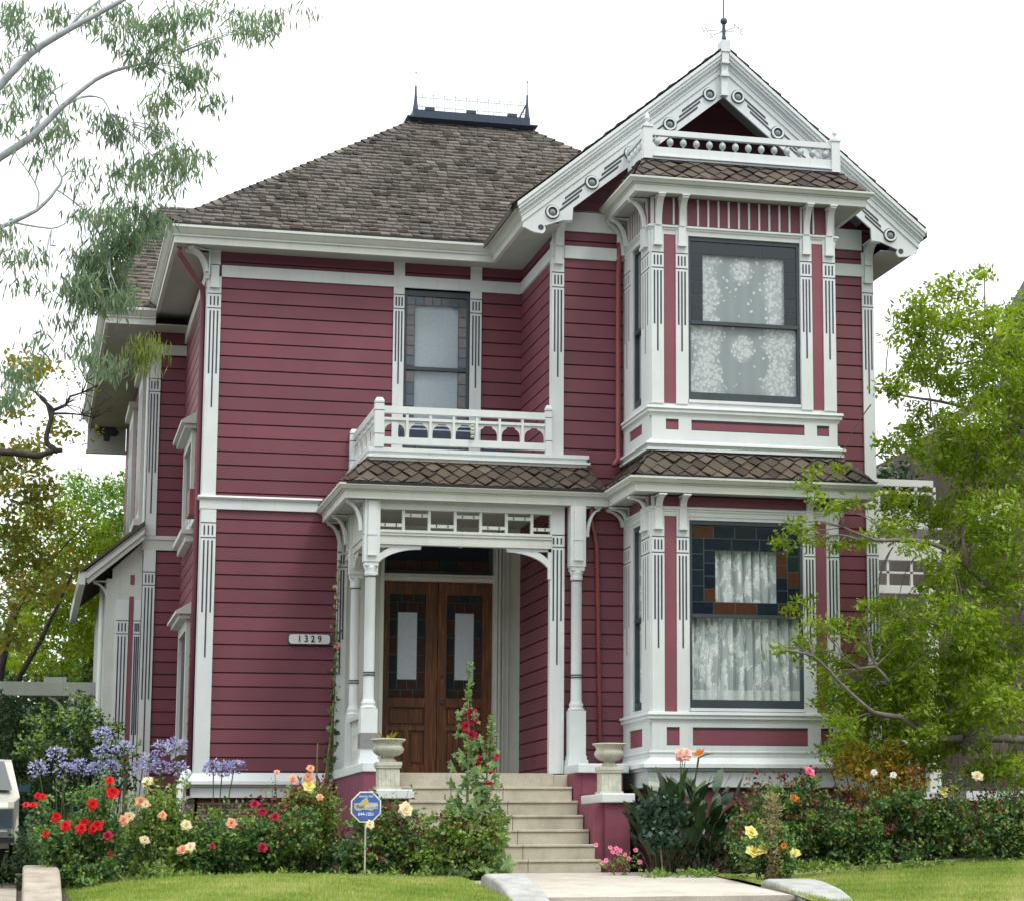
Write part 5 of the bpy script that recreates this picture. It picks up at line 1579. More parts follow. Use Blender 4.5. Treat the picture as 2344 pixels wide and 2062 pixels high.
AG = [(-1.64, -3.0, 0.47), (-1.83, -3.0, 0.31), (-1.55, -3.0, 0.31), (-1.37, -3.0, 0.33), (-1.22, -3.0, 0.31), (-1.15, -3.0, 0.5), (-0.93, -3.0, 0.55), (-1.05, -3.0, 0.33), (-1.14, -3.0, 0.69), (-0.51, -3.0, 0.54), (-0.34, -3.0, 0.58), (-0.64, -3.0, 0.4), (-0.51, -3.0, 0.33), (-0.32, -3.0, 0.31), (-0.71, -3.0, 0.31)]
AG2 = [(0.13, -3.6, 0.29), (0.03, -3.6, 0.31), (0.26, -3.6, 0.31)]
RT = [(8.12,-4.97,5.78,0.26,0.23),(8.62,-4.54,6.04,0.24,0.21),(8.9,-4.78,6.19,0.15,0.12),(7.99,-4.46,5.67,0.24,0.16),(8.39,-4.42,5.54,0.37,0.26),(8.5,-5.21,5.48,0.36,0.31),(8.88,-5.28,5.22,0.36,0.41),(8.19,-4.13,5.51,0.32,0.13),(7.58,-4.94,4.79,0.16,0.16),(7.72,-4.97,4.68,0.21,0.11),(8.63,-3.91,5.17,0.38,0.27),(8.63,-4.64,4.97,0.37,0.31),(9.35,-4.13,5.0,0.43,0.43),(8.14,-4.63,5.16,0.31,0.21),(9.4,-4.41,4.51,0.32,0.48),(8.6,-5.09,4.36,0.41,0.31),(8.26,-4.41,4.46,0.31,0.21),(8.04,-4.08,4.24,0.29,0.19),(8.25,-4.57,4.01,0.36,0.29),(8.82,-4.26,4.03,0.42,0.37),(9.29,-4.36,3.92,0.42,0.42),(6.58,-5.21,3.66,0.07,0.1),(7.18,-4.24,3.87,0.07,0.04),(6.74,-4.47,3.62,0.1,0.09),(6.71,-4.88,3.38,0.13,0.09),(6.77,-5.26,3.28,0.15,0.1),(7.38,-4.09,3.42,0.15,0.08),(6.57,-4.64,3.08,0.17,0.11),(6.44,-4.29,2.91,0.13,0.1),(6.92,-4.07,3.01,0.15,0.09),(7.09,-4.3,2.93,0.14,0.08),(7.46,-4.01,2.98,0.16,0.07),(7.45,-4.75,2.96,0.12,0.1),(7.88,-4.18,3.47,0.26,0.21),(7.69,-4.68,3.08,0.23,0.15),(8.34,-3.99,3.41,0.32,0.24),(8.76,-4.07,3.36,0.37,0.32),(8.93,-5.16,3.11,0.31,0.46),(7.8,-5.11,2.82,0.25,0.11),(8.16,-5.0,2.64,0.2,0.2),(8.86,-3.95,2.79,0.32,0.32),(9.05,-4.69,2.5,0.36,0.41),(6.62,-4.42,2.18,0.14,0.11),(6.59,-4.88,1.96,0.12,0.09),(6.39,-4.59,1.64,0.15,0.08),(6.62,-4.76,1.72,0.17,0.14),(6.83,-4.81,1.92,0.17,0.15),(7.14,-4.48,1.88,0.15,0.12),(7.34,-4.48,1.95,0.12,0.13),(6.99,-4.03,1.58,0.19,0.15),(7.02,-4.34,1.3,0.2,0.17),(7.36,-4.0,1.49,0.21,0.15),(7.57,-4.1,1.74,0.16,0.11),(7.16,-3.91,1.08,0.19,0.18),(7.28,-4.36,1.1,0.23,0.2),(6.87,-5.07,0.75,0.2,0.15),(7.48,-4.09,0.81,0.26,0.21),(7.76,-3.95,1.34,0.26,0.26),(7.9,-4.03,1.65,0.29,0.26),(7.52,-4.5,2.22,0.15,0.11),(7.81,-4.3,2.14,0.26,0.23),(7.93,-5.0,1.98,0.3,0.3),(8.25,-4.14,1.54,0.36,0.31),(7.83,-4.5,1.1,0.31,0.23),(7.94,-4.9,0.82,0.3,0.25),(8.33,-5.21,1.96,0.4,0.35),(8.76,-4.1,1.45,0.42,0.37),(9.41,-3.91,1.79,0.37,0.48),(8.86,-5.18,0.97,0.35,0.4),(8.71,-4.18,0.82,0.36,0.31),(8.82,-4.72,0.38,0.36,0.23),(8.99,-5.09,0.27,0.25,0.25),(6.77,-4.89,0.47,0.15,0.09),(8.41,-4.22,0.51,0.26,0.16)]
RT2 = [(7.47,-4.34,0.52,0.26,0.16),(7.83,-4.45,0.52,0.28,0.2),(7.65,-4.73,1.79,0.28,0.23),(8.51,-3.86,1.15,0.37,0.32),(8.71,-4.89,1.08,0.36,0.31),(7.36,-4.3,1.18,0.26,0.21),(7.91,-3.82,0.83,0.31,0.21),(7.93,-4.8,1.28,0.3,0.25),(8.51,-4.24,2.46,0.31,0.26),(8.78,-4.85,3.25,0.36,0.31),(7.58,-4.45,1.05,0.26,0.2),(8.31,-4.06,0.43,0.26,0.21),(8.84,-4.36,1.79,0.36,0.31),(8.66,-4.03,0.72,0.31,0.26),(9.07,-4.71,1.3,0.31,0.31),(7.79,-4.61,1.45,0.26,0.26),(7.05,-4.77,0.62,0.2,0.15),(9.38,-3.79,3.09,0.32,0.32)]
RB1 = [(9.94,-4.3,2.09),(9.39,-4.4,2.25),(8.76,-4.6,2.6),(8.38,-4.8,2.82),(7.99,-4.9,2.92),(7.62,-5.0,2.91),(7.32,-5.1,2.89),(6.92,-5.2,3.01)]
RB1b = [(8.7,-4.6,2.63),(8.66,-4.6,2.86),(8.71,-4.4,3.13),(8.9,-4.3,3.65),(8.98,-4.3,4.3),(9.02,-4.4,5.09),(9.02,-4.5,5.88),(8.98,-4.6,6.18)]
RB2 = [(9.98,-4.1,0.62),(9.18,-4.4,0.66),(8.54,-4.6,0.64),(8.07,-4.7,0.66),(7.68,-4.9,0.87),(7.32,-5.0,0.91),(6.87,-5.1,1.25),(6.53,-5.2,1.53),(6.13,-5.3,1.57)]
RB3 = [(7.55,-4.9,1.27),(7.39,-4.9,1.44),(7.14,-5.0,1.41),(6.93,-5.1,1.54)]
RB4 = [(9.99,-4.1,4.37),(9.28,-4.4,4.51),(8.68,-4.5,4.62),(8.25,-4.6,4.66),(7.79,-4.8,4.66),(7.57,-4.8,4.78)]
RT0 = [(10.01,-4.2,-0.94),(9.95,-4.2,0.1),(9.99,-4.2,1.14),(9.88,-4.2,2.2),(9.85,-4.1,3.55),(9.73,-4.2,4.89)]
EU = [(-2.41,-5.63,8.09,0.16,0.11),(-2.14,-6.46,7.22,0.12,0.14),(-2.12,-5.88,7.24,0.11,0.12),(-2.44,-6.46,7.92,0.14,0.07),(-1.98,-5.78,8.13,0.13,0.11),(-2.31,-6.17,7.74,0.11,0.11),(-2.5,-5.62,7.65,0.05,0.13),(-1.57,-5.52,8.22,0.11,0.13),(-1.43,-6.0,7.86,0.11,0.09),(-1.32,-5.5,8.27,0.15,0.11),(-1.17,-6.19,7.92,0.16,0.14),(-0.99,-6.42,7.63,0.16,0.12),(-1.22,-5.9,7.73,0.11,0.11),(-0.83,-6.47,7.91,0.14,0.18),(-0.6,-6.3,8.01,0.13,0.14),(-0.38,-6.09,8.27,0.09,0.07),(-0.05,-5.89,8.24,0.11,0.11),(-0.03,-6.34,7.91,0.13,0.11),(0.19,-6.46,8.04,0.09,0.16),(0.19,-5.63,8.12,0.07,0.07),(0.61,-6.19,8.25,0.05,0.07),(-0.69,-5.54,7.95,0.11,0.11),(-0.38,-5.6,7.98,0.11,0.11),(-1.06,-6.12,7.52,0.11,0.09),(-0.62,-6.04,7.47,0.16,0.13),(-0.38,-5.98,7.28,0.07,0.15),(-0.46,-5.86,7.58,0.11,0.09),(-0.81,-5.9,7.23,0.11,0.13),(-1.44,-5.94,6.95,0.18,0.11),(-1.29,-5.88,6.85,0.11,0.14),(-1.9,-5.56,7.03,0.11,0.09),(-1.81,-5.99,6.75,0.11,0.09),(-1.01,-6.07,7.09,0.09,0.11),(-0.9,-5.78,6.93,0.11,0.16),(-1.03,-6.26,6.42,0.19,0.14),(-0.72,-6.2,6.59,0.14,0.16),(-0.63,-5.52,6.64,0.15,0.15),(-0.48,-5.98,6.6,0.07,0.11),(-1.66,-5.95,6.5,0.07,0.08),(-1.67,-6.49,6.15,0.05,0.1),(-1.43,-6.08,6.22,0.07,0.07),(-1.28,-5.92,6.45,0.13,0.09),(-1.1,-6.48,6.16,0.14,0.09),(-0.78,-5.88,6.34,0.09,0.11),(-1.09,-5.87,6.08,0.23,0.09),(-1.45,-6.44,5.76,0.19,0.14),(-0.95,-5.87,5.95,0.2,0.16),(-1.16,-6.03,5.74,0.16,0.16),(-1.61,-5.82,5.97,0.11,0.09),(-1.56,-6.15,5.41,0.16,0.16),(-1.28,-5.79,5.61,0.16,0.18),(-1.34,-5.76,5.27,0.2,0.2),(-1.64,-6.48,5.04,0.14,0.16),(-1.25,-6.44,4.93,0.12,0.1),(-1.5,-5.82,5.02,0.16,0.09),(-2.41,-5.54,7.29,0.07,0.11),(-2.35,-6.25,6.89,0.09,0.09),(-2.44,-6.04,6.83,0.05,0.12),(-2.27,-5.91,5.46,0.11,0.11),(-2.07,-6.18,5.41,0.07,0.12),(-1.95,-6.14,5.05,0.04,0.07),(-2.38,-6.19,5.62,0.07,0.1),(-2.21,-6.13,5.12,0.09,0.09),(-2.1,-5.9,7.11,0.07,0.07),(-0.8,-6.2,7.48,0.07,0.07),(-1.75,-6.12,7.01,0.07,0.05),(-2.07,-5.73,6.77,0.11,0.13),(-2.08,-6.47,6.35,0.07,0.09)]
EU2 = [(-1.69,-5.95,4.81,0.08,0.11),(-1.54,-5.81,4.62,0.11,0.09),(-1.68,-6.15,4.38,0.07,0.07),(-1.48,-6.22,4.38,0.09,0.09),(-1.35,-5.76,4.37,0.14,0.09),(-2.07,-6.21,4.47,0.06,0.1),(-1.93,-6.25,4.35,0.06,0.06),(-1.91,-6.05,4.7,0.04,0.09),(-2.22,-5.84,4.19,0.15,0.16),(-2.29,-6.32,3.88,0.12,0.12),(-1.25,-6.14,4.35,0.07,0.07)]
EUY = [(-0.99,-6.07,4.59,0.11,0.08),(-0.89,-5.87,4.56,0.11,0.09),(-1.01,-6.03,4.45,0.08,0.09),(-0.94,-5.86,4.37,0.05,0.08)]
EB1 = [(-2.98,-6.0,6.44),(-2.67,-6.0,6.98),(-2.51,-6.0,7.21),(-2.22,-6.0,7.58),(-1.87,-6.0,7.86),(-1.58,-6.0,8.06),(-1.31,-6.0,8.25),(-1.0,-6.0,8.47)]
EB1b = [(-1.87,-6.0,7.86),(-1.74,-6.0,8.04),(-1.58,-6.0,8.19),(-1.45,-6.0,8.35)]
EB2 = [(-2.96,-6.0,5.99),(-2.64,-6.0,6.26),(-2.48,-6.0,6.44),(-2.18,-6.0,6.68),(-1.91,-6.0,7.0),(-1.56,-6.0,7.35),(-1.28,-6.0,7.5),(-1.04,-6.0,7.58)]
EB2b = [(-2.18,-6.0,6.68),(-2.11,-6.0,6.87),(-2.08,-6.0,7.06),(-2.0,-6.0,7.18),(-1.83,-6.0,7.3)]
EB2c = [(-1.91,-6.0,7.0),(-1.69,-6.0,7.15),(-1.48,-6.0,7.15),(-1.4,-6.0,7.0)]
EB3 = [(-2.94,-6.0,5.45),(-2.61,-6.0,5.6),(-2.45,-6.0,5.7),(-2.1,-6.0,5.9),(-1.91,-6.0,6.14),(-1.86,-6.0,6.27),(-1.97,-6.0,6.46)]
EB3b = [(-2.1,-6.0,5.9),(-2.08,-6.0,6.09),(-2.19,-6.0,6.3),(-2.31,-6.0,6.45),(-2.33,-6.0,6.53)]
EB3c = [(-2.32,-6.0,5.76),(-1.94,-6.0,5.72),(-1.78,-6.0,5.82),(-1.7,-6.0,5.99)]
EB3d = [(-1.91,-6.0,6.14),(-1.73,-6.0,6.02),(-1.52,-6.0,5.82),(-1.35,-6.0,5.46)]
ET = [(-3.7,-6.0,-2.26),(-3.82,-6.0,1.68),(-3.68,-6.0,3.73),(-3.41,-6.0,4.98),(-2.96,-6.0,5.99),(-2.98,-6.0,6.44)]
LB1 = [(-3.0,5.0,5.03),(-2.48,5.0,5.18),(-1.97,5.0,5.14),(-1.81,5.0,5.21),(-1.61,5.0,5.24)]
LB2 = [(-1.67,5.0,5.21),(-1.82,5.0,5.31),(-1.84,5.0,5.46),(-1.79,5.0,5.68),(-1.77,5.0,5.82),(-1.84,5.0,5.9),(-2.01,5.0,6.06)]
LB3 = [(-1.77,5.0,5.82),(-1.59,5.0,5.91),(-1.53,5.0,6.04),(-1.37,5.0,6.1),(-1.31,5.0,6.27)]
LB4 = [(-1.75,5.0,5.77),(-1.59,5.0,5.78),(-1.36,5.0,5.77),(-1.19,5.0,5.73)]
LTF = [(-2.17,5.47,6.48,0.32,0.32),(-2.33,5.74,5.99,0.33,0.26),(-1.98,6.24,6.77,0.27,0.2),(-2.37,6.62,5.27,0.4,0.4),(-2.06,5.92,5.31,0.39,0.33),(-2.22,5.56,4.65,0.45,0.39),(-1.92,5.39,4.83,0.32,0.32),(-2.26,6.05,4.2,0.39,0.39),(-1.83,5.5,4.27,0.32,0.32),(-2.25,6.49,3.73,0.33,0.39),(-1.87,6.54,3.88,0.4,0.33),(-2.16,5.49,3.1,0.32,0.38),(-1.79,5.65,3.25,0.39,0.32),(-2.14,6.49,2.68,0.33,0.33),(-1.75,6.23,5.77,0.26,0.2),(-1.36,6.49,3.75,0.2,0.26)]
LTY = [(-1.87,11.25,4.98,0.45,0.37),(-1.45,10.91,5.17,0.37,0.3),(-1.21,11.17,4.76,0.45,0.37),(-0.96,11.97,4.42,0.46,0.38),(-1.49,11.13,4.3,0.45,0.45),(-1.32,11.25,3.72,0.45,0.37),(-0.88,11.37,3.75,0.37,0.3),(-1.81,11.37,3.5,0.45,0.45),(-1.37,11.36,3.14,0.52,0.37),(-0.98,12.17,3.14,0.38,0.38),(-2.0,10.95,2.72,0.44,0.29),(-1.5,10.71,2.49,0.44,0.22),(-0.82,12.21,4.91,0.31,0.31),(-1.75,12.11,4.18,0.38,0.3),(-0.62,12.28,3.39,0.31,0.31),(-2.05,11.39,2.31,0.44,0.22)]
LTD = [(-1.33,14.72,6.12,0.32,0.28),(-1.01,14.68,5.88,0.32,0.32),(-0.66,13.55,5.81,0.36,0.32),(-0.38,14.39,5.62,0.24,0.4),(-0.68,14.54,5.38,0.48,0.32),(-0.45,14.26,4.95,0.32,0.4),(-1.19,14.03,6.18,0.2,0.16),(-0.47,13.66,6.08,0.2,0.2),(-0.56,13.75,4.4,0.4,0.47),(-0.81,13.56,3.74,0.47,0.47)]
HEDGE = [(-2.09,9.08,1.59,0.56,0.42),(-1.94,9.71,1.07,0.56,0.42),(-1.56,9.34,1.89,0.42,0.42),(-2.25,9.97,2.07,0.36,0.28),(-1.35,9.05,1.53,0.49,0.42),(-0.97,10.08,1.23,0.5,0.43),(-1.58,9.83,0.79,0.57,0.35),(-0.79,10.11,1.81,0.29,0.36),(-2.12,10.08,0.52,0.43,0.43)]
SHR = [(-1.71,1.12,1.07,0.28,0.22),(-1.49,0.86,0.89,0.28,0.22),(-1.29,0.41,0.98,0.27,0.22),(-1.05,1.0,0.85,0.28,0.22),(-1.81,0.54,0.66,0.25,0.25),(-1.54,0.64,0.55,0.33,0.25),(-1.15,0.93,0.57,0.33,0.25),(-1.34,0.82,1.28,0.17,0.14),(-0.84,0.73,0.56,0.28,0.22),(-1.73,1.15,0.29,0.33,0.22),(-1.36,0.89,0.23,0.33,0.22),(-0.94,0.67,0.28,0.33,0.22)]
RBG = [(13.32,10.6,6.12,0.41,0.32),(14.13,11.58,6.47,0.5,0.33),(13.62,10.96,5.86,0.41,0.33),(14.34,11.45,6.21,0.42,0.42),(14.52,10.76,6.44,0.49,0.41),(14.96,10.52,6.67,0.49,0.41),(13.31,11.05,5.78,0.25,0.25),(14.18,11.51,5.79,0.42,0.33),(13.05,10.47,2.94,0.24,0.72),(13.75,11.47,2.87,0.41,0.66),(13.64,11.68,1.9,0.41,0.49),(14.3,11.49,3.38,0.49,0.74)]

# ================================================================== vegetation
def unit(v): return v / (np.linalg.norm(v, axis=-1, keepdims=True) + 1e-9)


def leafquads(P, D, L, W, fold=.15, S=None):
    """P base points, D directions, L lengths, W widths -> quads"""
    n = len(P)
    D = unit(D)
    R = RNG.normal(size=(n, 3)) if S is None else S
    S_ = unit(np.cross(D, R)); N = np.cross(S_, D)
    L = np.asarray(L).reshape(-1, 1); W = np.asarray(W).reshape(-1, 1)
    V = np.empty((n, 4, 3))
    V[:, 0] = P
    V[:, 1] = P + D * L * .45 + S_ * W / 2 + N * W * fold
    V[:, 2] = P + D * L
    V[:, 3] = P + D * L * .45 - S_ * W / 2 + N * W * fold
    return V


def blobpoints(blobs, dens, clump=.07, per=12, depth=1.0, shell=.35):
    """clumped points in ellipsoids (x,y,z,rx,rz)"""
    out = []; src = []
    for bi, (x, y, z, rx, rz) in enumerate(blobs):
        ry = (rx + rz) / 2 * depth
        m = max(3, int(dens * rx * rz * pi / per))
        d = unit(RNG.normal(size=(m, 3))); r = (shell + (1 - shell) * RNG.random((m, 1))) ** .6
        c = d * r * np.array([rx, ry, rz]) + np.array([x, y, z])
        p = np.repeat(c, per, 0) + RNG.normal(size=(m * per, 3)) * clump * np.array([1, 1, .6])
        out.append(p); src.append(np.repeat(RNG.random(m) * .5, per))
    return np.concatenate(out), np.concatenate(src)


def crown_(name, blobs, mat, parent, dens, L, W, clump=.07, per=12, droop=0.0, spread=1.0, up=.2, depth=1.0, jit=.3, fold=.15, shell=.35):
    L *= 1.22; W *= 1.3
    P, s = blobpoints(blobs, dens * 2.3, clump, per, depth, shell)
    n = len(P)
    D = RNG.normal(size=(n, 3)) * spread; D[:, 2] += up - droop
    V = leafquads(P, D, L * RNG.uniform(.6, 1.3, n), W * RNG.uniform(.7, 1.3, n), fold)
    o = quads(name, V, s + RNG.random(n) * .5, mat, parent)
    if name == 'red_shoots': o['kind'] = 'stuff'
    return o


def limbs(name, paths, parent, mat=None, seg=7):
    mb = MB()
    for pts, r0, r1 in paths:
        n = len(pts)
        # soften and roughen the polyline
        P = [Vector(p) for p in pts]; Q = []
        for i in range(n - 1):
            for k in range(3):
                t = k / 3; q = P[i].lerp(P[i + 1], t)
                a = P[max(i - 1, 0)]; b = P[min(i + 2, n - 1)]
                q += ((P[i] - a) - (b - P[i + 1])) * (t * (1 - t)) * .25
                Q.append(q)
        Q.append(P[-1]); m = len(Q)
        rr = [(r0 + (r1 - r0) * i / (m - 1)) * random.uniform(.93, 1.07) for i in range(m)]
        mb.tube(Q, rr, seg)
    return mb.build(name, [mat or BARK], parent, True)


def twigs(blobs, root_paths, n, r=.004, L=.35):
    """thin twigs from blobs towards the nearest limb point"""
    pts = [Vector(p) for path in root_paths for p in path[0]]
    out = []
    for _ in range(n):
        b = random.choice(blobs)
        p = Vector((b[0], b[1], b[2])) + Vector((random.uniform(-1, 1) * b[3], random.uniform(-.6, .6) * b[3], random.uniform(-1, 1) * b[4])) * .7
        q = min(pts, key=lambda t: (t - p).length)
        k = min(1, L * 2 / max(.01, (q - p).length))
        e = p.lerp(q, max(k, .75))
        m_ = p.lerp(e, .5) + Vector((random.uniform(-.05, .05), random.uniform(-.05, .05), random.uniform(.0, .08)))
        out.append(([tuple(e), tuple(m_), tuple(p)], r * 2.2, r * .7))
    return out


# ---- big leafy tree in front of the right corner
t = thing('leafy_tree', 'bright green small-leaved tree spreading in front of the right corner of the house', 'tree', (10.1, -4.2, -.9))
paths = [(RT0, .13, .05), (RB1, .05, .012), (RB1b, .03, .006), (RB2, .055, .01), (RB3, .02, .006), (RB4, .03, .008)]
RTX = RT + RT2 + [(10.2, -4.6, 5.2, .7, .8), (10.6, -4.2, 4.2, .8, .9), (10.4, -4.8, 3.0, .7, .8), (10.5, -4.4, 1.8, .7, .8), (11.2, -4.2, 3.2, .7, 1.2), (9.9, -3.8, 5.9, .5, .4), (10.9, -4, 5.0, .6, .6)]
limbs('trunk', paths + twigs(RT, paths, 170), t)
crown_('crown', RTX, LBRIGHT, t, 900, .068, .026, .055, 14, droop=.35, up=.15, depth=1.3, shell=.2, fold=.25)

# ---- eucalyptus reaching in from the upper left
t = thing('eucalyptus_tree', 'eucalyptus with long drooping leaves and pale bare limbs reaching in at upper left', 'tree', (-5.6, -6, -1.3))
paths = [(ET, .28, .12), (EB1, .055, .02), (EB1b, .016, .008), (EB2, .055, .012), (EB2b, .02, .006), (EB2c, .016, .005), (EB3, .035, .006), (EB3b, .010, .004), (EB3c, .012, .004), (EB3d, .010, .003)]
EUP = stonemat('pale_eucalyptus_bark', (.28, .30, .31), (.42, .45, .47), (.55, .58, .60), 6, .4)
limbs('trunk', paths + twigs(EU, paths, 120, .003), t, EUP)
P, s = blobpoints(EU + EU2 + [b for b in EU if b[0] > -1.75 and b[2] < 5.75], 2800, .08, 10, 1.2, .05)
n = len(P); D = RNG.normal(size=(n, 3)) * .38; D[:, 2] -= 1.0
V = leafquads(P, D, .14 * RNG.uniform(.6, 1.25, n), .019 * RNG.uniform(.7, 1.4, n), .1)
quads('crown', V, s + RNG.random(n) * .5, LEUC, t)
P, s = blobpoints([(b[0], b[1], b[2], b[3] * 1.25, b[4]) for b in EUY], 3800, .07, 9, .8, .05)
n = len(P); D = RNG.normal(size=(n, 3)) * .3; D[:, 2] -= 1.0
V = leafquads(P, D, .15 * RNG.uniform(.7, 1.25, n), .012 * RNG.uniform(.7, 1.4, n), .1)
quads('young_foliage', V, RNG.random(n), leafmat('young_eucalyptus_leaves', [(0, (.09, .14, .04)), (.5, (.16, .21, .045)), (1, (.28, .31, .07))], .35), t)

# ---- gnarled dark tree at the left, behind the eucalyptus
t = thing('rusty_tree', 'gnarled tree with crooked dark limbs and rusty green leaves at the left edge', 'tree', (-3.6, 5.4, -.9))
paths = [([(-3.6, 5.4, -.9), (-3.5, 5.4, 2.0), (-3.3, 5.2, 4.4), LB1[0]], .22, .10), (LB1, .06, .036), (LB2, .045, .02), (LB3, .028, .008), (LB4, .022, .006), ([LB2[3], (LB2[3][0] - .1, LB2[3][1], LB2[3][2] + .3), (LB2[3][0] - .35, LB2[3][1], LB2[3][2] + .45)], .03, .01)]
bare = []
for k in range(46):
    b = random.choice([LB3[-1], LB3[-2], LB4[-1], LB4[-2], LB2[-1], LB3[1]])
    d = Vector((random.uniform(-.2, .45), random.uniform(-.3, .3), random.uniform(-.25, .35)))
    p = Vector(b); bare.append(([tuple(p), tuple(p + d * .5 + Vector((0, 0, random.uniform(-.04, .04)))), tuple(p + d)], .009, .002))
limbs('trunk', paths + bare, t, BARKD)
crown_('crown', [(b[0], b[1], b[2], b[3] * .75, b[4] * .75) for b in LTF] + [(-3.4, 6, 5.2, .9, .8), (-3.5, 6, 3.8, .9, .9)], LRUST, t, 480, .09, .045, .10, 12, droop=.3, depth=1.6)
cb = [(LB3[-1][0], 5, LB3[-1][2] + .1, .35, .3), (LB3[0][0], 5, LB3[0][2] + .35, .4, .3), (LB4[-1][0] - .2, 5, LB4[-1][2] - .25, .35, .25)]
crown_('sparse_foliage', cb, LRUST, t, 90, .05, .025, .03, 5, depth=1)

# ---- trees and shrubs beyond the left side of the house
t = thing('yellow_green_tree', 'yellow-green tree standing behind the driveway between rusty tree and house', 'tree', (-2.6, 9.5, -.9))
limbs('trunk', [([(-2.6, 9.5, -.9), (-2.5, 9.4, 1.5), (-2.2, 9.2, 3.4)], .12, .05), ([(-2.5, 9.4, 1.5), (-1.8, 9.2, 2.8), (-1.3, 9, 4)], .06, .02), ([(-2.4, 9.4, 2.5), (-2.0, 8.6, 3.6), (-1.2, 8.6, 4.6)], .03, .008)], t, BARKD)
crown_('crown', LTY, LYEL, t, 520, .085, .035, .09, 12, droop=.2, depth=1.6)
t = thing('bushy_tree', 'darker bushy green tree rising furthest back beside the left wing wall', 'tree', (-.9, 14.5, -.9))
limbs('trunk', [([(-.9, 14.5, -.9), (-.9, 14.5, 3), (-.7, 14.4, 5)], .15, .05)], t, BARKD)
crown_('crown', LTD + [(-.2, 14.5, 5.0, .8, .7), (.5, 15, 4.6, .8, .8), (-2.6, 15, 4.9, .7, .6), (-3.6, 15, 4.6, .9, .8), (-1.5, 15, 3.4, 1.4, 1.2)], leafmat('fresh_green_leaves', [(0, (.06, .13, .02)), (.5, (.15, .28, .045)), (1, (.27, .42, .09))], .35), t, 520, .085, .035, .09, 12, depth=1.4)
t = thing('dark_hedge', 'dense dark hedge filling the end of the driveway under the white beam', 'hedge', (-2, 7, -.9))
crown_('foliage', HEDGE + [(-2.4, 7.4, .0, .7, .6), (-1.5, 7.3, .0, .7, .6), (-.9, 7.5, .3, .4, .9), (-2.8, 7.2, 1.2, .6, .9), (-3.3, 7.5, .8, .7, 1.4), (-4.2, 7.5, .8, .8, 1.6)], LDARK, t, 700, .07, .035, .08, 12, depth=1.2)
limbs('trunk', [([(-2.2 + i * .4, 7.2, -.9), (-2.2 + i * .4, 7.2, .8)], .03, .015) for i in range(4)], t, BARKD)
t = thing('garden_shrub', 'mid-green shrub beside the left wing, behind the violet flowers', 'shrub', (-1.4, .8, -.9))
crown_('foliage', SHR, LDARK, t, 700, .06, .03, .06, 12, depth=1.1); 
crown_('young_foliage', [(b[0], b[1] - .1, b[2] + .08, b[3], b[4]) for b in SHR[:9]], LROSEY, t, 330, .05, .028, .05, 10, depth=1.0)
limbs('trunk', [([(-1.5 + i * .2, .8, -.9), (-1.5 + i * .25, .8, .6)], .02, .008) for i in range(4)], t, BARKD)
# ---- behind the right side
t = thing('glossy_tree', 'glossy dark-leaved tree standing behind the side balcony at the right', 'tree', (14, 11, -.9))
limbs('trunk', [([(14, 11, -.9), (14, 11, 3), (14.2, 11, 6)], .14, .05)], t, BARKD)
crown_('crown', RBG + [(15.2, 11.2, 3.2, 1.2, 1.4), (14, 12, 1.0, 1.2, 1.2), (15.8, 12, 1.5, 1.2, 1.5)], leafmat('glossy_leaves', [(0, (.012, .03, .012)), (.5, (.03, .07, .025)), (1, (.06, .115, .04))], .2, .3), t, 420, .13, .05, .10, 9, droop=.5, depth=1.2)

# ================================================================== flowers
def ring_petals(c, nrm, r, k, tilt, size, V, col, cv):
    n = Vector(nrm).normalized(); a = n.orthogonal().normalized(); b = n.cross(a)
    ph = random.random() * 6
    for i in range(k):
        t = ph + 2 * pi * i / k + random.uniform(-.15, .15)
        out = a * cos(t) + b * sin(t); side = a * -sin(t) + b * cos(t)
        e = out * cos(tilt) + n * sin(tilt); s = size * random.uniform(.85, 1.15)
        p = Vector(c) + out * r
        q1 = p + e * s * .55 + side * s * .5; q3 = p + e * s * .55 - side * s * .5
        q2 = p + e * s - n * s * .12
        V.append([tuple(p - side * s * .15), tuple(q1), tuple(q2), tuple(q3)]); col.append(min(1, max(0, cv + random.uniform(-.2, .2))))


def bloom(parent, c, r, mat, name='bloom', nrm=None):
    nrm = nrm or (random.uniform(-.4, .4), -1, random.uniform(.1, .8))
    V, col = [], []
    n = Vector(nrm).normalized(); c = Vector(c)
    for k, tl, rr, s, cv in ((6, .05, .15, .9, .35), (6, .45, .12, .8, .6), (5, .9, .08, .62, .5), (4, 1.3, .04, .45, .25)):
        ring_petals(c + n * r * .15 * k / 6, n, rr * r * 1.15, k, tl, s * r * 1.25, V, col, cv)
    return quads(name, np.array(V), np.array(col), mat, parent)


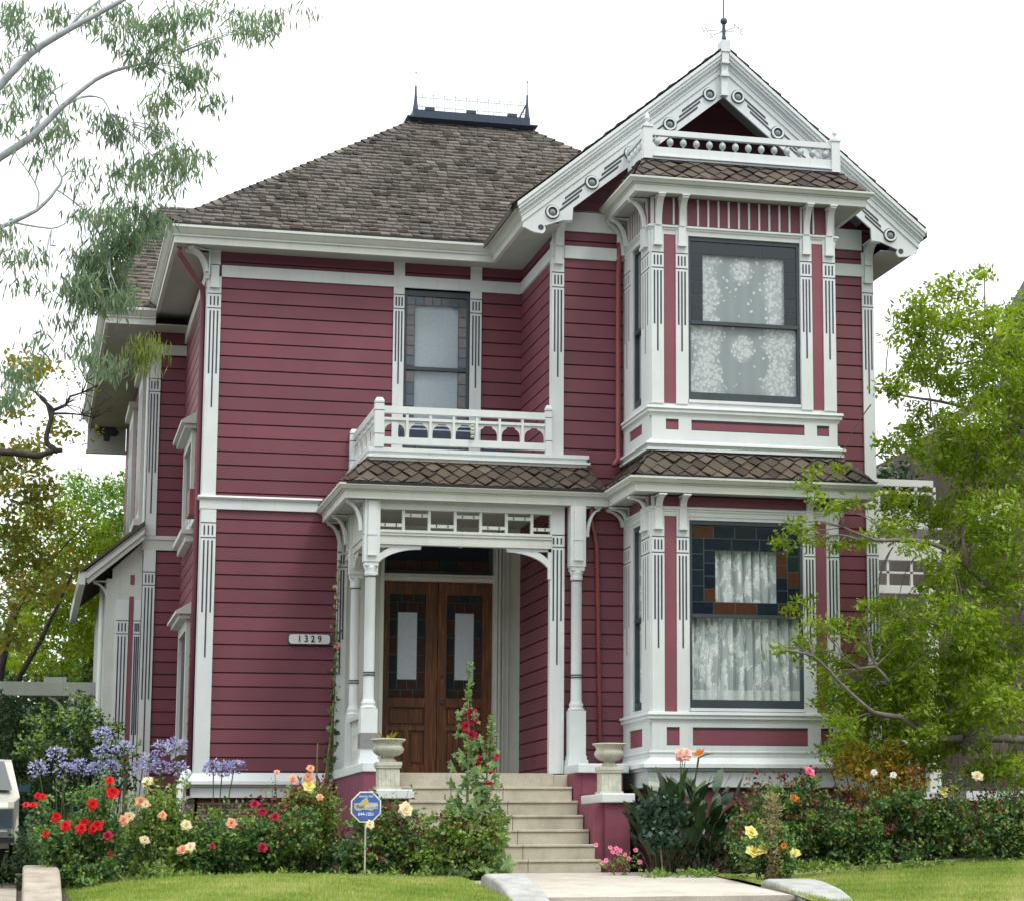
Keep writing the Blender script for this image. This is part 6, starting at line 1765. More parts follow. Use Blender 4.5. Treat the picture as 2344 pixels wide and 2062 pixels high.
def rosebush(label, blobs, blooms, base, leaf=LROSE, tall=None, red=0, dens=900, L=.042, W=.028, buds=None, group='rose bushes in the front bed', cat='rose bush', yl=.35):
    t = thing('rose_bush', label, cat, base, group)
    stems = []
    for (p, r, m) in blooms:
        p = Vector(p)
        b0 = Vector((base[0] + (p.x - base[0]) * .4 + random.uniform(-.06, .06), base[1] + random.uniform(-.1, .15), base[2]))
        mid = b0.lerp(p, .55) + Vector((random.uniform(-.05, .05), random.uniform(0, .1), 0))
        stems.append(([tuple(b0), tuple(mid), tuple(p + Vector((0, .02, -.01)))], .008, .0035))
    for k in range(12):
        b = random.choice(blobs)
        p = Vector((b[0] + random.uniform(-1, 1) * b[3], b[1], b[2] + random.uniform(.2, 1.1) * b[4]))
        b0 = Vector((base[0] + (p.x - base[0]) * .35, base[1], base[2]))
        stems.append(([tuple(b0), tuple(b0.lerp(p, .5) + Vector((random.uniform(-.06, .06), .03, .05))), tuple(p)], .009, .003))
    sh = []
    for k in range(max(5, len(blobs) // 3)):
        b = random.choice(blobs); zt = max(q[2] + q[4] for q in blobs if abs(q[0] - b[0]) < .3)
        p = Vector((b[0] + random.uniform(-.1, .1), b[1] - .05, zt + random.uniform(.02, .17)))
        stems.append(([(b[0], b[1], b[2]), tuple(Vector((b[0], b[1], b[2])).lerp(p, .6) + Vector((random.uniform(-.04, .04), 0, 0))), tuple(p)], .005, .002))
        for q in range(9): sh.append(tuple(p + Vector((random.uniform(-.05, .05), random.uniform(-.04, .04), random.uniform(-.14, .03)))))
    sh = np.array(sh); o_ = quads('shoot_leaves', leafquads(sh, RNG.normal(size=sh.shape) + np.array([0, 0, .2]), .055 * np.ones(len(sh)), .034 * np.ones(len(sh))), RNG.random(len(sh)), LREDTIP if (red and random.random() < .6) else leaf, t); o_['kind'] = 'stuff'
    limbs('stems', stems, t, STEMM, 5)
    crown_('foliage', blobs, leaf, t, dens, L, W, .045, 11, up=.1, depth=1.0, shell=.15)
    crown_('young_foliage', [(b[0], b[1] - .06, b[2] + b[4] * .3, b[3] * 1.1, b[4]) for b in blobs], LROSEY, t, dens * yl, L * .9, W * .9, .03, 7, up=.2, depth=.9, shell=.5)
    if red: crown_('red_shoots', [(b[0], b[1] - .08, b[2] + b[4] * .75, b[3] * 1.0, b[4] * .55) for b in blobs], LREDTIP, t, red, L, W * .8, .025, 6, up=.4, depth=.8)
    # leaves along bare stems below the blooms
    Pn = []
    for (p, r, m) in blooms:
        for k in range(9): Pn.append((p[0] + random.uniform(-.05, .05), p[1] + random.uniform(-.03, .05), p[2] - random.uniform(.04, .28)))
    if Pn:
        Pn = np.array(Pn); D = RNG.normal(size=Pn.shape); quads('stem_leaves', leafquads(Pn, D, L * 1.1 * np.ones(len(Pn)), W * 1.1 * np.ones(len(Pn))), RNG.random(len(Pn)), leaf, t)
    for (p, r, m) in blooms: bloom(t, (p[0] - .005, p[1] - .22, p[2]), r, m)
    return t


STEMM = simple('green_stems', (.07, .085, .035), .7)
random.seed(21)
def bb(x0, x1, z0, z1, y, n, r=.17):
    if z1 < -.1: z1 += .07
    return [(random.uniform(x0 + r * .6, x1 - r * .6), y + random.uniform(-.12, .25), random.uniform(z0, z1), r * random.uniform(.8, 1.25), r * random.uniform(.8, 1.2)) for _ in range(n)]


rosebush('bright red rose bush at the left end of the front bed, next to the driveway', bb(-1.80, -.98, -.82, -.42, -5.45, 16) + bb(-1.55, -1.0, -1.0, -.85, -5.75, 6, .13) + bb(-1.75, -1.1, -.4, -.15, -5.5, 7, .11) + [(-1.25, -5.5, -.1, .15, .14), (-1.8, -5.5, -.2, .10, .10)],
         [((x, y + random.uniform(-.1, .1), z), random.uniform(.042, .062), P_RED if random.random() < .8 else P_CRIM) for x, y, z in RED[:9]] + [(RED[9], .05, P_CRIM)] + [((x, y, z), .032, P_RED) for x, y, z in RED[10:15]] + [(RED[15], .025, P_CRIM)], (-1.4, -5.4, -.92))
rosebush('peach rose bush between the red rose bush and the mixed border', bb(-1.02, -.22, -.82, -.40, -5.2, 15) + bb(-1.0, -.5, -.95, -.85, -5.5, 4, .12) + bb(-.95, -.35, -.4, -.1, -5.2, 7, .12), [((x, y + random.uniform(-.08, .05), z), random.uniform(.042, .056), P_PEACH if i % 2 else P_CREAM) for i, (x, y, z) in enumerate(PEACH)], (-.6, -5.2, -.92), LROSEY)
rosebush('low cream rose bush in front of the brick foundation', bb(-.35, .35, -.82, -.45, -5.15, 13), [((x, y, z), .05, m) for (x, y, z), m in zip(PEACH2, (P_CREAM, P_CREAM, P_PEACH, P_PEACH))], (0, -5.1, -.9))
rosebush('dark crimson rose bush in front of the brick foundation and the number plate wall', bb(.25, 1.0, -.82, -.30, -5.1, 17), [((x, y, z), .045, P_CRIM) for x, y, z in DARK[:4]] + [(DARK[4], .03, P_CRIM)], (.6, -5.05, -.9), LROSE, red=60)
rosebush('tall rose bush with one pale yellow bloom under the number plate', bb(.7, 1.30, -.6, -.12, -4.8, 12, .14) + bb(.75, 1.1, -.1, .08, -4.85, 4, .08), [(YEL[0], .065, P_YEL), (YEL[1], .045, P_PEACH), (YEL[2], .04, P_PEACH), (YEL[3], .045, P_PEACH), (YEL[4], .035, P_PEACH), (YEL[5], .028, P_PEACH)], (1.0, -4.75, -.9), LROSEY, red=60)
rosebush('rose bush with a big buff bloom at the foot of the left step pier', bb(1.25, 2.15, -.80, -.35, -5.1, 18) + [(1.9, -5.15, -.25, .14, .10)], [(MID[0], .075, P_CREAM), ((MID[1][0], -5.62, MID[1][2] - .02), .045, P_CREAM)], (1.75, -5.1, -.9), LROSE, red=110)
rosebush('leafy rose bush around the foot of the hollyhock, at the left of the walk', bb(2.0, 2.95, -.90, -.40, -5.35, 22, .18), [], (2.45, -5.3, -.95), LROSEY, red=30)
rosebush('yellow rose bush at the right edge of the walk, around the dried stalk', bb(5.42, 5.98, -.95, -.45, -6.15, 12, .15), [((x, y, z), r_, m) for (x, y, z), r_, m in zip(RY, (.065, .075, .07, .05, .03), (P_YEL, P_YEL, P_YEL, P_YEL, P_OR))], (5.68, -6.1, -1.0), LROSE)
rosebush('dark rose bush with one magenta bloom under the bay window', bb(5.6, 6.95, -.80, -.02, -4.85, 40, .17) + [(6.5, -4.9, .05, .12, .12)], [(RM[0], .06, P_PINK), (RM[1], .045, P_OR), ((6.9, -4.95, -.4), .03, P_OR)], (6.3, -4.8, -.85), LROSE, red=130)
rosebush('rose bush with white buds beneath the orange-leaved shrub', bb(6.8, 7.95, -.75, -.08, -5.1, 28, .17), [(RF[3], .035, P_WH), (RF[4], .035, P_WH), (RF[1], .06, P_YEL)], (7.4, -5.0, -.85), LROSE, red=120)
rosebush('rose bush with pale yellow blooms at the right end of the front bed', bb(7.85, 9.7, -.72, -.10, -5.25, 36, .18), [(RF[0], .06, P_CREAM), (RF[2], .05, P_CREAM)] + [((9.0 + random.uniform(-.12, .2), -5.0, -.28 + random.uniform(-.05, .05)), .035, P_WH) for _ in range(9)], (8.7, -5.1, -.85), LROSE, red=70)

# orange-leaved shrub
t = thing('nandina_shrub', 'shrub with orange and bronze leaves below the leafy tree at the right', 'shrub', (7.4, -4.6, -.85))
random.seed(5)
crown_('foliage', bb(6.9, 8.05, -.1, .42, -4.6, 22, .18) + [(7.15, -4.6, .5, .2, .16), (7.7, -4.6, .42, .2, .15), (7.5, -4.7, .1, .45, .25)], LAUT, t, 900, .045, .022, .04, 10, up=.3)
limbs('stems', [([(7.4 + random.uniform(-.1, .1), -4.6, -.9), (7.1 + i * .12, -4.6, -.2), (6.9 + i * .18, -4.6, .35)], .014, .004) for i in range(6)], t, BARKD, 5)

# dried stalk
t = thing('dried_stalk', 'tan dried plant stalk standing among the yellow roses', 'dead plant', (5.68, -6.3, -1.03))
z = RNG.random(900); P = np.stack([5.68 + RNG.normal(size=900) * .035 * (1 + .5 * z) + .01 * np.sin(z * 9), -6.32 + RNG.normal(size=900) * .035, -1.03 + z * .98], 1)
D = RNG.normal(size=(900, 3)); D[:, 2] += .3
quads('dry_leaves', leafquads(P, D, .05 * RNG.uniform(.5, 1.4, 900), .022 * np.ones(900)), np.clip(z * .75 + RNG.normal(size=900) * .15, 0, 1), DRY, t)
limbs('stalk', [([(5.68, -6.3, -1.03), (5.67, -6.3, -.5), (5.69, -6.3, .0)], .02, .006)], t, BARK)

# hollyhock
t = thing('hollyhock', 'tall hollyhock with crimson flowers rising in front of the steps', 'flower', (2.68, -5.3, -.95))
limbs('stem', [([STEM1[4], STEM1[3], STEM1[2], STEM1[1], STEM1[0]], .018, .005), ([STEM2[4], STEM2[3], STEM2[2], STEM2[1], STEM2[0]], .014, .005)], t, simple('hollyhock_stem', (.13, .19, .07), .7), 6)
random.seed(31)
mb = MB()
def lobed(mb, c, r, nrm, up):
    n = Vector(nrm).normalized(); u = (Vector(up) - n * Vector(up).dot(n)).normalized(); s = n.cross(u)
    pts = []
    for i in range(20):
        a = 2 * pi * i / 20; rr = r * (.72 + .28 * cos(5 * a)) * (1 - .45 * (cos(a / 2) ** 24))
        pts.append(Vector(c) + (u * -cos(a) + s * sin(a)) * rr + n * (random.uniform(-.08, .08) * r) - n * r * .12 * (i % 2))
    cen = Vector(c) + n * r * .08; k = len(mb.v); mb.v.append(tuple(cen)); mb.v.extend([tuple(p) for p in pts]); cc = random.random()
    for i in range(20): mb.f.append((k, k + 1 + i, k + 1 + (i + 1) % 20)); mb.m.append(0); mb.c.append(min(1, cc * .8 + random.random() * .2))
for k in range(250):
    which = random.random() < .6
    zt = random.random() ** 1.5
    if which: x0 = 2.585; z = -.85 + 1.75 * zt
    else: x0 = 2.79 + (z if 0 else 0); z = -.85 + 1.35 * zt
    r = .128 * (1 - zt * .70) * random.uniform(.7, 1.15)
    a = random.uniform(0, 2 * pi); d = (.10 + .20 * (1 - zt)) * random.uniform(.4, 1.1)
    lobed(mb, (x0 + cos(a) * d, -5.3 + sin(a) * d * .8, z), r, (random.uniform(-.5, .5), -1 + random.uniform(0, .5), random.uniform(.1, .9)), (cos(a), .2, -.5))
mb.build('foliage', [LHOL], t)
V, c = [], []
n = 260; zz = RNG.random(n); w1 = RNG.random(n) < .55
P = np.stack([np.where(w1, 2.585, 2.84) + RNG.normal(size=n) * .012, -5.3 + RNG.normal(size=n) * .015, np.where(w1, .75 + .65 * zz, .35 + .47 * zz)], 1)
D = RNG.normal(size=(n, 3)) * np.array([1, 1, .5]); D[:, 2] += .3
quads('buds', leafquads(P, D, .055 * RNG.uniform(.5, 1.2, n), .026 * np.ones(n)), .4 + .6 * RNG.random(n), LHOL, t)
for p in HOLLY: bloom(t, p, random.uniform(.045, .062), P_CRIM if random.random() < .6 else petalmat('crimson_rose_petals', (.42, .01, .05), (.62, .05, .12)), nrm=(random.uniform(-.5, .3), -1, .1))

# agapanthus clumps
def strap(V, col, base, az, L, w_, e0, droop):
    p = Vector(base); N = 5; prev = None
    for i in range(N + 1):
        t = i / N; e = e0 - droop * t
        ww = w_ * (1 - t ** 2.2) + .002
        side = Vector((-sin(az), cos(az), 0))
        a, b = p + side * ww / 2, p - side * ww / 2
        if prev: V.append([tuple(prev[0]), tuple(a), tuple(b), tuple(prev[1])]); col.append(random.random())
        prev = (a, b); p = p + Vector((cos(az) * cos(e), sin(az) * cos(e), sin(e))) * L / N


random.seed(8)
AGP = {'clump of violet agapanthus nearest the driveway': (AG[0:4], -1.6), 'agapanthus clump in front of the mid-green shrub': ([AG[4], AG[5], AG[8], AG[7]], -1.15), 'agapanthus clump in front of the lean-to pilasters': ([AG[6], AG[11], AG[14]], -.8),
       'agapanthus clump beside the left corner board of the house': ([AG[9], AG[10], AG[12], AG[13]], -.42), 'single blue agapanthus in front of the white water table': (AG2, .08)}
for lab, (heads, bx) in AGP.items():
    y0 = heads[0][1]; t = thing('agapanthus', lab, 'flower', (bx, y0 + .1, -.9), 'violet agapanthus clumps')
    V, c = [], []
    for k in range(60 if bx < 0 else 22): strap(V, c, (bx + random.uniform(-.12, .12), y0 + .15 + random.uniform(-.1, .1), -.9), random.uniform(0, 2 * pi), random.uniform(.5, 1.05), .028, random.uniform(.9, 1.4), random.uniform(.6, 1.6))
    quads('foliage', np.array(V), np.array(c), LSTRAP, t)
    mb = MB()
    for h in heads: mb.tube([(bx + (h[0] - bx) * .2, y0 + .15, -.9), (bx + (h[0] - bx) * .6, y0 + .1, -.2), h], .0065, 5)
    mb.build('stems', [STEMM], t)
    for h in heads:
        n = 70; d = unit(RNG.normal(size=(n, 3)) + np.array([0, 0, .35])); R_ = .062 + .045 * RNG.random((n, 1))
        P = np.array(h) + d * R_ * np.array([1.15, 1.15, .8]); D = d + RNG.normal(size=(n, 3)) * .8
        P = np.repeat(P, 2, 0); D = np.repeat(D, 2, 0) + RNG.normal(size=(2 * n, 3)) * .5
        fh_ = quads('flower_head', leafquads(P, D, .040 * np.ones(2 * n), .019 * np.ones(2 * n)), RNG.random(2 * n), P_BLUE, t); fh_['kind'] = 'stuff'
        mb = MB()
        for q in range(0, n, 5): mb.tube([h, tuple(P[2 * q])], .0016, 3)
        mb.build('flower_stalks', [STEMM], t)

# bird-of-paradise plant and its neighbours
random.seed(12)
t = thing('bird_of_paradise', 'bird-of-paradise plant with dark pointed leaves and an orange flower under the bay window', 'plant', (5.2, -4.5, -.85))
V, c = [], []; mb = MB()
for k in range(170):
    az = random.uniform(0, 2 * pi); bx, by = 5.2 + random.uniform(-.4, .4), -4.45 + random.uniform(-.2, .2)
    tip = Vector((bx + cos(az) * random.uniform(.1, .32), by + sin(az) * random.uniform(.05, .3), random.uniform(-.7, .04)))
    if k % 2: mb.tube([(bx, by, -.88), tuple(Vector((bx, by, -.88)).lerp(tip, .6) + Vector((0, 0, .06))), tuple(tip)], [.010, .008, .006], 4)
    e = random.uniform(.7, 1.45); L = random.uniform(.22, .36); p = tip; w_ = random.uniform(.075, .13); prev = None
    side = Vector((-sin(az), cos(az), random.uniform(-.5, .5))).normalized(); cc = random.random()
    for i in range(6):
        s = i / 5; ww = w_ * sin(pi * min(1, .12 + s * .88)) ** .8 + .001; ee = e - .5 * s
        a, b = p + side * ww / 2, p - side * ww / 2
        if prev: V.append([tuple(prev[0]), tuple(a), tuple(b), tuple(prev[1])]); c.append(cc)
        prev = (a, b); p = p + Vector((cos(az) * cos(ee), sin(az) * cos(ee), sin(ee))) * L / 5
quads('foliage', np.array(V), np.array(c), leafmat('strelitzia_leaves', [(0, (.018, .04, .02)), (.6, (.04, .08, .03)), (1, (.08, .13, .05))], .12, .3, .6), t)
mb.build('stems', [STEMM], t)
mb = MB(); mb.tube([(5.25, -4.5, -.8), (5.3, -4.6, .1), (5.33, -4.68, .40), (5.42, -4.7, .44), (5.5, -4.7, .445)], [.010, .009, .012, .010, .002], 6); mb.build('flower_stem', [STEMM], t)
V, c = [], []
for k in range(9):
    a = radians(60 + k * 14); p = np.array(ST[0]) + np.array([0, 0, -.03]); d = np.array([cos(a), random.uniform(-.3, .1), sin(a)]); s = np.array([-sin(a), 0, cos(a)]) * .012
    V.append([p, p + d * .05 + s, p + d * random.uniform(.07, .12), p + d * .05 - s]); c.append(random.random())
quads('flower', np.array(V), np.array(c), P_OR, t)
t = thing('pale_pink_rose', 'pale pink rose cluster on long stems next to the orange bird-of-paradise flower', 'flower', (5.05, -4.7, -.85))
mb = MB()
for p in RP: mb.tube([(5.0, -4.6, -.85), (5.12, -4.65, .0), p], .005, 5)
mb.build('stems', [STEMM], t)
for p in RP + [(5.10, -4.72, .44), (5.16, -4.7, .41)]: bloom(t, (p[0], p[1], p[2]), .06, P_PALEP)
t = thing('dark_leaved_bush', 'glossy dark-leaved bush beside the right step pier', 'bush', (4.8, -4.9, -.88))
random.seed(14)
crown_('foliage', bb(4.62, 5.05, -.55, .0, -4.95, 10, .15), leafmat('bluish_leaves', [(0, (.012, .035, .02)), (.5, (.03, .07, .04)), (1, (.07, .13, .075))], .2, .35, .5), t, 700, .065, .042, .05, 9, up=.2)
limbs('stems', [([(4.85, -4.9, -.9), (4.82, -4.92, -.6), (4.8, -4.9, -.2)], .014, .006)], t, BARK, 6)
t = thing('pink_periwinkle', 'low plant with small pink flowers at the foot of the right step pier', 'flower', (4.35, -4.85, -.88))
crown_('foliage', [(4.3, -4.8, -.78, .14, .08), (4.5, -4.8, -.76, .14, .09), (4.15, -4.8, -.82, .1, .05), (4.4, -4.85, -.7, .10, .06)], LROSEY, t, 800, .035, .018, .03, 8, up=.5)
for p in TP + [(4.2, -4.92, -.74), (4.36, -4.92, -.63), (4.28, -4.9, -.65), (4.46, -4.9, -.72)]:
    V, c = [], []; ring_petals(p, (random.uniform(-.3, .3), -1, .3), .003, 5, .2, .028, V, c, .5); quads('bloom', np.array(V), np.array(c), P_PINK, t)
# climbing plant on the porch pilaster
t = thing('climbing_vine', 'thin climbing vine with pink flowers along the left porch pilaster', 'vine', (1.74, -.15, -.9))
mb = MB()
mb.tube([(1.70, -.2, -.9), (1.72, -.15, .4), (1.775, -.12, 1.2), (1.80, -.1, 2.0), (1.81, -.1, 3.1)], [.018, .016, .012, .009, .004], 6); mb.tube([(1.66, -.25, -.9), (1.68, -.2, .3), (1.755, -.15, 1.0), (1.78, -.12, 1.6)], [.015, .013, .01, .005], 6)
mb.tube([(1.55, -.3, -.9), (1.56, -.3, .2), (1.565, -.3, .75)], .009, 5)
mb.build('stems', [simple('vine_stems', (.16, .18, .06), .7)], t, True)
n = 240; zz = RNG.random(n) ** 1.2; P = np.stack([1.725 + .085 * zz + RNG.normal(size=n) * .026, -.14 + RNG.normal(size=n) * .03, -.4 + 3.5 * zz], 1)
D = RNG.normal(size=(n, 3)); D[:, 2] -= .6
quads('foliage', leafquads(P, D, .10 * (1.15 - zz * .75), .07 * (1.15 - zz * .75)), RNG.random(n), LROSE, t)
bloom(t, (1.80, -.17, 2.0), .04, petalmat('soft_pink_petals', (.72, .30, .34), (.82, .50, .50)))
for z_, x_ in ((2.75, 1.76), (2.62, 1.78), (2.5, 1.77)): bloom(t, (x_, -.14, z_), .025, P_PALEP)

# low leafy ground cover along the bed edges
random.seed(3)
gb = [(random.uniform(-1.4, 2.1), -5.75 + random.uniform(-.15, .2), -.93 + random.uniform(0, .05), .12, .05) for _ in range(50)] + [(random.uniform(4.5, 5.35), random.uniform(-5.4, -4.7), -.90, .10, .035) for _ in range(30)] + [(random.uniform(6.0, 9.8), -5.6 + random.uniform(-.1, .2), -.83, .12, .05) for _ in range(50)] + [(random.uniform(-1.8, -1.5), random.uniform(-5.1, -3), -.93, .10, .05) for _ in range(16)]
g = crown_('ground_cover', gb, LROSEY, None, 700, .04, .02, .03, 6, up=.8); g['kind'] = 'stuff'; tag(g, 'low weeds and ground cover along the edges of the flower beds', 'ground cover')
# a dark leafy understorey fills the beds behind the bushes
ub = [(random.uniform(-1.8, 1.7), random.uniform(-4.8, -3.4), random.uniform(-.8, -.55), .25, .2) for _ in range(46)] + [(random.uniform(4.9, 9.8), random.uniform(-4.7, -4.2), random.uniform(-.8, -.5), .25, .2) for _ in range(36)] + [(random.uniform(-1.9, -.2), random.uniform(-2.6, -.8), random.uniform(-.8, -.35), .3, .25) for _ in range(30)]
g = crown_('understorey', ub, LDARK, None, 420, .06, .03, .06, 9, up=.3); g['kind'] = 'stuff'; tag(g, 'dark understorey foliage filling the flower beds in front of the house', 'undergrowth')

# grass blades on both lawns
def blades(name, x0, x1, y0, y1, n, label):
    X = RNG.uniform(x0, x1, n); Y = RNG.uniform(y0, y1, n); Z = np.array([gz(a, b) for a, b in zip(X, Y)])
    P = np.stack([X, Y, Z + .004], 1); D = RNG.normal(size=(n, 3)) * .45; D[:, 2] = 1
    pt = (np.sin(X * 2.1 + 1) * np.cos(Y * 1.7 + X * .6) * .5 + np.sin(X * 5.3 + Y * 3.1) * np.sin(Y * 6.7 - X * 2.2) * .35 + np.sin(X * 13 + Y * 9) * .15) * .36 + .48
    g = quads(name, leafquads(P, D, .042 * RNG.uniform(.5, 1.4, n), .005 * np.ones(n)), np.clip(pt + RNG.normal(size=n) * .2, 0, 1), GRASSB)
    g['kind'] = 'stuff'; tag(g, label, 'grass')
blades('grass', -1.6, 2.44, -9.1, -4.9, 75000, 'mown grass of the left lawn, between driveway kerb and walk')
blades('grass', 5.38, 10.5, -9.1, -5.2, 95000, 'mown grass of the right lawn, beyond the right cheek wall')

# ================================================================== security sign
t = thing('security_sign', 'blue octagonal security sign on a thin stake among the roses', 'sign', (1.465, -5.55, -.92))
cx, cz, yy = 1.465, -0.172, -5.55
def octa(r): r *= .957; return [(cx + r * cos(radians(22.5 + 45 * k)), cz + r * sin(radians(22.5 + 45 * k)) * 1.02) for k in range(8)]
mb = MB(); mb.prism(octa(.178), yy, yy + .012, 'y'); mb.build('panel', [simple('sign_white', (.74, .74, .78), .4)], t)
mb = MB(); mb.prism(octa(.163), yy - .002, yy + .001, 'y'); mb.build('border', [simple('sign_grey', (.10, .13, .17), .4)], t)
mb = MB(); mb.prism(octa(.153), yy - .004, yy + .0, 'y'); mb.build('face', [simple('sign_blue', (.07, .13, .42), .4, 0, 9, .2)], t)
mb = MB(); SW = simple('sign_letter_white', (.62, .70, .82), .5); SY = simple('sign_cream', (.42, .44, .36), .5); SO = simple('sign_gold', (.62, .42, .06), .5)
em = [(-.12, .03), (-.06, .035), (-.03, .07), (.0, .078), (.022, .07), (.03, .036), (.125, .036), (.125, -.03), (.085, -.03), (.06, -.05), (.03, -.04), (-.03, -.035), (-.06, -.05), (-.10, -.045), (-.12, -.02)]
em = [(cx - .004 + a, cz + .008 + b) for a, b in em]
mb.prism(em, yy - .007, yy - .0035, 'y'); mb.build('emblem', [SY], t)
mb = MB(); mb.prism([(cx + a, cz + .012 + b) for a, b in ((-.062, .018), (-.03, .052), (0, .06), (.014, .05), (.014, .008), (-.01, .004))], yy - .009, yy - .0068, 'y'); mb.build('emblem_mark', [SO], t)
textmesh('PROTECTED', .026, (cx, yy - .006, cz + .107), mat=SW, parent=t, depth=.002, bold=.0008)
textmesh('BY', .026, (cx, yy - .006, cz + .083), mat=SW, parent=t, depth=.002, bold=.0008)
textmesh('Post', .045, (cx - .062, yy - .0095, cz + .004), mat=simple('sign_letter_blue', (.10, .16, .30), .5), parent=t, depth=.002, bold=.0006)
textmesh('ALARM', .040, (cx + .060, yy - .0095, cz + .006), mat=SW, parent=t, depth=.002, bold=.0006)
textmesh('644-1251', .044, (cx - .0, yy - .006, cz - .075), mat=SW, parent=t, depth=.002, bold=.0016)
mb = MB(); mb.box(cx - .008, cx + .008, yy + .013, yy + .026, -.97, -.1); mb.build('stake', [simple('pale_stake', (.5, .48, .42), .6)], t)

# ================================================================== car at the left edge
CARP = paint('cream_car_paint', (.40, .40, .34), (.46, .46, .39), (.32, .31, .26), .35, 1.0)
CHR = simple('chrome', (.55, .57, .6), .2, .9, 5, .1); BLK = simple('rubber', (.012, .012, .013), .7); GLD = simple('car_glass', (.015, .022, .022), .08)
t = thing('parked_car', 'old cream saloon car parked in the driveway, cut by the left edge', 'car', (-2.85, 0, -.95))
mb = MB()
cxx, hw, g0 = -2.90, .88, -.95
prof = [(-2.30, -.52), (-2.33, -.42), (-2.30, -.10), (-2.22, -.04), (-1.0, .08), (-.95, .10), (-.30, .52), (.05, .565), (1.0, .56), (1.5, .10), (2.15, .05), (2.2, -.3), (2.18, -.56)]
rows = []
for (y, z) in prof:
    f = 1.0 if z < .08 else (1.0 - (z - .08) / .5 * .14)
    f2 = .93 if y < -2.2 else 1.0
    rows.append([(cxx + s * hw * f * f2 * k, y + (.10 if abs(k) == 1 and y < -2.2 else 0), z - (.03 if abs(k) > .9 and z > 0 else 0)) for s, k in ((-1, 1), (-1, .92), (-1, .4), (1, .4), (1, .92), (1, 1))])
vs = [p for r in rows for p in r]; fs = []
for i in range(len(rows) - 1):
    for j in range(5): fs.append((i * 6 + j, i * 6 + j + 1, (i + 1) * 6 + j + 1, (i + 1) * 6 + j))
mb.mesh(vs, fs, 0, .5)
# flanks: outline down to the sill with wheel arches left open
for s in (-1, 1):
    lower = [(2.18, -.60), (1.75, -.62), (1.66, -.42), (1.4, -.30), (1.14, -.42), (1.05, -.66), (-1.15, -.66), (-1.24, -.42), (-1.5, -.30), (-1.76, -.42), (-1.85, -.58), (-2.28, -.52)]
    up = [(rows[i][5 if s > 0 else 0]) for i in range(len(rows))]
    pts = [p for p in up] + [(cxx + s * hw, y, z) for (y, z) in lower]
    mb.mesh(pts, [tuple(range(len(pts)))], 0, .5)
body = mb.build('body', [CARP], t, False)
mb = MB()
mb.mesh([(cxx - .79, -.955, .135), (cxx + .79, -.955, .135), (cxx + .68, -.345, .50), (cxx - .68, -.345, .50)], [(0, 1, 2, 3)]); mb.build('windscreen', [GLD], t)
for s in (-1, 1):
    a = cxx + s * (hw + .004)
    mb = MB(); mb.mesh([(a - s * .04, -.75, .13), (a - s * .16, -.25, .46), (a - s * .16, .95, .46), (a - s * .04, 1.3, .13)], [(0, 1, 2, 3)]); mb.build('side_window', [GLD], t)
    mb = MB(); mb.box(cxx + s * .52, cxx + s * .80, -2.345, -2.30, -.33, -.13); mb.build('headlight', [simple('lamp_glass', (.05, .07, .08), .08)], t)
    mb = MB(); mb.box(cxx + s * .50, cxx + s * .82, -2.335, -2.305, -.345, -.115); mb.build('headlight_rim', [CHR], t)
    for y in (-1.5, 1.4):
        mb = MB(); mb.tube([(cxx + s * .66, y, g0 + .32), (cxx + s * .86, y, g0 + .32)], [.32, .32], 22); w_ = mb.build('wheel', [BLK], t, True)
        mb = MB(); mb.tube([(cxx + s * .862, y, g0 + .32), (cxx + s * .875, y, g0 + .32)], [.18, .15], 18); mb.build('rim', [CHR], w_)
    mb = MB(); mb.box(cxx + s * .86, cxx + s * .99, -.72, -.66, .12, .20); mb.tube([(cxx + s * .8, -.69, .10), (cxx + s * .9, -.69, .14)], .012, 5); mb.build('mirror', [simple('mirror_teal', (.02, .06, .08), .3)], t)
mb = MB(); mb.box(cxx - .80, cxx + .80, -2.44, -2.30, -.44, -.375, 0); mb.box(cxx - .84, cxx + .84, -2.43, -2.28, -.50, -.441, 1); mb.build('bumper', [CHR, BLK], t)
mb = MB(); mb.box(cxx - .35, cxx + .35, -2.35, -2.30, -.36, -.12, 0)
for k in range(8): mb.box(cxx - .34, cxx + .34, -2.356, -2.35, -.35 + k * .028, -.34 + k * .028, 1)
mb.build('grille', [BLK, CHR], t)
mb = MB(); mb.box(cxx - .78, cxx + .78, -2.31, -2.2, -.56, -.501); mb.build('valance', [CARP], t)

# ================================================================== carport beam
t = thing('carport_frame', 'white wooden carport frame with curved braces at the far end of the driveway', 'carport', (-1.25, 8, -.9))
mb = MB(); mb.box(-4.6, -.70, 7.92, 8.08, 1.86, 2.07); mb.box(-1.72, -1.38, 7.95, 8.05, 2.07, 2.15); mb.build('beam', [WHITE2], t)
mb = MB(); mb.box(-1.34, -1.12, 7.94, 8.06, -.9, 1.859); mb.build('post', [WHITE2], t)
mb = MB(); mb.box(-4.4, -4.2, 7.94, 8.06, -.9, 1.859); mb.build('post', [WHITE2], t)
for s in (-1, 1):
    xb = -1.23 + s * .11
    mb = MB(); mb.tube(bez((xb, 8, 1.42), (xb + s * .02, 8, 1.72), (xb + s * .30, 8, 1.84), 8), .022, 6); mb.build('brace', [WHITE2], t)

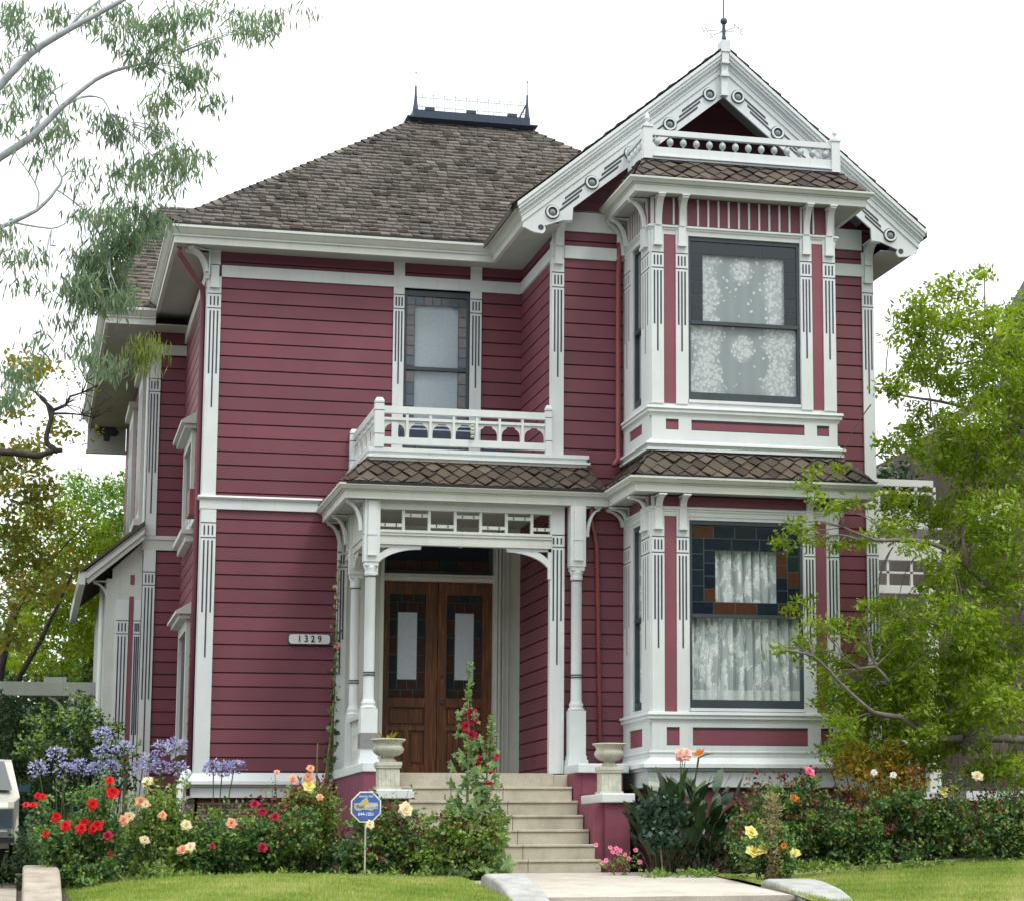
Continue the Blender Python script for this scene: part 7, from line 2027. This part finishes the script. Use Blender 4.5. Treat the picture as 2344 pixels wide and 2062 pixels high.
# ================================================================== side porch at the right rear (part of the house)
mb = MB()
mb.box(8.46, 11.2, 2.96, 3.04, 4.36, 4.50); mb.box(8.46, 11.2, 2.97, 3.03, 4.86, 4.96); mb.box(8.46, 11.2, 2.98, 3.02, 4.74, 4.78)
for i in range(9): mb.box(8.8 + i * .3, 8.84 + i * .3, 2.98, 3.02, 4.50, 4.86)
mb.build('side_balcony_rail', [WHITE2], HOUSE)
mb = MB(); mb.box(8.46, 11.3, 2.9, 8, 4.20, 4.30); mb.box(8.46, 11.3, 2.95, 3.05, 3.72, 4.05); mb.box(8.46, 11.2, 2.95, 3.05, 3.22, 3.34); mb.box(8.46, 11.2, 2.97, 3.03, 3.52, 3.55)
for i in range(7): mb.box(8.9 + i * .38, 8.94 + i * .38, 2.97, 3.03, 3.34, 3.72)
mb.build('side_porch_beam', [WHITE2], HOUSE)
for x in (9.6, 11.12):
    mb = MB(); mb.box(x - .09, x + .09, 2.91, 3.09, .25, 3.22); mb.build('side_porch_post', [WHITE2], HOUSE)
mb = MB(); mb.box(8.46, 11.2, 2.97, 3.03, .95, 1.02)
for i in range(18): mb.box(8.6 + i * .15, 8.64 + i * .15, 2.98, 3.02, .32, .95)
mb.build('side_porch_rail', [WHITE2], HOUSE)
mb = MB(); mb.box(8.46, 11.5, 2.8, 8, .14, .25); mb.build('side_porch_floor', [WHITE], HOUSE)
mb = MB(); mb.box(8.47, 11.45, 2.9, 7.9, -1, .138); mb.build('side_porch_base', [STUCCO], HOUSE)
mb = MB(); mb.box(11.35, 12.15, 2.2, 2.85, -1, .10); q = mb.build('step_pier', [STUCCO], HOUSE)
mb = MB(); mb.box(11.28, 12.22, 2.1, 2.86, .101, .24); mb.build('coping', [WHITE], q)

# ================================================================== neighbouring house at the right
BRN = shinglemat('brown_wall_shingle', [(0, (.05, .04, .032)), (.5, (.085, .068, .054)), (1, (.13, .105, .085))])
t = thing('brown_shingled_house', 'weathered brown shingled house behind the leafy tree at the right edge', 'house', (18, 14, -.9))
mb = MB()
def clad(mb, x0, x1, z0, z1, y, top=None):
    z = z0
    while z < z1:
        x = x0
        while x < x1:
            w_ = random.uniform(.1, .22)
            if top is None or top(x) > z + .1: mb.box(x, min(x + w_, x1) - .006, y - .02 - random.random() * .012, y, z, z + .155)
            x += w_
        z += .16
clad(mb, 13.9, 18.5, -.9, 6.9, 9.0)
clad(mb, 14.9, 18.5, 6.9, 9.9, 9.0, lambda x: 9.0 + (x - 15.0) * 1.7)
mb.box(13.9, 24, 9.001, 20, -.9, 6.9); mb.build('wall', [BRN], t)
mb = MB()
mb.mesh([(13.45, 8.5, 6.78), (15.6, 8.5, 8.3), (15.6, 9.6, 8.3), (13.45, 9.6, 6.78), (13.45, 8.5, 6.66), (15.6, 8.5, 8.16), (15.6, 9.6, 8.16), (13.45, 9.6, 6.66)], [(0, 1, 2, 3), (4, 7, 6, 5), (0, 4, 5, 1), (3, 2, 6, 7), (0, 3, 7, 4)], 0)
mb.mesh([(14.85, 8.3, 8.85), (17.3, 8.3, 13.4), (17.5, 9.3, 13.2), (14.75, 9.3, 8.5), (14.75, 8.3, 8.25), (17.6, 8.3, 12.9), (17.6, 9.3, 12.9), (14.75, 9.3, 8.25)], [(0, 1, 2, 3), (4, 7, 6, 5), (0, 4, 5, 1), (0, 3, 7, 4)], 0)
mb.mesh([(17.5, 8.3, 13.2), (20.2, 8.3, 8.5), (20.2, 9.3, 8.5), (17.5, 9.3, 13.2)], [(0, 1, 2, 3)], 0)
mb.build('roof', [SHING], t)
mb = MB(); mb.box(14.35, 15.0, 8.90, 8.98, 4.75, 5.65, 0); mb.box(14.42, 14.60, 8.88, 8.899, 4.82, 5.58, 1); w_ = mb.build('window', [WHITE, SASH], t)
mb = MB(); mb.box(14.20, 14.345, 8.92, 8.99, 4.4, 5.8); mb.build('trim', [BARKD], t)

# ================================================================== wooded ground far behind
random.seed(77)
fb = [(x + random.uniform(-1.5, 1.5), 34 + random.uniform(-4, 6), random.uniform(-.5, 2.2), 1.8, 1.5) for x in range(-30, 60, 2)] + [(random.uniform(-7, 1), 24 + random.uniform(-1, 2), random.uniform(-.5, 3.6), .9, .8) for _ in range(70)]
g = crown_('far_foliage', fb, LDARK, None, 25, .35, .2, .35, 10, depth=1.2); g['kind'] = 'stuff'; tag(g, 'far row of dark garden foliage behind the houses', 'foliage')

# unseen tree row added behind the camera to block low sky light
random.seed(91)
ob_ = [(x + random.uniform(-2, 2), -50 + random.uniform(-3, 3), random.uniform(0, 13), 3.0, 2.6) for x in range(-75, 85, 3) for _ in range(5)]
g = crown_('sky_block_trees', ob_, LDARK, None, 9, .9, .6, .5, 10, depth=1.0); g['kind'] = 'stuff'; tag(g, 'unseen row of dark trees added across the road to cut low sky light on the house', 'trees')
